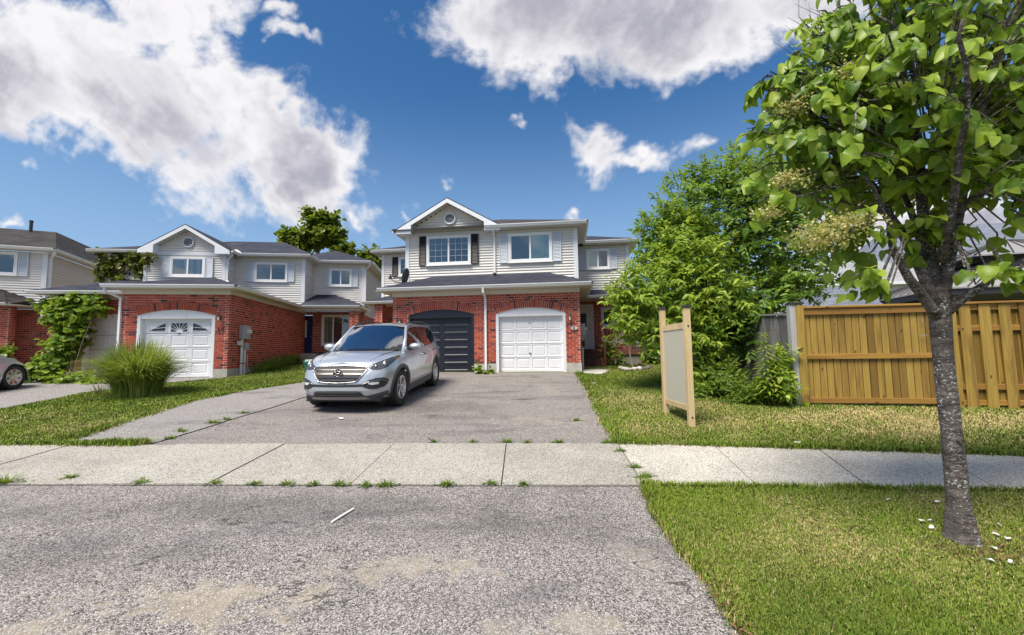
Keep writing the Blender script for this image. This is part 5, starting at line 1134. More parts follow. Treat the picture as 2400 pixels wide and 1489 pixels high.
panel('roof', 'paint_lilac', [[(x, k * .58, z - .04 * k * k) for k in np.linspace(-1, 1, 11)] for x, z in ((.2, 1.44), (-.3, 1.47), (-.9, 1.45), (-1.35, 1.38))])
panel('windscreen', 'gloss_black', arcgrid((1.30, 1.0, .76, .95, .92), (.22, .12, .57, 1.44, 1.40))); panel('rear_window', 'gloss_black', arcgrid((-1.95, -1.85, .68, 1.0, .97), (-1.33, -1.28, .57, 1.38, 1.33)))
c.front_patch('headlight', 'lens', (edgeline([(.50, .60), (.66, .59), (.80, .64)]), edgeline([(.50, .66), (.66, .70), (.80, .73)])), .006, mirror=True)
c.side_strip('headlight_wing', 'lens', [(1.97, .66), (1.83, .70), (1.68, .735)], .05, .006); c.side_strip('marker_lamp', 'amber', [(1.66, .745), (1.52, .785)], .035, .005)
c.front_patch('grille', 'plastic_black', (edgeline([(-.45, .36), (0, .34), (.45, .36)]), edgeline([(-.40, .56), (0, .58), (.40, .56)])), .006); c.side_strip('door_seam', 'metal_dark', [(.78, .88), (.74, .6), (.70, .32)], .008)
c.side_strip('bumper_seam', 'metal_dark', [(1.72, .70), (1.70, .60), (1.66, .52)], .008); MB().box(-2.0, 1.9, -.68, .68, .16, .25).build('underbody', 'plastic_black', root)
# ------------------------------------------------------------------ wooden gate and fence across the right-hand plot
def box_ob(name, parent, m, x0, x1, y0, y1, z0, z1, b=.004): return MB().bbox(x0, x1, y0, y1, z0, z1, b).build(name, m, parent)
GO, GYAW = (5.58, 8.30), R(-10.1); GZ = .56
G = thing('wooden_gate', 'golden stained double-wide board gate with mid rail and capped post', 'gate', (GO[0], GO[1], GZ), GYAW)
# z below are heights above the post foot
box_ob('post', G, 'wood_gold', -.06, .08, -.07, .05, -.1, 1.93, .006); box_ob('post', G, 'wood_weather', -.165, -.062, -.06, .09, -.1, 1.95, .006)
box_ob('post_cap', G, 'metal_dark', -.175, .09, -.085, .10, 1.952, 1.99, .012)
box_ob('top_cap', G, 'wood_gold_h', .082, 2.42, -.07, .05, 1.865, 1.90); box_ob('rail', G, 'wood_gold_h', .082, 2.42, -.040, .0, 1.735, 1.864); box_ob('rail', G, 'wood_gold_h', .082, 2.42, -.042, .0, .885, .98); box_ob('rail', G, 'wood_gold_h', .082, 2.42, -.042, .0, .055, .15)
x = .086; i = 0
while x < 2.40:
    w = .121 + random.uniform(-.004, .004); d = random.uniform(0, .004)
    MB().bbox(x, x + w - random.uniform(.009, .013), .004 + d, .022 + d, .04 + random.uniform(-.01, .01), 1.85, .004).build('board', 'wood_gold', G); MB().box(x + w - .02, x + w + .008, .028, .04, .05, 1.84).build('gap_shade', 'wood_deck', G); x += w; i += 1  # dark strips added behind the gaps stand in for groove shadow
MB().box(2.0, 2.12, -.05, -.042, 1.30, 1.31).box(2.05, 2.07, -.058, -.042, 1.56, 1.60).build('latch', 'steel', G)
FNC = thing('wooden_fence', 'golden board-on-board fence beside the gate, seen behind the lilac trunk', 'fence', (GO[0] + 2.5 * math.cos(GYAW), GO[1] + 2.5 * math.sin(GYAW), GZ - .03), GYAW)
box_ob('post', FNC, 'wood_gold', -.07, .07, -.10, .04, -.1, 1.92, .006)
for px_ in (2.6, 5.2): box_ob('post', FNC, 'wood_gold', px_ - .06, px_ + .06, .03, .14, -.1, 1.90)
box_ob('top_cap', FNC, 'wood_gold_h', .075, 5.3, -.08, .08, 1.895, 1.93)
for z0, z1 in ((1.78, 1.89), (1.40, 1.50), (.34, .44), (.06, .15)): box_ob('rail', FNC, 'wood_gold_h', .12, 5.25, -.022, .022, z0, z1)
x = .16
while x < 5.2:
    MB().bbox(x, x + .175, -.045, -.024, .0 + random.uniform(-.015, .01), 1.885, .003).build('board', 'wood_gold', FNC); x += .308
x = .14
while x < 5.1:
    MB().bbox(x, x + .112, .024, .043, .02, 1.87, .003).build('board', 'wood_gold', FNC)
    x += .118
# ---------------- grey weathered side fence running back beside the tree
def side_fence(name, label, A, B, n_post, h, m='wood_grey', bw=.14, gap=.012, pitch=None):
    A, B = Vector((A[0], A[1])), Vector((B[0], B[1])); L_ = (B - A).length; yaw = math.atan2(B.y - A.y, B.x - A.x); z0 = SLOPE * A.y
    f = thing(name, label, 'fence', (A.x, A.y, z0), yaw); sl = SLOPE * (min(B.y, 24) - A.y) / L_
    def bx(n_, x0, x1, y0, y1, za, zb, m_=m):
        mb = MB(); zs = sl * (x0 + x1) / 2; mb.box(x0, x1, y0, y1, zs + za, zs + zb); return mb.build(n_, m_, f)
    for i in range(n_post): x_ = L_ * i / (n_post - 1); bx('post', x_ - .05, x_ + .05, -.12, .012, -.1, h + .02)
    for za in (.25, h * .5, h - .2):
        for i in range(n_post - 1): a, b = L_ * i / (n_post - 1), L_ * (i + 1) / (n_post - 1); MB().slab([(a, -.022, sl * a + za), (b, -.022, sl * b + za), (b, -.022, sl * b + za + .09), (a, -.022, sl * a + za + .09)], (0, -.045, 0)).build('rail', m, f)
    x_ = .08
    while x_ < L_ - .05:
        bx('board', x_, x_ + bw - gap, -.002 + random.uniform(-.004, .004), .020 + random.uniform(-.004, .004), .03, h + random.uniform(-.02, .015)); x_ += bw + (pitch or 0)
    MB().slab([(0, -.13, h + .02), (L_, -.13, sl * L_ + h + .02), (L_, .05, sl * L_ + h + .02), (0, .05, h + .02)], (0, 0, .035)).build('top_cap', m, f); return f
side_fence('wooden_fence', 'weathered grey board fence running back from the gate post behind the trees', (5.50, 8.42), (6.25, 19.6), 6, 1.72, pitch=.03)
FB = side_fence('wooden_fence', 'pale grey rear fence with light posts at the end of the side lawn', (6.2, 19.7), (4.9, 20.6), 3, 1.55, 'wood_weather')
# ---------------- blank for-sale style board of new pine
SB = thing('sign_board', 'new pine sign frame with capped posts and blank olive-grey panel on the lawn', 'sign', (2.735, 7.2, SLOPE * 7.2), R(91.6))
for sx in (-1, 1):
    zz_ = SLOPE * sx * .5; box_ob('post', SB, 'wood_pine', sx * .5 - .045, sx * .5 + .045, -.045, .045, zz_ + .0, zz_ + 1.86, .005); c_ = MB().bbox(sx * .5 - .058, sx * .5 + .058, -.058, .058, zz_ + 1.86, zz_ + 1.90, .012); c_.build('post_cap', 'metal_dark', SB)
    box_ob('foot', SB, 'metal_dark', sx * .5 - .04, sx * .5 + .04, -.04, .04, zz_ - .12, zz_ + .0)
    for z in (.16, 1.57): MB().lathe([(0, -.010), (.014, -.006), (.016, 0)], (sx * .5 + (sx * .045 if False else 0), -.046, zz_ + z), 'y', 10).build('bolt', 'metal_dark', SB)
    for z in (.16, 1.57): MB().lathe([(0, sx * .010), (.014, sx * .006), (.016, 0)], (sx * .545 if sx > 0 else -.545, 0, zz_ + z), 'x', 10).build('bolt', 'metal_dark', SB)
MB().box(-.455, .455, -.022, .022, .22, .30).build('rail', 'wood_pine', SB); MB().box(-.455, .455, -.022, .022, 1.50, 1.60).build('rail', 'wood_pine', SB)
MB().box(-.454, .454, -.012, .012, .301, 1.499).build('panel', 'sign_panel', SB)
MB().tube([(-.41, .0, 1.60), (-.41, .0, 1.74)], .006, 6).build('rod', 'steel', SB)
# ---------------- wheeled bin by the porch steps of number 10
bn = thing('waste_bin', 'green plastic organics bin half hidden by the SUV bonnet', 'bin', (-5.55, 12.15, SLOPE * 12.15 + .012), R(10))
MB().add([(-.20, -.22, .03), (.20, -.22, .03), (.20, .22, .03), (-.20, .22, .03), (-.25, -.27, .58), (.25, -.27, .58), (.25, .27, .58), (-.25, .27, .58)], [(0, 3, 2, 1), (0, 1, 5, 4), (1, 2, 6, 5), (2, 3, 7, 6), (3, 0, 4, 7)]).build('body', 'bin_green', bn)
MB().bbox(-.275, .275, -.29, .29, .58, .64, .02).build('rim', 'bin_green', bn); MB().bbox(-.25, .25, -.27, .27, .642, .675, .02).build('lid', 'bin_lid', bn); MB().tube([(-.22, .31, .6), (0, .34, .62), (.22, .31, .6)], .016, 8).build('handle', 'bin_green', bn)
for sx in (-1, 1): MB().lathe([(0, -.03), (.09, -.03), (.09, .03), (0, .03)], (sx * .2, .2, .09), 'x', 16).build('wheel', 'plastic_black', bn)
def on(Hs, u, n, z): # a world point from a house's own measurements
    e = Vector((math.cos(Hs.yaw), math.sin(Hs.yaw), 0)); f = Vector((-math.sin(Hs.yaw), math.cos(Hs.yaw), 0)); o = Hs.root.location; return Vector((o.x, o.y, 0)) + e * u + f * n + Vector((0, 0, z))
t_ = thing('storage_tub', 'small green tub on the porch of the house with the blue door', 'tub', on(L, 1.0, 6.9, 1.42), R(8)); MB().add([(-.14, -.12, 0), (.14, -.12, 0), (.14, .12, 0), (-.14, .12, 0), (-.17, -.15, .28), (.17, -.15, .28), (.17, .15, .28), (-.17, .15, .28)], [(0, 3, 2, 1), (0, 1, 5, 4), (1, 2, 6, 5), (2, 3, 7, 6), (3, 0, 4, 7), (4, 5, 6, 7)]).build('tub', 'bin_green', t_); MB().bbox(-.18, .18, -.16, .16, .28, .31, .01).build('lid', 'bin_green', t_)
# ---------------- electricity meter on the brick flank of number 10
E_ = thing('electricity_meter', 'grey electricity meter box with white conduits on the brick garage flank', 'meter', on(L, 0.02, .95, .95), R(8))
def eb(name, m, x0, x1, y0, y1, z0, z1): return MB().bbox(x0, x1, y0, y1, z0 - .95, z1 - .95, .008).build(name, m, E_)
eb('box', 'metal_grey', .0, .16, -.30, .22, 2.22, 2.68); MB().lathe([(0, .27), (.07, .26), (.085, .22), (.085, .18), (.11, .17), (.11, .155)], (0, .02, 2.47 - .95), 'x', 20).build('dial', 'cream', E_)
eb('junction_box', 'cream', .0, .10, -.42, -.16, 2.00, 2.15); eb('junction_box', 'metal_grey', .0, .12, -.06, .22, 1.86, 2.09)
for y_, z1 in ((-.20, 2.22), (.02, 1.86)): MB().tube([(.06, y_, .0), (.06, y_, z1 - .95)], .045, 10).build('conduit', 'pvc', E_)
MB().tube([(.05, .25, .72), (.06, .22, .55), (.06, .24, .35), (.08, .34, .15), (.12, .5, .0)], .012, 8).build('cable', 'pvc', E_)
for z in (.42, 1.0): MB().box(.0, .11, -.25, -.15, z, z + .03).box(.0, .11, -.03, .07, z, z + .03).build('strap', 'steel', E_)
# ---------------- gas meter beside the white garage door
E2 = thing('utility_meter', 'teal utility box with pale dial beside the white garage, near the steps', 'meter', on(H, .03, .9, 1.9), R(-7))
MB().bbox(.0, .16, -.12, .12, .30, .72, .01).build('box', 'metal_grey', E2); MB().lathe([(0, .22), (.06, .215), (.075, .18), (.075, .16)], (0, -.0, .52), 'x', 16).build('dial', 'cream', E2)
MB().tube([(.06, 0, .30), (.06, 0, -.2), (.06, .05, -.9)], .03, 8).build('conduit', 'pvc', E2); MB().bbox(.02, .14, -.08, .08, -.1, .12, .01).build('coupling', 'plastic_black', E2)
# ---------------- satellite dish on the corner of the lower roof
dp = on(H, -6.35, .62, 4.10); SD = thing('satellite_dish', 'dark grey satellite dish on the roof edge above the navy garage door', 'satellite dish', dp, R(-7))
dish = []
for i in range(7):
    r_ = i / 6; dish.append([(-.06 * (1 - r_ * r_) , .0 + .20 * r_ * math.cos(a), .38 + .30 * r_ * math.sin(a)) for a in np.linspace(0, 2 * math.pi, 25)])
mb = MB().grid(dish); mb.v = [(x * 1.0 + (z - .38) * .25 + .06, y - x * .2, z) for x, y, z in mb.v]; q = Matrix.Rotation(R(-15), 3, 'Z'); mb.v = [tuple(q @ Vector(p)) for p in mb.v]
me = mb.mesh('reflector', smooth=True); me.materials.append(M['plastic_grey']); o_ = link('reflector', me, SD); so = o_.modifiers.new('thick', 'SOLIDIFY'); so.thickness = .012
MB().tube([(.02, .0, .0), (.02, .02, .2), (0, .05, .36)], .022, 8).build('mast', 'metal_dark', SD); MB().tube([(0, .03, .15), (-.30, -.15, .16), (-.42, -.2, .28)], .014, 6).build('arm', 'metal_dark', SD); MB().bbox(-.50, -.38, -.24, -.17, .25, .35, .015).bbox(-.46, -.40, -.23, -.18, .35, .42, .01).build('receiver', 'plastic_black', SD); MB().bbox(-.1, .14, -.08, .1, -.06, .0, .01).build('base', 'metal_dark', SD)
# ---------------- litter and small things on the ground
ls = tag(MB().tube([(-1.525, 3.68, SLOPE * 3.68 + .012), (-1.48, 3.81, SLOPE * 3.81 + .014), (-1.437, 3.935, SLOPE * 3.935 + .012)], .009, 6).build('stick', 'paper'), 'thin white stick lying on the asphalt apron', 'stick')
for k, (x, y) in enumerate([(3.34, 3.93), (3.72, 3.87), (3.23, 3.51), (3.30, 3.51), (3.21, 3.41), (3.76, 3.43), (3.57, 3.29), (3.59, 3.23), (3.34, 3.10), (3.16, 2.96), (3.27, 2.94)]):
    s_ = random.uniform(.014, .030); a = random.uniform(0, 3); pts = [(x + s_ * r_ * math.cos(a + t), y + .7 * s_ * r_ * math.sin(a + t), SLOPE * y + .034 + random.uniform(-.004, .018)) for t, r_ in ((0, 1), (1.2, .8), (2.5, 1.1), (3.6, .9), (5, .8))]
    tag(MB().slab(pts, (0, 0, -.004)).build('paper_scrap', 'paper'), 'torn white paper scrap in the grass round the lilac trunk', 'litter', 'paper scraps by the lilac tree')
for (x, y, l) in ((3.75, 5.75, 'white scrap of litter on the lawn edge before the golden gate'), (2.15, 11.4, 'white scrap of litter beside the driveway near the path'), (-3.0, 7.55, 'white speck of litter on the driveway in front of the SUV')):
    pts = [(x + .05 * r_ * math.cos(t), y + .05 * r_ * math.sin(t), SLOPE * y + .03 + random.uniform(-.004, .012)) for t, r_ in ((0, 1), (1.2, .7), (2.5, 1.1), (3.6, .9), (5, .6))]; tag(MB().slab(pts, (0, 0, -.006)).build('paper_scrap', 'paper'), l, 'litter')
# border stones round the little standard tree
stm = bpy.data.meshes.new('stone'); bm = bmesh.new(); bmesh.ops.create_icosphere(bm, subdivisions=2, radius=1)
for v in bm.verts: v.co *= 1 + .18 * math.sin(v.co.x * 5 + v.co.y * 3) + random.uniform(-.06, .06); v.co.z *= .72
bm.to_mesh(stm); bm.free(); stm.shade_smooth(); stm2 = stm.copy(); stm.materials.append(M['stone']); stm2.materials.append(M['stone_dark'])
for k, (u_, v_) in enumerate([(1455, 866), (1463, 868), (1471, 870), (1479, 870), (1487, 869), (1494, 868), (1501, 868), (1508, 868), (1515, 867), (1521, 865), (1470, 858), (1500, 858)]):
    p = ground(u_, v_); o = link('border_stone', stm if k < 7 else stm2, None, (p[0], p[1], p[2] + .05), (random.uniform(-.2, .2), random.uniform(-.2, .2), random.uniform(0, 6))); r_ = random.uniform(.075, .11); o.scale = (r_ * 1.2, r_, r_)
    tag(o, 'pale rounded border stone at the foot of the little bare tree' if k < 7 else 'dark rounded border stone in the ring under the little bare tree', 'stone', 'border stones round the little tree')
p = ground(1625, 893); tp = thing('plant_tub', 'teal plastic tub in the undergrowth behind the pine sign', 'tub', (p[0] + .25, p[1] + 1.3, gz(0, p[1] + 1.3))); MB().lathe([(0, 0), (.17, 0), (.23, .42), (.25, .43), (.25, .47), (.22, .47), (.2, .40)], seg=20).build('tub', 'tarp_teal', tp, smooth=True)
p = ground(1629, 897); tag(MB().lathe([(0, 0), (.05, .01), (.07, .07), (.05, .13), (0, .14)], (p[0], p[1] + .3, gz(0, p[1] + .3) + .05), seg=12).build('ball', 'red_plastic'), 'small red ball in the weeds by the teal tub', 'ball')
# ------------------------------------------------------------------ beyond the gate: gazebo and two pale houses
GZB = thing('gazebo', 'dark metal-roofed garden gazebo with gathered striped curtains behind the fence', 'gazebo', (14.6, 12.6, .85), R(-14))
def hip(name, parent, m, x0, x1, y0, y1, z0, z1, k=.0, seams=0, t=.04):
    cx_, cy_ = (x0 + x1) / 2, (y0 + y1) / 2; a = [(x0, y0, z0), (x1, y0, z0), (x1, y1, z0), (x0, y1, z0)]; kx, ky = (x1 - x0) * k / 2, (y1 - y0) * k / 2; b = [(cx_ - kx, cy_ - ky, z1), (cx_ + kx, cy_ - ky, z1), (cx_ + kx, cy_ + ky, z1), (cx_ - kx, cy_ + ky, z1)]
    mb = MB()
    for i in range(4): j = (i + 1) % 4; mb.slab([a[i], a[j], b[j], b[i]], (0, 0, -t))
    r_ = mb.build(name, m, parent)
    if seams:
        sm_ = MB()
        for i in range(4):
            j = (i + 1) % 4
            for q_ in range(1, seams):
                f = q_ / seams; p0 = Vector(a[i]).lerp(Vector(a[j]), f); p1 = Vector(b[i]).lerp(Vector(b[j]), f); sm_.tube([p0 + Vector((0, 0, .012)), p1 + Vector((0, 0, .012))], .018, 4)
            sm_.tube([Vector(a[i]), Vector(b[i])], .03, 5)
        sm_.build('roof_seam', 'metal_dark', r_)
    return r_
hip('roof', GZB, 'gazebo_roof', -2.6, 3.2, -1.9, 2.2, 2.38, 3.25, .34, 11); hip('upper_roof', GZB, 'gazebo_roof', -1.25, 1.85, -1.0, 1.3, 3.38, 3.95, .1, 7); MB().box(-.75, 1.35, -.6, .9, 3.1, 3.4).build('clerestory', 'metal_dark', GZB)
for (x, y) in ((-2.4, -1.7), (3.0, -1.7), (3.0, 2.0), (-2.4, 2.0), (.3, -1.7)): MB().box(x - .06, x + .06, y - .06, y + .06, 0, 2.36).build('post', 'metal_dark', GZB)
MB().box(-2.55, 3.15, -1.85, -1.75, 2.18, 2.34).box(-2.55, 3.15, 2.05, 2.15, 2.18, 2.34).box(-2.55, -2.45, -1.75, 2.05, 2.18, 2.34).box(3.05, 3.15, -1.75, 2.05, 2.18, 2.34).build('beam', 'metal_dark', GZB)
for x in (-2.2, .0, .55, 2.7):
    g = []
    for i in range(17): a = i / 16; g.append([(x + (a - .5) * (.62 * (1 - t) ** 1.2 + .14), -1.66 + .035 * math.sin(a * 28), 2.3 - t * 1.5) for t in np.linspace(0, 1, 8)])
    MB().grid(g).build('curtain', 'fabric_grey', GZB, smooth=True)
HA = thing('house', 'pale grey hip-roofed bungalow far behind the golden gate', 'house', (20.5, 25.0, 1.6), R(-12))
MB().box(-4.5, 4.5, -.0, 8, 0, 3.75).build('wall', 'siding_pale', HA); ra_ = hip('roof', HA, 'shingle_pale', -5.0, 5.0, -.5, 8.5, 3.75, 5.9, .3); MB().box(-5.05, 5.05, -.56, -.5, 3.62, 3.80).build('eave_trim', 'trim', HA)
for x in (-1.4, .9): MB().bbox(x - .22, x + .22, 1.6, 2.1, 5.0, 5.25, .03).build('roof_vent', 'metal_dark', ra_)
MB().box(-3.0, -1.4, -.05, .0, 1.2, 2.6).build('window', 'trim', HA); MB().box(-2.9, -1.5, -.06, -.05, 1.3, 2.5).build('pane', 'gloss_black', HA)
HB = thing('house', 'large white-sided gabled house with slate roof behind the gazebo', 'house', (29.5, 24.5, 1.6), R(-16))
MB().box(-7, 9, 0, 9, 0, 4.9).build('wall', 'siding_pale', HB)
wl = bpy.data.objects[[o for o in bpy.data.objects if o.name.startswith('wall')][-1].name]
for i in range(24): MB().add([(-7, -.022, i * .2), (9, -.022, i * .2), (9, -.004, i * .2 + .2), (-7, -.004, i * .2 + .2), (-7, 0, i * .2), (9, 0, i * .2)], [(0, 1, 2, 3), (0, 4, 5, 1)]).build('siding_board', 'siding_pale', HB)
MB().slab([(-7.6, -.6, 4.85), (9.6, -.6, 4.85), (9.6, 4.5, 8.3), (-4.2, 4.5, 8.3)], (0, 0, -.12)).slab([(-7.6, 9.6, 4.85), (-7.6, -.6, 4.85), (-4.2, 4.5, 8.3), (-4.2, 5, 8.3)], (0, 0, -.12)).build('roof', 'shingle_slate', HB); MB().box(-7.65, 9.65, -.72, -.6, 4.62, 4.84).box(-7.5, 9.6, -.58, 0.0, 4.60, 4.66).build('eave_trim', 'trim', HB)
MB().box(1, 3, -.06, 0, 1.6, 3.2).build('window', 'trim', HB); MB().box(1.1, 2.9, -.075, -.06, 1.7, 3.1).build('pane', 'gloss_black', HB)
HCx = thing('garden_shed', 'low shed with pale slate-blue roof just beyond the golden gate', 'shed', (12.0, 14.2, .95), R(-10))
MB().box(-1.6, 1.6, 0, 3, 0, 1.95).build('wall', 'siding_pale', HCx); hip('roof', HCx, 'shingle_slate', -1.95, 1.95, -.3, 3.3, 1.95, 2.95, .25); MB().box(-.45, .45, -.03, 0, .05, 1.8).build('door', 'white', HCx)
# ------------------------------------------------------------------ vegetation
rng = RNG
def rvec(n): return unit(rng.normal(size=(n, 3)))
def lobe_px(x, y, Y, rx, rz, ry=None):
    p = at(x, y, Y); k = Y / F; return (p[0], p[1], p[2], rx * k, (ry if ry is not None else (rx + rz) / 2) * k, rz * k)
def crown(lobes, n, leaves, twig, up=.25, droop=.5, curve=.5, shell=.45, jit=.55, weights=None):
    lb = np.array(lobes, float); vol = (lb[:, 3] * lb[:, 4] * lb[:, 5]) ** .75 if weights is None else np.array(weights, float)
    ix = rng.choice(len(lb), n, p=vol / vol.sum()); d = rvec(n); r_ = 1 - shell * rng.random(n) ** 1.4
    C_ = lb[ix, :3]; P = C_ + d * r_[:, None] * lb[ix, 3:6]
    ax = unit(d * np.array([1, 1, .6]) + np.array([0, 0, up]) + rng.normal(size=(n, 3)) * jit * .6)
    side = unit(np.cross(ax, np.array([0, 0, 1.]) + rng.normal(size=(n, 3)) * .15)); TL = twig * (.6 + .7 * rng.random(n))
    LP, LD, LU = [], [], []
    for j in range(leaves):
        s = (j + .4) / leaves; q = P + ax * (TL * (s - .5))[:, None]; q[:, 2] -= curve * TL * s * s; sg = 1 if j % 2 else -1
        last = 1.0 if j == leaves - 1 else 0.0
        D = unit(ax * (.55 + last) + side * sg * (.85 - .7 * last) + np.array([0, 0, -droop]) + rng.normal(size=(n, 3)) * jit * .5)
        U = unit(d * .55 + np.array([0, 0, .75]) + rng.normal(size=(n, 3)) * jit * .6)
        LP.append(q); LD.append(D); LU.append(U)
    return np.concatenate(LP), np.concatenate(LD), np.concatenate(LU), (P, ax, TL)
def foliage(name, root, tm, LP, LD, LU, size, m, jit=.3, kind='stuff'):
    X, Y, Z = frames(LD, LU); return scatter(name, tm[0], tm[1], LP, X, Y, Z, size * (1 - jit + 2 * jit * rng.random(len(LP))), m, root, kind, off=-np.array(root.location))
def loc(root, p): return (p[0] - root.location.x, p[1] - root.location.y, p[2] - root.location.z)
def limb(root, name, pts, r0_, r1_, m, seg=8, wob=.03, n=10):
    pts = [Vector(p) for p in pts]; out = []; rs = []
    for i in range(n + 1):
        t = i / n * (len(pts) - 1); k = min(int(t), len(pts) - 2); f = t - k
        p0, p1, p2, p3 = pts[max(k - 1, 0)], pts[k], pts[k + 1], pts[min(k + 2, len(pts) - 1)]
        p = .5 * ((2 * p1) + (p2 - p0) * f + (2 * p0 - 5 * p1 + 4 * p2 - p3) * f * f + (3 * p1 - p0 - 3 * p2 + p3) * f ** 3)
        w = wob * (i / n); out.append(loc(root, p + Vector((random.uniform(-w, w), random.uniform(-w, w), random.uniform(-w, w) * .5)))); rs.append(r0_ + (r1_ - r0_) * (i / n) ** .8)
    return MB().tube(out, rs, seg).build(name, m, root, smooth=True)
def twigs(root, sp, m, frac=.5, r_=.004, name='twigs', toward=None):
    P, ax, TL = sp; mb = MB()
    for i in range(len(P)):
        if random.random() > frac: continue
        a = P[i] - ax[i] * TL[i] * .6; b = P[i] + ax[i] * TL[i] * .45 - np.array([0, 0, .12 * TL[i]])
        pts = [loc(root, a), loc(root, P[i] + np.array([0, 0, .02])), loc(root, b)]
        if toward is not None: k = a + (np.array(toward) - a) * .35; pts = [loc(root, k)] + pts
        mb.tube(pts, [r_ * 1.5] * (len(pts) - 1) + [r_ * .5], 4, False)
    if mb.v: return tag(mb.build(name, m, root), kind='stuff')
# ---------------- lilac tree in the verge, right
LT = thing('lilac_tree', 'tree lilac with heart-shaped leaves and cream blossom standing in the front verge', 'tree', (3.285, 3.255, SLOPE * 3.255))
B0 = Vector((3.285, 3.255, .22)); tp = [(3.285, 3.255, .16), (3.285, 3.255, .30), (3.28, 3.255, .55), (3.275, 3.255, 1.05), (3.275, 3.26, 1.5), (3.28, 3.26, 1.9), (3.285, 3.265, 2.12)]
rr_ = [.120, .088, .068, .061, .060, .066, .058]; mb = MB(); mb.tube([loc(LT, p) for p in tp], rr_, 20); tr = mb.mesh('trunk', smooth=True); tr.materials.append(M['bark_lilac'])
bm = bmesh.new(); bm.from_mesh(tr); bmesh.ops.subdivide_edges(bm, edges=bm.edges[:], cuts=2, use_grid_fill=True)
for v in bm.verts:
    a = math.atan2(v.co.y, v.co.x); k = max(0, .25 - v.co.z) * .5; f = 1 + k * math.sin(a * 5 + 1) + .035 * math.sin(a * 3 + v.co.z * 5) + .02 * math.sin(v.co.z * 23 + a * 2); v.co.x *= f; v.co.y *= f
bm.to_mesh(tr); bm.free(); tr.shade_smooth(); link('trunk', tr, LT)
MB().lathe([(.058, -.012), (.05, .012), (.03, .006), (0, .0)], (0, 0, 0), 'y', 16).build('knot', 'bark', LT, smooth=True); kn = bpy.data.objects['knot']; kn.location = (-.0435, -.0435, .70); kn.rotation_euler = (0, 0, R(-45)); kn.scale = (.8, .5, .8)
top = (3.285, 3.265, 1.92)
limb(LT, 'branch', [(3.26, 3.25, 1.86), (3.05, 3.2, 2.12), (2.86, 3.15, 2.36), (2.76, 3.1, 2.62), (2.55, 3.0, 2.9)], .042, .012, 'bark_lilac')
limb(LT, 'branch', [(3.25, 3.25, 1.98), (3.16, 3.3, 2.35), (3.05, 3.35, 2.72), (2.9, 3.4, 3.1), (2.6, 3.4, 3.5)], .045, .012, 'bark_lilac')
limb(LT, 'branch', [top, (3.285, 3.3, 2.4), (3.28, 3.32, 2.76), (3.27, 3.3, 3.3), (3.2, 3.3, 4.0), (3.1, 3.3, 4.6)], .056, .014, 'bark_lilac', 10)
limb(LT, 'branch', [top, (3.36, 3.22, 2.35), (3.44, 3.2, 2.72), (3.58, 3.2, 3.2), (3.8, 3.2, 3.75), (4.0, 3.2, 4.3)], .050, .014, 'bark_lilac', 10)
limb(LT, 'branch', [(3.34, 3.26, 1.92), (3.5, 3.2, 2.08), (3.72, 3.15, 2.24), (4.0, 3.1, 2.36), (4.4, 3.05, 2.55)], .036, .012, 'bark_lilac')
limb(LT, 'branch', [(3.3, 3.3, 2.2), (3.4, 3.5, 2.6), (3.6, 3.8, 3.1), (3.9, 4.1, 3.5)], .045, .012, 'bark_lilac'); limb(LT, 'branch', [(3.27, 3.2, 2.3), (3.1, 2.9, 2.75), (2.9, 2.6, 3.2), (2.7, 2.4, 3.6)], .035, .01, 'bark_lilac')
limb(LT, 'branch', [(3.44, 3.2, 2.72), (3.6, 3.0, 2.85), (3.9, 2.85, 2.95), (4.3, 2.8, 3.0)], .026, .009, 'bark_lilac'); limb(LT, 'branch', [(3.27, 3.3, 3.0), (2.95, 3.2, 3.4), (2.5, 3.1, 3.7), (2.1, 3.1, 3.75)], .026, .008, 'bark_lilac')
limb(LT, 'branch', [(3.05, 3.35, 2.72), (2.6, 3.35, 2.85), (2.2, 3.3, 2.9), (1.95, 3.25, 2.8)], .022, .007, 'bark_lilac'); limb(LT, 'branch', [(3.27, 3.3, 3.3), (3.0, 3.1, 3.8), (2.8, 3.0, 4.2)], .024, .008, 'bark_lilac')
lobes = [lobe_px(2150, 250, 3.3, 300, 200, 280), lobe_px(2220, 40, 3.3, 330, 190, 280), lobe_px(1925, 300, 3.2, 170, 150, 150), lobe_px(1850, 445, 3.15, 130, 75, 110), lobe_px(1990, 530, 3.05, 120, 50, 120), lobe_px(2070, 400, 3.5, 170, 80, 200),
         lobe_px(2340, 520, 3.1, 130, 55, 160), lobe_px(2060, 655, 2.95, 62, 26, 60), lobe_px(2320, 648, 2.9, 95, 30, 60), lobe_px(2420, 350, 3.4, 220, 170, 250), lobe_px(2010, 120, 3.3, 130, 130, 170), lobe_px(1835, 190, 3.15, 62, 80, 70), lobe_px(2640, 200, 3.5, 300, 300, 300), lobe_px(2130, 560, 3.3, 110, 50, 140), lobe_px(2270, 420, 3.0, 150, 70, 120)]
tmL = leaf_tmpl(1.0, .82, 'heart', .42, .30, 6)
P1, D1, U1, sp = crown(lobes, 900, 8, .28, up=.1, droop=1.05, curve=.4, shell=.62, jit=.6, weights=[(l[3] * l[5]) ** .8 * (.42 if l[2] < 2.9 else 1) for l in lobes])
keep = ~((np.hypot(P1[:, 0] - 3.28, P1[:, 1] - 3.26) < .35) & (P1[:, 2] < 2.3)); P1, D1, U1 = P1[keep], D1[keep], U1[keep]
U1 = unit(U1 + .55 * unit(np.array([-.2, -1.0, .1]) + 0 * U1))
dist = np.linalg.norm(P1 - CAM, axis=1); v_ = P1 - CAM; zc_ = v_ @ fw; sx_ = CX + F * (v_ @ cr) / zc_; sy_ = CY - F * (v_ @ cu) / zc_
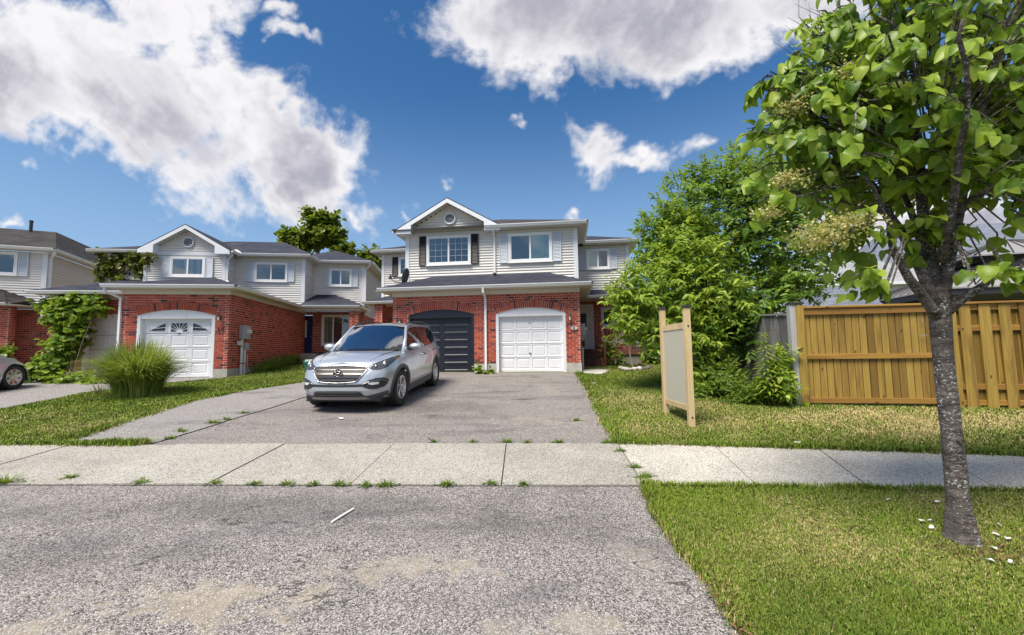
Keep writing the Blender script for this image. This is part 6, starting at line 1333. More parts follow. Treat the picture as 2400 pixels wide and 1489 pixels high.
vis = (zc_ > .3) & (sx_ > 0) & (sx_ < 2400) & (sy_ > 0) & (sy_ < 1489); order = np.argsort(np.where(vis, dist, 1e9)); near = order[:290]; mask_ = np.ones(len(P1), bool); mask_[near] = False
lm = []
for f_, d_, w_ in ((.42, .30, .82), (.25, .18, .86), (.6, .42, .76)):
    v__, f__ = leaf_tmpl(1.0, w_, 'heart', f_, d_, 6); me = bpy.data.meshes.new('leaf'); me.from_pydata(v__, [], f__); me.shade_smooth(); me.materials.append(M['leaf_lilac']); lm.append(me)
Xn, Yn, Zn = frames(D1[near], U1[near])
for i in range(len(near)):
    o = bpy.data.objects.new('leaf', lm[i % 3]); COL.objects.link(o); o.parent = LT; s_ = random.uniform(.068, .118)
    o.matrix_local = Matrix(((Xn[i, 0] * s_, Yn[i, 0] * s_, Zn[i, 0] * s_, P1[near[i], 0] - LT.location.x), (Xn[i, 1] * s_, Yn[i, 1] * s_, Zn[i, 1] * s_, P1[near[i], 1] - LT.location.y), (Xn[i, 2] * s_, Yn[i, 2] * s_, Zn[i, 2] * s_, P1[near[i], 2] - LT.location.z), (0, 0, 0, 1)))
foliage('foliage', LT, tmL, P1[mask_], D1[mask_], U1[mask_], .098, 'leaf_lilac', .35)
twigs(LT, sp, 'bark_lilac', .8, .0045, toward=(3.3, 3.25, 3.1))
def panicle(x, y, Y, sx, sz, n, nm='flower_panicle'):
    c_ = at(x, y, Y); P = c_ + rng.normal(size=(n, 3)) * np.array([sx, sx * .7, sz]) * Y / F * .55; s_ = rng.normal(size=(n, 3)); X, Y_, Z = frames(s_, rvec(n)); tv = [(-.5, 0, 0), (.5, 0, 0), (.5, 1, .2), (-.5, 1, .2)]
    o = scatter(nm, tv, [(0, 1, 2, 3)], P, X, Y_, Z, .007 + .010 * rng.random(n), 'flower_cream', LT, 'stuff', off=-np.array(LT.location)); mb = MB(); base = c_ + np.array([.05, 0, .02])
    for i in range(0, n, 14): mb.tube([loc(LT, base), loc(LT, P[i])], .0018, 3, False)
    mb.build('flower_stalk', 'leaf_reed', LT)
for a in ((1925, 555, 2.95, 62, 30, 900), (1990, 520, 2.9, 55, 16, 500), (1990, 175, 3.0, 34, 30, 380), (1860, 250, 3.0, 40, 22, 350), (1850, 420, 3.0, 40, 22, 300), (1800, 500, 3.0, 30, 16, 250)): panicle(*a)
mb = MB()
for k in range(26):
    a_ = at(random.uniform(1860, 2010), random.uniform(30, 150), 3.25); b_ = a_ + np.array([random.uniform(-.22, .02), random.uniform(-.1, .1), random.uniform(.06, .26)]); mb.tube([loc(LT, a_ + np.array([.12, 0, -.14])), loc(LT, a_), loc(LT, b_)], [.004, .003, .0012], 4, False)
mb.build('bare_twigs', 'twig', LT)
# ---------------- thicket by the grey fence: dark cherry and light box elder
CT = thing('cherry_tree', 'tall dark green bushy tree by the grey side fence', 'tree', (5.15, 11.2, gz(0, 11.2))); b_ = np.array([5.15, 11.2, gz(0, 11.2)])
for tgt in (lobe_px(1690, 480, 11.4, 1, 1), lobe_px(1790, 500, 11.5, 1, 1), lobe_px(1590, 560, 11.2, 1, 1), lobe_px(1850, 620, 10.8, 1, 1), lobe_px(1740, 700, 10.8, 1, 1)):
    t3 = np.array(tgt[:3]); limb(CT, 'trunk' if tgt[0] < 5.7 and tgt[2] > 4.5 else 'branch', [b_ + rng.normal(size=3) * np.array([.15, .1, 0]), b_ + (t3 - b_) * np.array([.35, .3, .45]), t3 + np.array([0, 0, .3])], .07, .015, 'bark')
lobes = [lobe_px(1690, 510, 11.4, 165, 150), lobe_px(1790, 460, 11.5, 125, 105), lobe_px(1735, 400, 11.5, 70, 60), lobe_px(1850, 410, 11.6, 70, 60), lobe_px(1585, 545, 11.3, 95, 95), lobe_px(1840, 560, 11.1, 125, 120), lobe_px(1870, 665, 10.6, 85, 48), lobe_px(1760, 690, 10.7, 150, 75), lobe_px(1700, 780, 10.4, 130, 60), lobe_px(1530, 580, 11.3, 50, 70), lobe_px(1650, 420, 11.5, 50, 50), lobe_px(1790, 770, 10.2, 70, 35), lobe_px(1610, 700, 11.2, 150, 110)]
tmC = leaf_tmpl(1.0, .42, 'lance', .35, .30, 4)
a = crown(lobes, 2400, 11, .55, up=.55, droop=.45, curve=.28, shell=.6, jit=.5); foliage('foliage', CT, tmC, a[0], a[1], a[2], .15, 'leaf_dark', .3); twigs(CT, a[3], 'twig', .35, .006)
BT = thing('box_elder', 'yellow-green feathery sapling tree leaning over the lawn behind the pine sign', 'tree', (4.55, 10.1, gz(0, 10.1))); b_ = np.array([4.55, 10.1, gz(0, 10.1)])
for k, tgt in enumerate((lobe_px(1560, 690, 10.3, 1, 1), lobe_px(1620, 600, 10.4, 1, 1), lobe_px(1500, 720, 10.2, 1, 1), lobe_px(1680, 690, 10.2, 1, 1), lobe_px(1590, 780, 10.0, 1, 1))):
    t3 = np.array(tgt[:3]); limb(BT, 'trunk' if k == 0 else 'branch', [b_ + rng.normal(size=3) * np.array([.2, .12, 0]), b_ + (t3 - b_) * np.array([.45, .4, .5]), t3], .034, .010, 'bark')
lobes = [lobe_px(1560, 680, 10.3, 125, 95), lobe_px(1620, 590, 10.4, 85, 75), lobe_px(1475, 690, 10.2, 52, 75), lobe_px(1515, 760, 10.1, 85, 48), lobe_px(1690, 690, 10.1, 75, 65), lobe_px(1600, 790, 10.1, 90, 60), lobe_px(1640, 870, 9.9, 55, 55), lobe_px(1600, 520, 10.5, 40, 40)]
a = crown(lobes, 980, 11, .50, up=.55, droop=.5, curve=.30, shell=.7, jit=.5); foliage('foliage', BT, leaf_tmpl(1.0, .36, 'lance', .3, .35, 4), a[0], a[1], a[2], .15, 'leaf_light', .3); twigs(BT, a[3], 'leaf_weed', .3, .004)
for nm_, c_, rx_, ry_ in (('mulch', (3.38, 3.18), .42, .22), ('soil_patch', (-9.05, 10.3), .85, .55)):
    mb = MB(); mb.quad(*[(c_[0] + rx_ * (1 + .15 * math.sin(a_ * 3) + random.uniform(-.08, .08)) * math.cos(a_), c_[1] + ry_ * (1 + .15 * math.sin(a_ * 2 + 1)) * math.sin(a_), SLOPE * (c_[1] + ry_ * (1 + .15 * math.sin(a_ * 2 + 1)) * math.sin(a_)) + .012) for a_ in np.linspace(0, 2 * math.pi, 33)[:-1]]); struct(nm_, mb, 'soil')
# ---------------- trees behind the houses
def far_tree(name, label, x, Y, lobes, n, size, m='leaf_maple', group=None, trunk=True, leaves=8, tw=1.0):
    p = at(x, 800, Y); root = thing(name, label, 'tree', (p[0], Y, gz(0, Y)), 0, group); c_ = np.mean([l[:3] for l in lobes], axis=0)
    limb(root, 'trunk', [(p[0], Y, gz(0, Y) - .1), (p[0] + .1, Y, 3), tuple(c_)], .22, .08, 'bark')
    for l in lobes: limb(root, 'branch', [tuple(c_ - np.array([0, 0, 1.0])), tuple((c_ + np.array(l[:3])) / 2), l[:3]], .09, .03, 'bark', 6)
    a = crown(lobes, n, leaves, tw, up=.35, droop=.25, curve=.1, shell=.75, jit=.9); foliage('foliage', root, leaf_tmpl(1.0, .95, 'maple', .2, .2, 4), a[0], a[1], a[2], size, m, .35); return root
far_tree('maple_tree', 'maple rising above the roof of the house numbered 10', 745, 32, [lobe_px(745, 555, 32, 50, 26), lobe_px(757, 515, 32, 26, 18), lobe_px(680, 552, 32, 24, 16), lobe_px(722, 497, 32, 12, 12), lobe_px(805, 583, 32, 26, 16), lobe_px(782, 512, 32, 14, 14), lobe_px(700, 575, 32, 38, 16), lobe_px(735, 525, 32, 24, 20), lobe_px(790, 550, 32, 18, 18)], 760, .27, tw=.7)
far_tree('maple_tree', 'small maple top showing between the two semis', 870, 34, [lobe_px(868, 605, 34, 24, 22), lobe_px(885, 630, 34, 20, 25)], 330, .28)
far_tree('shade_tree', 'leafy tree filling the gap beyond the rear fence', 1520, 25, [lobe_px(1500, 745, 25, 40, 35), lobe_px(1560, 760, 25, 45, 35), lobe_px(1620, 740, 26, 60, 50)], 420, .24, 'leaf_vine')
far_tree('shade_tree', 'narrow tree glimpsed through the porch pillars beside the navy garage', 912, 27, [lobe_px(912, 735, 27, 16, 40)], 120, .24, 'leaf_vine')
# ---------------- grape vine between the two houses on the left, ivy on the upper wall
def mass(name, label, cat, basepx, lobes, n, leaves, tw, tm, size, m, up=.2, droop=.6, group=None, stems=4, weights=None, shell=.5):
    base = basepx; root = thing(name, label, cat, tuple(base), 0, group); a = crown(lobes, n, leaves, tw, up=up, droop=droop, curve=.2, shell=shell, jit=.6, weights=weights); foliage('foliage', root, tm, a[0], a[1], a[2], size, m, .35)
    st_ = MB()
    for l in random.sample(list(lobes), min(stems, len(lobes))): st_.tube([loc(root, base), loc(root, (np.array(base) + np.array(l[:3])) / 2 + rng.normal(size=3) * .05), loc(root, l[:3])], [.02, .015, .006], 5)
    st_.build('stem', 'bark', root); return root
tmV = leaf_tmpl(1.0, .95, 'maple', .25, .25, 4)
g0 = ground(165, 893)
mass('grape_vine', 'grape vine climbing over the brick corner between two garages', 'vine', (g0[0], g0[1], g0[2]), [lobe_px(180, 700, 14.2, 62, 14, 18), lobe_px(158, 735, 14.1, 48, 34, 22), lobe_px(170, 780, 14.1, 34, 36, 22), lobe_px(135, 825, 13.8, 36, 36, 28), lobe_px(115, 865, 13.5, 34, 20, 30), lobe_px(165, 884, 13.2, 60, 7, 30), lobe_px(250, 892, 13.0, 55, 4, 22), lobe_px(225, 722, 14.2, 24, 12, 10), lobe_px(105, 712, 14.3, 22, 10, 10)], 560, 7, .30, tmV, .15, 'leaf_vine', stems=7)
g1 = on(L, -7.3, 5.55, 4.9)
mass('ivy', 'brownish ivy hanging on the upper wall beside the small barred window', 'ivy', tuple(g1), [lobe_px(238, 625, 18.3, 11, 42, 6), lobe_px(272, 622, 18.3, 22, 34, 6), lobe_px(318, 606, 18.2, 26, 20, 6), lobe_px(345, 600, 17.8, 14, 12, 5), lobe_px(288, 660, 18.2, 36, 8, 5), lobe_px(330, 630, 18.2, 10, 18, 5)], 210, 7, .3, tmV, .14, 'leaf_ivy', up=-.2, droop=.8)
g2 = ground(12, 868); mass('shrub', 'light green shrub beside the brick pillar behind the pale saloon', 'shrub', tuple(g2), [lobe_px(8, 825, 15.5, 16, 18), lobe_px(-12, 835, 15.5, 20, 25)], 70, 7, .3, tmV, .13, 'leaf_vine')
g3 = ground(1122, 874); mass('ivy', 'small ivy sprig at the foot of the downspout between the garages', 'ivy', tuple(g3), [lobe_px(1120, 862, 14.0, 8, 9, 4), lobe_px(1136, 871, 14.0, 14, 4, 4), lobe_px(1152, 869, 14.0, 5, 5, 4)], 26, 5, .14, tmV, .10, 'leaf_vine', stems=2)
# ---------------- ornamental grass clump
def reed(name, label, p, n, h, spread, m='leaf_reed', w=.010, cat='ornamental grass', droop=.7, group=None):
    root = thing(name, label, cat, tuple(p), 0, group); az = rng.random(n) * 2 * math.pi; r0s = spread * .28 * np.sqrt(rng.random(n)); hh = h * (.55 + .5 * rng.random(n)); lean = (.1 + .75 * rng.random(n) ** 1.2); K_ = 6
    o = np.stack([np.cos(az), np.sin(az)], 1); base = o * r0s[:, None]; sd = np.stack([-o[:, 1], o[:, 0]], 1); vs = []; out = spread * .75
    V = np.zeros((n, (K_ + 1) * 2, 3)); 
    for k in range(K_ + 1):
        t = k / K_; rad = lean * out * (t ** 1.7); z = hh * (t * 1.15 - droop * lean * t ** 3); ww = w * (1 - t) ** .6 * (1 + .2 * t)
        c_ = base + o * rad[:, None] + sd * (rng.normal(size=n) * .01 * t)[:, None]
        V[:, 2 * k, :2] = c_ - sd * ww; V[:, 2 * k + 1, :2] = c_ + sd * ww; V[:, 2 * k, 2] = z; V[:, 2 * k + 1, 2] = z + .3 * ww
    me = bpy.data.meshes.new('blades'); nv = (K_ + 1) * 2; me.from_pydata(V.reshape(-1, 3).tolist(), [], [(i * nv + 2 * k, i * nv + 2 * k + 1, i * nv + 2 * k + 3, i * nv + 2 * k + 2) for i in range(n) for k in range(K_)]); me.shade_smooth(); me.materials.append(M[m]); ob = link('blades', me, root); ob['kind'] = 'stuff'; return root
g4 = ground(322, 928); rg = reed('ornamental_grass', 'big fountain-shaped ornamental grass clump on the lawn before the white garage door', g4, 2600, 1.38, 1.6, w=.012, droop=.76); 
reed('dead_stalk', 'dry brown fallen stalks at the side of the ornamental grass', ground(238, 925), 40, .45, .8, 'leaf_dry', .006, 'plant'); 
for k, (u_, n_, h_, lab) in enumerate(((.45, 1.55, .45, 'dark strap-leaved daylily by the meter cable'), (.5, 2.2, .5, 'pale strap-leaved daylily beside the brick flank'), (.45, 2.9, .55, 'broad arching daylily midway along the brick flank'), (.5, 3.7, .6, 'seeding daylily clump near the porch end of the brick flank'), (.45, 4.6, .6, 'leafy daylily clump behind the green bin'))):
    p = on(L, u_, n_, 0); reed('daylily', lab, (p.x, p.y, gz(0, p.y)), 130, h_, .95, 'leaf_weed' if k else 'leaf_dark', .014, 'plant', 1.0)
mass('flower_bed', 'low mixed herbs with seed heads along the brick garage flank', 'plants', tuple(on(L, .4, 3.3, .95)), [tuple(on(L, .35, n_, 1.15 + n_ * .03)) + (.25, .3, .22) for n_ in (1.9, 2.6, 3.3, 4.0, 4.8)], 150, 7, .3, leaf_tmpl(1, .3, 'lance', .3, .3, 4), .11, 'leaf_weed', up=.8, droop=.1)
# ---------------- weeds by the gate post, under the thicket
def stalk(name, label, p, h, n, ll, m, lean=(0, 0)):
    root = thing(name, label, 'plant', tuple(p)); MB().tube([(0, 0, 0), (lean[0] * .4, lean[1] * .4, h * .5), (lean[0], lean[1], h)], [.008, .006, .002], 5).build('stem', 'leaf_weed', root); t = np.linspace(.18, 1, n); az = np.arange(n) * 2.4
    P = np.stack([lean[0] * t * t, lean[1] * t * t, h * t], 1) + np.array(p); D = np.stack([np.cos(az), np.sin(az), .15 + .5 * (t > .85)], 1); s_ = ll * (1.15 - .75 * t); X, Y, Z = frames(unit(D), np.array([[0, 0, 1.]]) + 0 * P + rng.normal(size=P.shape) * .2)
    tm = leaf_tmpl(1, .2, 'lance', .2, .35, 4); scatter('leaves', tm[0], tm[1], P, X, Y, Z, s_, m, root, None, off=-np.array(p)); return root
gA = np.array([4.82, 8.15, gz(0, 8.15)]); gB = np.array([4.98, 8.1, gz(0, 8.1)]); stalk('goldenrod', 'taller goldenrod stem in front of the grey fence', gA, 1.38, 150, .30, 'leaf_light', (-.03, 0)); stalk('goldenrod', 'shorter goldenrod stem next to the gate post shrub', gB, 1.18, 130, .28, 'leaf_light', (.02, .02))
mass('shrub', 'young broad-leaved shrub against the weathered gate post', 'shrub', (5.33, 8.25, gz(0, 8.25)), [lobe_px(1838, 850, 8.3, 28, 35, 25), lobe_px(1820, 900, 8.25, 42, 38, 35), lobe_px(1850, 925, 8.2, 25, 25, 25)], 75, 7, .32, leaf_tmpl(1, .55, 'lance', .3, .3, 4), .12, 'leaf_light', up=.5)
mass('weed_patch', 'tangled weeds and ferny stems under the thicket beside the grey fence', 'weeds', (4.8, 8.9, gz(0, 8.9)), [lobe_px(1770, 920, 8.5, 45, 28), lobe_px(1720, 905, 9.0, 50, 30), lobe_px(1690, 880, 9.4, 55, 35), lobe_px(1650, 920, 9.3, 40, 22), lobe_px(1740, 935, 8.5, 40, 15)], 420, 8, .35, leaf_tmpl(1, .35, 'lance', .3, .3, 4), .10, 'leaf_weed', up=.7, droop=.3)
# ---------------- front garden of the right-hand semi
gC = ground(1483, 862); ST = thing('standard_tree', 'little weeping standard tree with bare twigs inside the stone ring', 'tree', tuple(gC)); limb(ST, 'trunk', [gC, gC + np.array([-.08, 0, .45]), gC + np.array([-.12, 0, .82])], .03, .022, 'wood_weather', 8, .005); mb = MB()
hd_ = np.array([-.12, 0, .82])
for k in range(150):
    d = rvec(1)[0]; d[2] = abs(d[2]) * .6 + .1; e_ = hd_ + d * random.uniform(.45, .75) * np.array([1.05, .9, .9]); m_ = (hd_ + e_) / 2 + rng.normal(size=3) * .05 + np.array([0, 0, .06]); mb.tube([hd_, m_, e_, e_ + rng.normal(size=3) * .06 - np.array([0, 0, .12])], [.007, .005, .003, .0015], 4, False)
mb.build('twigs', 'wood_weather', ST); a = crown([(gC[0] - .12, gC[1], gC[2] + 1.12, .55, .5, .32)], 55, 5, .2, droop=.6); foliage('foliage', ST, leaf_tmpl(1, .4, 'lance', .3, .3, 4), a[0], a[1], a[2], .07, 'leaf_dry', .3)
gD = on(H, 1.15, 2.35, 1.0); RB = mass('rose_bush', 'rose bush with pink blooms beside the porch steps', 'shrub', tuple(gD), [tuple(gD + Vector((0, 0, .55))) + (.32, .3, .4), tuple(gD + Vector((.3, .05, .35))) + (.3, .25, .3), tuple(gD + Vector((-.1, -.05, .95))) + (.2, .2, .2)], 110, 6, .25, tmV, .085, 'leaf_vine')
for k in range(16):
    o_ = Vector((random.uniform(-.35, .5), random.uniform(-.4, -.25), random.uniform(.2, 1.15))); mb = MB()
    for j in range(9): a_ = j * 2.4; r_ = .012 + .004 * j; mb.add([(o_.x, o_.y, o_.z), (o_.x + r_ * math.cos(a_) + .02, o_.y - .02, o_.z + r_ * math.sin(a_)), (o_.x + r_ * 1.3 * math.cos(a_ + .5), o_.y - .03, o_.z + r_ * 1.3 * math.sin(a_ + .5)), (o_.x + r_ * math.cos(a_ + 1), o_.y - .02, o_.z + r_ * math.sin(a_ + 1))], [(0, 1, 2, 3)])
    mb.build('bloom', 'flower_pink' if k % 3 else 'flower_white', RB)
mass('shrub', 'grey-green bush at the end of the porch deck', 'shrub', tuple(on(H, 2.75, 2.6, 1.0)), [tuple(on(H, 2.75, 2.6, 1.5)) + (.3, .3, .5)], 70, 7, .3, tmV, .09, 'leaf_weed')
# ---------------- weeds in the joints of the paving
WT = [(1015, 1038, .5, 'tuft'), (1110, 1038, .5, ''), (1185, 1038, .8, ''), (1235, 1039, .5, ''), (1310, 1039, .8, ''), (1425, 1040, .9, ''), (1350, 987, .7, ''), (505, 1136, .6, ''), (600, 1137, .6, ''), (670, 1138, .6, ''), (735, 1139, .5, ''), (795, 1140, .8, ''), (860, 1142, .7, ''), (905, 1141, .9, ''), (1045, 1140, .8, ''), (1150, 1138, .6, ''), (1225, 1139, .5, ''), (165, 1122, .6, ''), (330, 1135, .8, ''), (1452, 1060, .6, ''), (1488, 1098, .7, ''), (1510, 1122, .9, ''), (12, 1133, 1.6, ''), (425, 1013, .9, ''), (500, 993, 1.2, ''), (530, 985, .8, ''), (570, 970, .8, ''), (395, 1030, .8, '')]
for k, (x, y, s_, _) in enumerate(WT):
    p = ground(x, y); far_ = y < 1045 and x > 900
    lab = ('weed tuft rooted where the driveway meets the pavement' if far_ else 'weed tuft in the cracked seam of the driveway' if y < 1035 else 'weed tuft in the slanting joint between pavement slabs by the verge' if 1440 < x < 1520 and y < 1130 else 'weed tuft along the joint between pavement and apron')
    rt = reed('weed_tuft', lab, (p[0], p[1], p[2] + .01), int(46 * s_), .07 * (s_ ** .5), .20 * s_, 'leaf_weed', .0045, 'weed', .6, 'weeds in the paving joints'); n = int(34 * s_)
    P = np.array(p) + np.stack([rng.normal(size=n) * .07 * s_, rng.normal(size=n) * .02, .012 + .02 * rng.random(n)], 1); X, Y, Z = frames(unit(np.stack([rng.normal(size=n), rng.normal(size=n), .3 * rng.random(n)], 1)), np.array([[0, 0, 1.]]) + rng.normal(size=(n, 3)) * .3); tm = leaf_tmpl(1, .45, 'lance', .2, .2, 3)
    scatter('leaves', tm[0], tm[1], P, X, Y, Z, .03 + .025 * rng.random(n), 'leaf_weed', rt, None, off=-np.array(rt.location))
# ------------------------------------------------------------------ lawn grass, blade by blade
WK = [(rng.normal(size=2), rng.random() * 6.28) for _ in range(24)]
def vnoise(x, y, sc):
    v = 0; 
    for i, (k, ph) in enumerate(WK): f = sc * (.6 + .12 * i); v = v + np.sin((k[0] * x + k[1] * y) * f + ph) / (1 + .10 * i)
    return v / 4.2
def inpoly(x, y, P):
    r_ = np.zeros(len(x), bool); n = len(P)
    for i in range(n):
        (x0, y0), (x1, y1) = P[i], P[(i + 1) % n]; c_ = ((y0 > y) != (y1 > y)) & (x < (x1 - x0) * (y - y0) / (y1 - y0 + 1e-12) + x0); r_ ^= c_
    return r_
def px_of(P):
    v = P - CAM; z = v @ fw; z = np.maximum(z, .05); return CX + F * (v @ cr) / z, CY - F * (v @ cu) / z
def lawn(name, label, poly, n, h, straw, wk=1.0, fall=1.2, dmin=2.0, P=None):
    xs_ = [p[0] for p in poly or [(0, 0)]]; ys_ = [p[1] for p in poly or [(0, 0)]]; got = [] if P is None else [P]; tot = 0 if P is None else n
    while tot < n:
        x = rng.uniform(min(xs_), max(xs_), 200000); y = rng.uniform(min(ys_), max(ys_), 200000); d = np.hypot(x, y)
        k = inpoly(x, y, poly) & (rng.random(len(x)) < (dmin / np.maximum(d, dmin)) ** fall); P = np.stack([x, y, SLOPE * y], 1); u_, v_ = px_of(P); k &= (u_ > -220) & (u_ < 2620) & (v_ < 1680); P = P[k]; got.append(P); tot += len(P)
        if len(got) > 60: break
    P = np.concatenate(got)[:n]; n = len(P); x, y = P[:, 0], P[:, 1]; d = np.hypot(x, y)
    s = np.clip(straw(x, y) + .25 * vnoise(x, y, 1.3) + .22 * vnoise(x, y, 4.0), 0.02, .96); isS = rng.random(n) < s; t = rng.random(n)[:, None]; tn = np.clip(.5 + .5 * vnoise(x + 5, y, 2.2), 0, 1)[:, None]
    gA_, gB_ = np.array([.08, .14, .013]), np.array([.225, .30, .033]); sA, sB = np.array([.36, .29, .11]), np.array([.60, .51, .25])
    gcol = (gA_ + (gB_ - gA_) * (.45 * t + .55 * tn)); scol = sA + (sB - sA) * t; col_ = np.where(isS[:, None], scol, gcol) * (.8 + .4 * rng.random((n, 1)))
    az = rng.random(n) * 2 * math.pi; o = np.stack([np.cos(az), np.sin(az)], 1); sd = np.stack([-o[:, 1], o[:, 0]], 1); L_ = h * (.45 + .8 * rng.random(n)) * np.where(isS, .75, 1.0) * (1 + .25 * vnoise(x, y, 3)); ln = .25 + .9 * rng.random(n) ** 1.3; w = (.0011 + .00045 * d) * wk * (.7 + .6 * rng.random(n))
    V = np.zeros((n, 5, 3))
    for j, (f, wf) in enumerate(((0, 1), (.55, .8), (1, 0))):
        c_ = P[:, :2] + o * (L_ * ln * f ** 1.6 * .8)[:, None]; z = P[:, 2] + L_ * (f - .35 * ln * f * f) * .95
        if j < 2: V[:, 2 * j, :2] = c_ - sd * (w * wf)[:, None]; V[:, 2 * j + 1, :2] = c_ + sd * (w * wf)[:, None]; V[:, 2 * j, 2] = z; V[:, 2 * j + 1, 2] = z
        else: V[:, 4, :2] = c_; V[:, 4, 2] = z
    me = bpy.data.meshes.new(name); me.vertices.add(n * 5); me.vertices.foreach_set('co', V.reshape(-1).astype(np.float32)); b5 = (np.arange(n) * 5)[:, None]
    me.loops.add(n * 7); me.polygons.add(n * 2); me.loops.foreach_set('vertex_index', (b5 + np.array([0, 1, 3, 2, 2, 3, 4])).reshape(-1).astype(np.int32)); me.polygons.foreach_set('loop_start', ((np.arange(n) * 7)[:, None] + np.array([0, 4])).reshape(-1).astype(np.int32)); me.update(calc_edges=True)
    at_ = me.color_attributes.new('gcol', 'FLOAT_COLOR', 'POINT'); cc = np.ones((n, 5, 4), np.float32); cc[:, :, :3] = col_[:, None, :]; cc[:, :2, :3] *= .9; at_.data.foreach_set('color', cc.reshape(-1)); me.materials.append(M['grass'])
    return tag(link(name, me), label, 'grass', kind='stuff')
apx = [(x + random.uniform(0, .05), y) for x, y in APR_R]
VERGE = apx + [(9, .6), (9, 3.52), (4.83, 4.12), (3.0, 4.27), (1.36, 4.38)]
drx = [(x + random.uniform(0, .04), y) for x, y in DRV_R]
PLOT = drx + [(2.8, 13.3), (3.3, 14.7), (2.4, 15.3), (4.9, 16.4), (4.9, 20.5), (6.2, 19.6), (5.55, 8.4), (5.58, 8.28), (10.5, 7.42), (10.5, 4.27), (5.98, 5.16), (3.6, 5.57), (1.45, 5.88)]
LEFT = [(-26, 6.95), (-14, 6.47), (-7.31, 6.19), (-6.62, 6.2)] + [(x - random.uniform(0, .06), y) for x, y in DRV_L[1:]] + [(-4.9, 15.5), (-8.9, 20.0), (-9.15, 13.85), (-9.6, 13.4), (-10.6, 12.0), (-10.9, 10.9), (-10.62, 9.9), (-10.55, 8.75), (-26, 8.15)]
for nm, P_ in (('verge', VERGE), ('front_lawn', PLOT), ('side_lawn', LEFT)):
    me = bpy.data.meshes.new(nm); bm = bmesh.new(); f = bm.faces.new([bm.verts.new((x, y, SLOPE * y - .006)) for x, y in P_]); bmesh.ops.triangulate(bm, faces=[f]); bm.to_mesh(me); bm.free(); me.materials.append(M['lawn_base']); tag(link(nm, me), kind='structure')
lawn('verge_grass', 'short green verge grass round the lilac tree', VERGE, 260000, .042, lambda x, y: .12 + .45 * np.exp(-((x - 2.6) ** 2 / .9 + (y - 3.1) ** 2 / .25)) + .25 * np.exp(-((y - 3.9) ** 2 / .1)) * (x > 2.2), 1.0, 1.5)
lawn('lawn_grass', 'sun-dried lawn grass before the golden gate', PLOT, 190000, .055, lambda x, y: .30 + .85 * np.exp(-((x - 6.6) ** 2 / 8 + (y - 7.0) ** 2 / 1.1)) + .30 * np.exp(-((x - 3.2) ** 2 / 1.2 + (y - 8.6) ** 2 / 3)) - .25 * np.exp(-((y - (5.9 - .13 * (x - 1.4))) ** 2 / .05)), 1.15, 1.25, 4.0)
lawn('lawn_grass', 'green lawn strip between the two driveways', LEFT, 140000, .06, lambda x, y: .16 + .35 * np.exp(-((x + 7.0) ** 2 / .5 + (y - 7.3) ** 2 / 1.2)) + .25 * np.exp(-((x + 10) ** 2 / 3 + (y - 8.2) ** 2 / .3)), 1.2, 1.1, 6.0)
def fringe(name, label, path, n, h, sd=.03, straw=.15):
    a = np.array(path); i = rng.integers(0, len(a) - 1, n); t = rng.random(n)[:, None]; p = a[i] + (a[i + 1] - a[i]) * t; k = np.clip(.5 + .9 * vnoise(p[:, 0], p[:, 1], 6), 0, 1); p = p + rng.normal(size=(n, 2)) * sd; keep_ = rng.random(n) < .25 + .75 * k; p = p[keep_]
    return lawn(name, label, None, len(p), h, lambda x, y: straw + 0 * x, 1.25, P=np.concatenate([p, SLOPE * p[:, 1:2]], 1))
fringe('edge_grass', 'overgrown ragged grass along the verge edges', [(x + .02, y) for x, y in APR_R[:6]] , 9000, .085, .035); fringe('edge_grass', 'overgrown grass along the near side of the pavement', [(x, y - .02) for x, y in NEAR[3:]], 9000, .08, .025)
fringe('edge_grass', 'overgrown grass along the far side of the pavement', [(x, y + .03) for x, y in FAR[3:]], 12000, .09, .04); fringe('edge_grass', 'ragged grass edge of the lawn beside the driveway', [(x + .03, y) for x, y in DRV_R], 9000, .085, .06)
fringe('edge_grass', 'ragged grass edge of the left lawn strip', [(x - .02, y) for x, y in DRV_L[:6]], 9000, .09, .07); fringe('edge_grass', 'weedy grass line where the left lawn meets the pavement', [(-14, 6.5), (-7.31, 6.22), (-5.2, 6.14)], 9000, .10, .05)
# broad-leaved weeds and clover among the blades
def lawn_weeds(poly, n, per, nm, lab):
    xs_ = [p[0] for p in poly]; ys_ = [p[1] for p in poly]; x = rng.uniform(min(xs_), max(xs_), n * 12); y = rng.uniform(min(ys_), max(ys_), n * 12); k = inpoly(x, y, poly) & (rng.random(len(x)) < np.clip(2.8 / np.hypot(x, y), 0, 1)); c_ = np.stack([x[k], y[k]], 1)[:n]; m_ = len(c_)
    P = np.repeat(c_, per, 0) + rng.normal(size=(m_ * per, 2)) * .035; P = np.concatenate([P, SLOPE * P[:, 1:2] + .016 + .028 * rng.random((m_ * per, 1))], 1); X, Y, Z = frames(unit(np.stack([rng.normal(size=len(P)), rng.normal(size=len(P)), .35 * np.ones(len(P))], 1)), np.array([[0, 0, 1.]]) + rng.normal(size=(len(P), 3)) * .3); tm = leaf_tmpl(1, .6, 'lance', .2, .2, 3)
    return tag(scatter(nm, tm[0], tm[1], P, X, Y, Z, .014 + .02 * rng.random(len(P)), 'leaf_weed'), lab, 'weeds', kind='stuff')
lawn_weeds(VERGE, 90, 9, 'lawn_weeds', 'small clover and plantain leaves in the verge grass'); lawn_weeds(PLOT, 260, 14, 'lawn_weeds', 'small broad weeds in the lawn before the gate'); lawn_weeds(LEFT, 220, 14, 'lawn_weeds', 'small broad weeds in the left lawn strip')
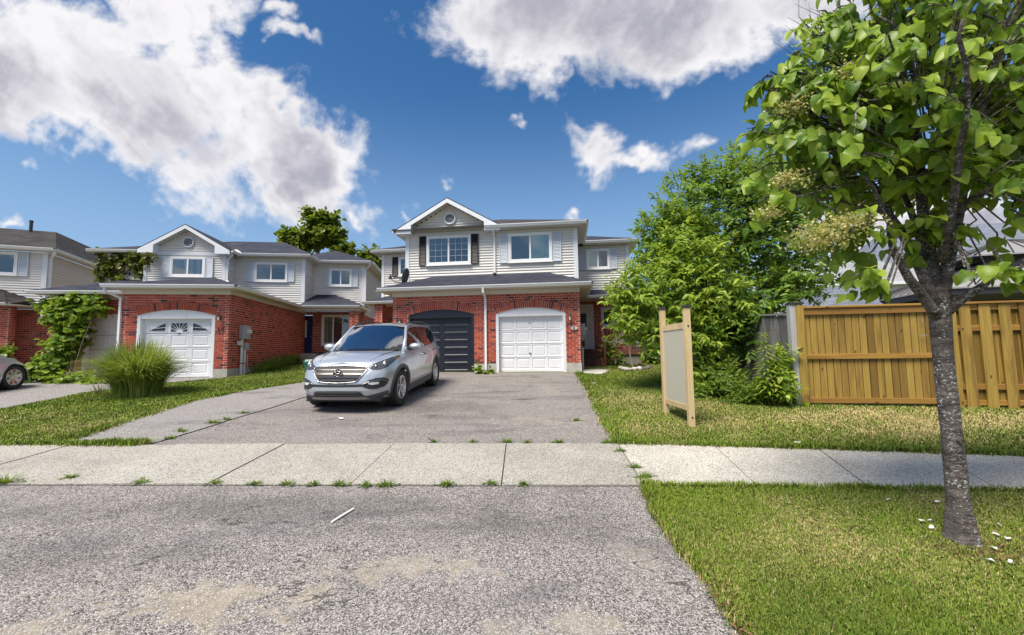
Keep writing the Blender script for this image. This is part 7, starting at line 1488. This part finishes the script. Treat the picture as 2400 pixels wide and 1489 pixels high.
# dead leaves gathered along the edges of the asphalt, loose grit on the apron
def edge_pts(path, n, sd):
    a = np.array(path); i = rng.integers(0, len(a) - 1, n); t = rng.random(n)[:, None]; p = a[i] + (a[i + 1] - a[i]) * t + rng.normal(size=(n, 2)) * sd; return np.concatenate([p, SLOPE * p[:, 1:2] + .012 + .02 * rng.random((n, 1))], 1)
P = np.concatenate([edge_pts([(x + .03, y) for x, y in APR_R], 1500, .045), edge_pts([(x + .03, y) for x, y in DRV_R], 500, .06), edge_pts(FAR[3:], 700, .03), np.array([3.45, 3.12, .235]) + rng.normal(size=(500, 3)) * np.array([.28, .10, .004])]); n = len(P)
X, Y, Z = frames(rng.normal(size=(n, 3)) * np.array([1, 1, .25]), np.array([[0, 0, 1.]]) + rng.normal(size=(n, 3)) * .4); tm = leaf_tmpl(1, .5, 'lance', .3, .1, 2); M['dead_leaf'] = None; leafmat('dead_leaf', [(.06, .03, .015), (.14, .07, .03), (.22, .12, .05), (.30, .2, .1)], .2)
o = scatter('leaf_litter', tm[0], tm[1], P, X, Y, Z, .012 + .022 * rng.random(n), 'dead_leaf'); tag(o, 'brown leaf litter along the edges of asphalt and pavement', 'leaf litter', kind='stuff')
n = 7000; P = np.stack([rng.uniform(-4.2, 1.22, n), 1.9 + 2.6 * rng.random(n) ** .8, np.zeros(n)], 1); P = np.concatenate([P, np.stack([rng.uniform(-4.5, 1.4, 1500), rng.uniform(6.0, 9.5, 1500), np.zeros(1500)], 1)]); P[:, 2] = SLOPE * P[:, 1] + .002; n = len(P); X, Y, Z = frames(rvec(n), rvec(n))
M['grit'] = None; leafmat('grit', [(.10, .095, .09), (.3, .28, .27), (.5, .48, .46), (.62, .6, .57)], 0.0, .8)
o = scatter('gravel', [(1, 0, 0), (-1, 0, 0), (0, 1.2, 0), (0, -.9, 0), (0, 0, .7), (0, 0, -.7)], [(0, 2, 4), (2, 1, 4), (1, 3, 4), (3, 0, 4), (2, 0, 5), (1, 2, 5), (3, 1, 5), (0, 3, 5)], P, X, Y, Z, .002 + .0035 * rng.random(n) ** 2, 'grit'); tag(o, 'loose grit scattered over the asphalt', 'gravel', kind='stuff')
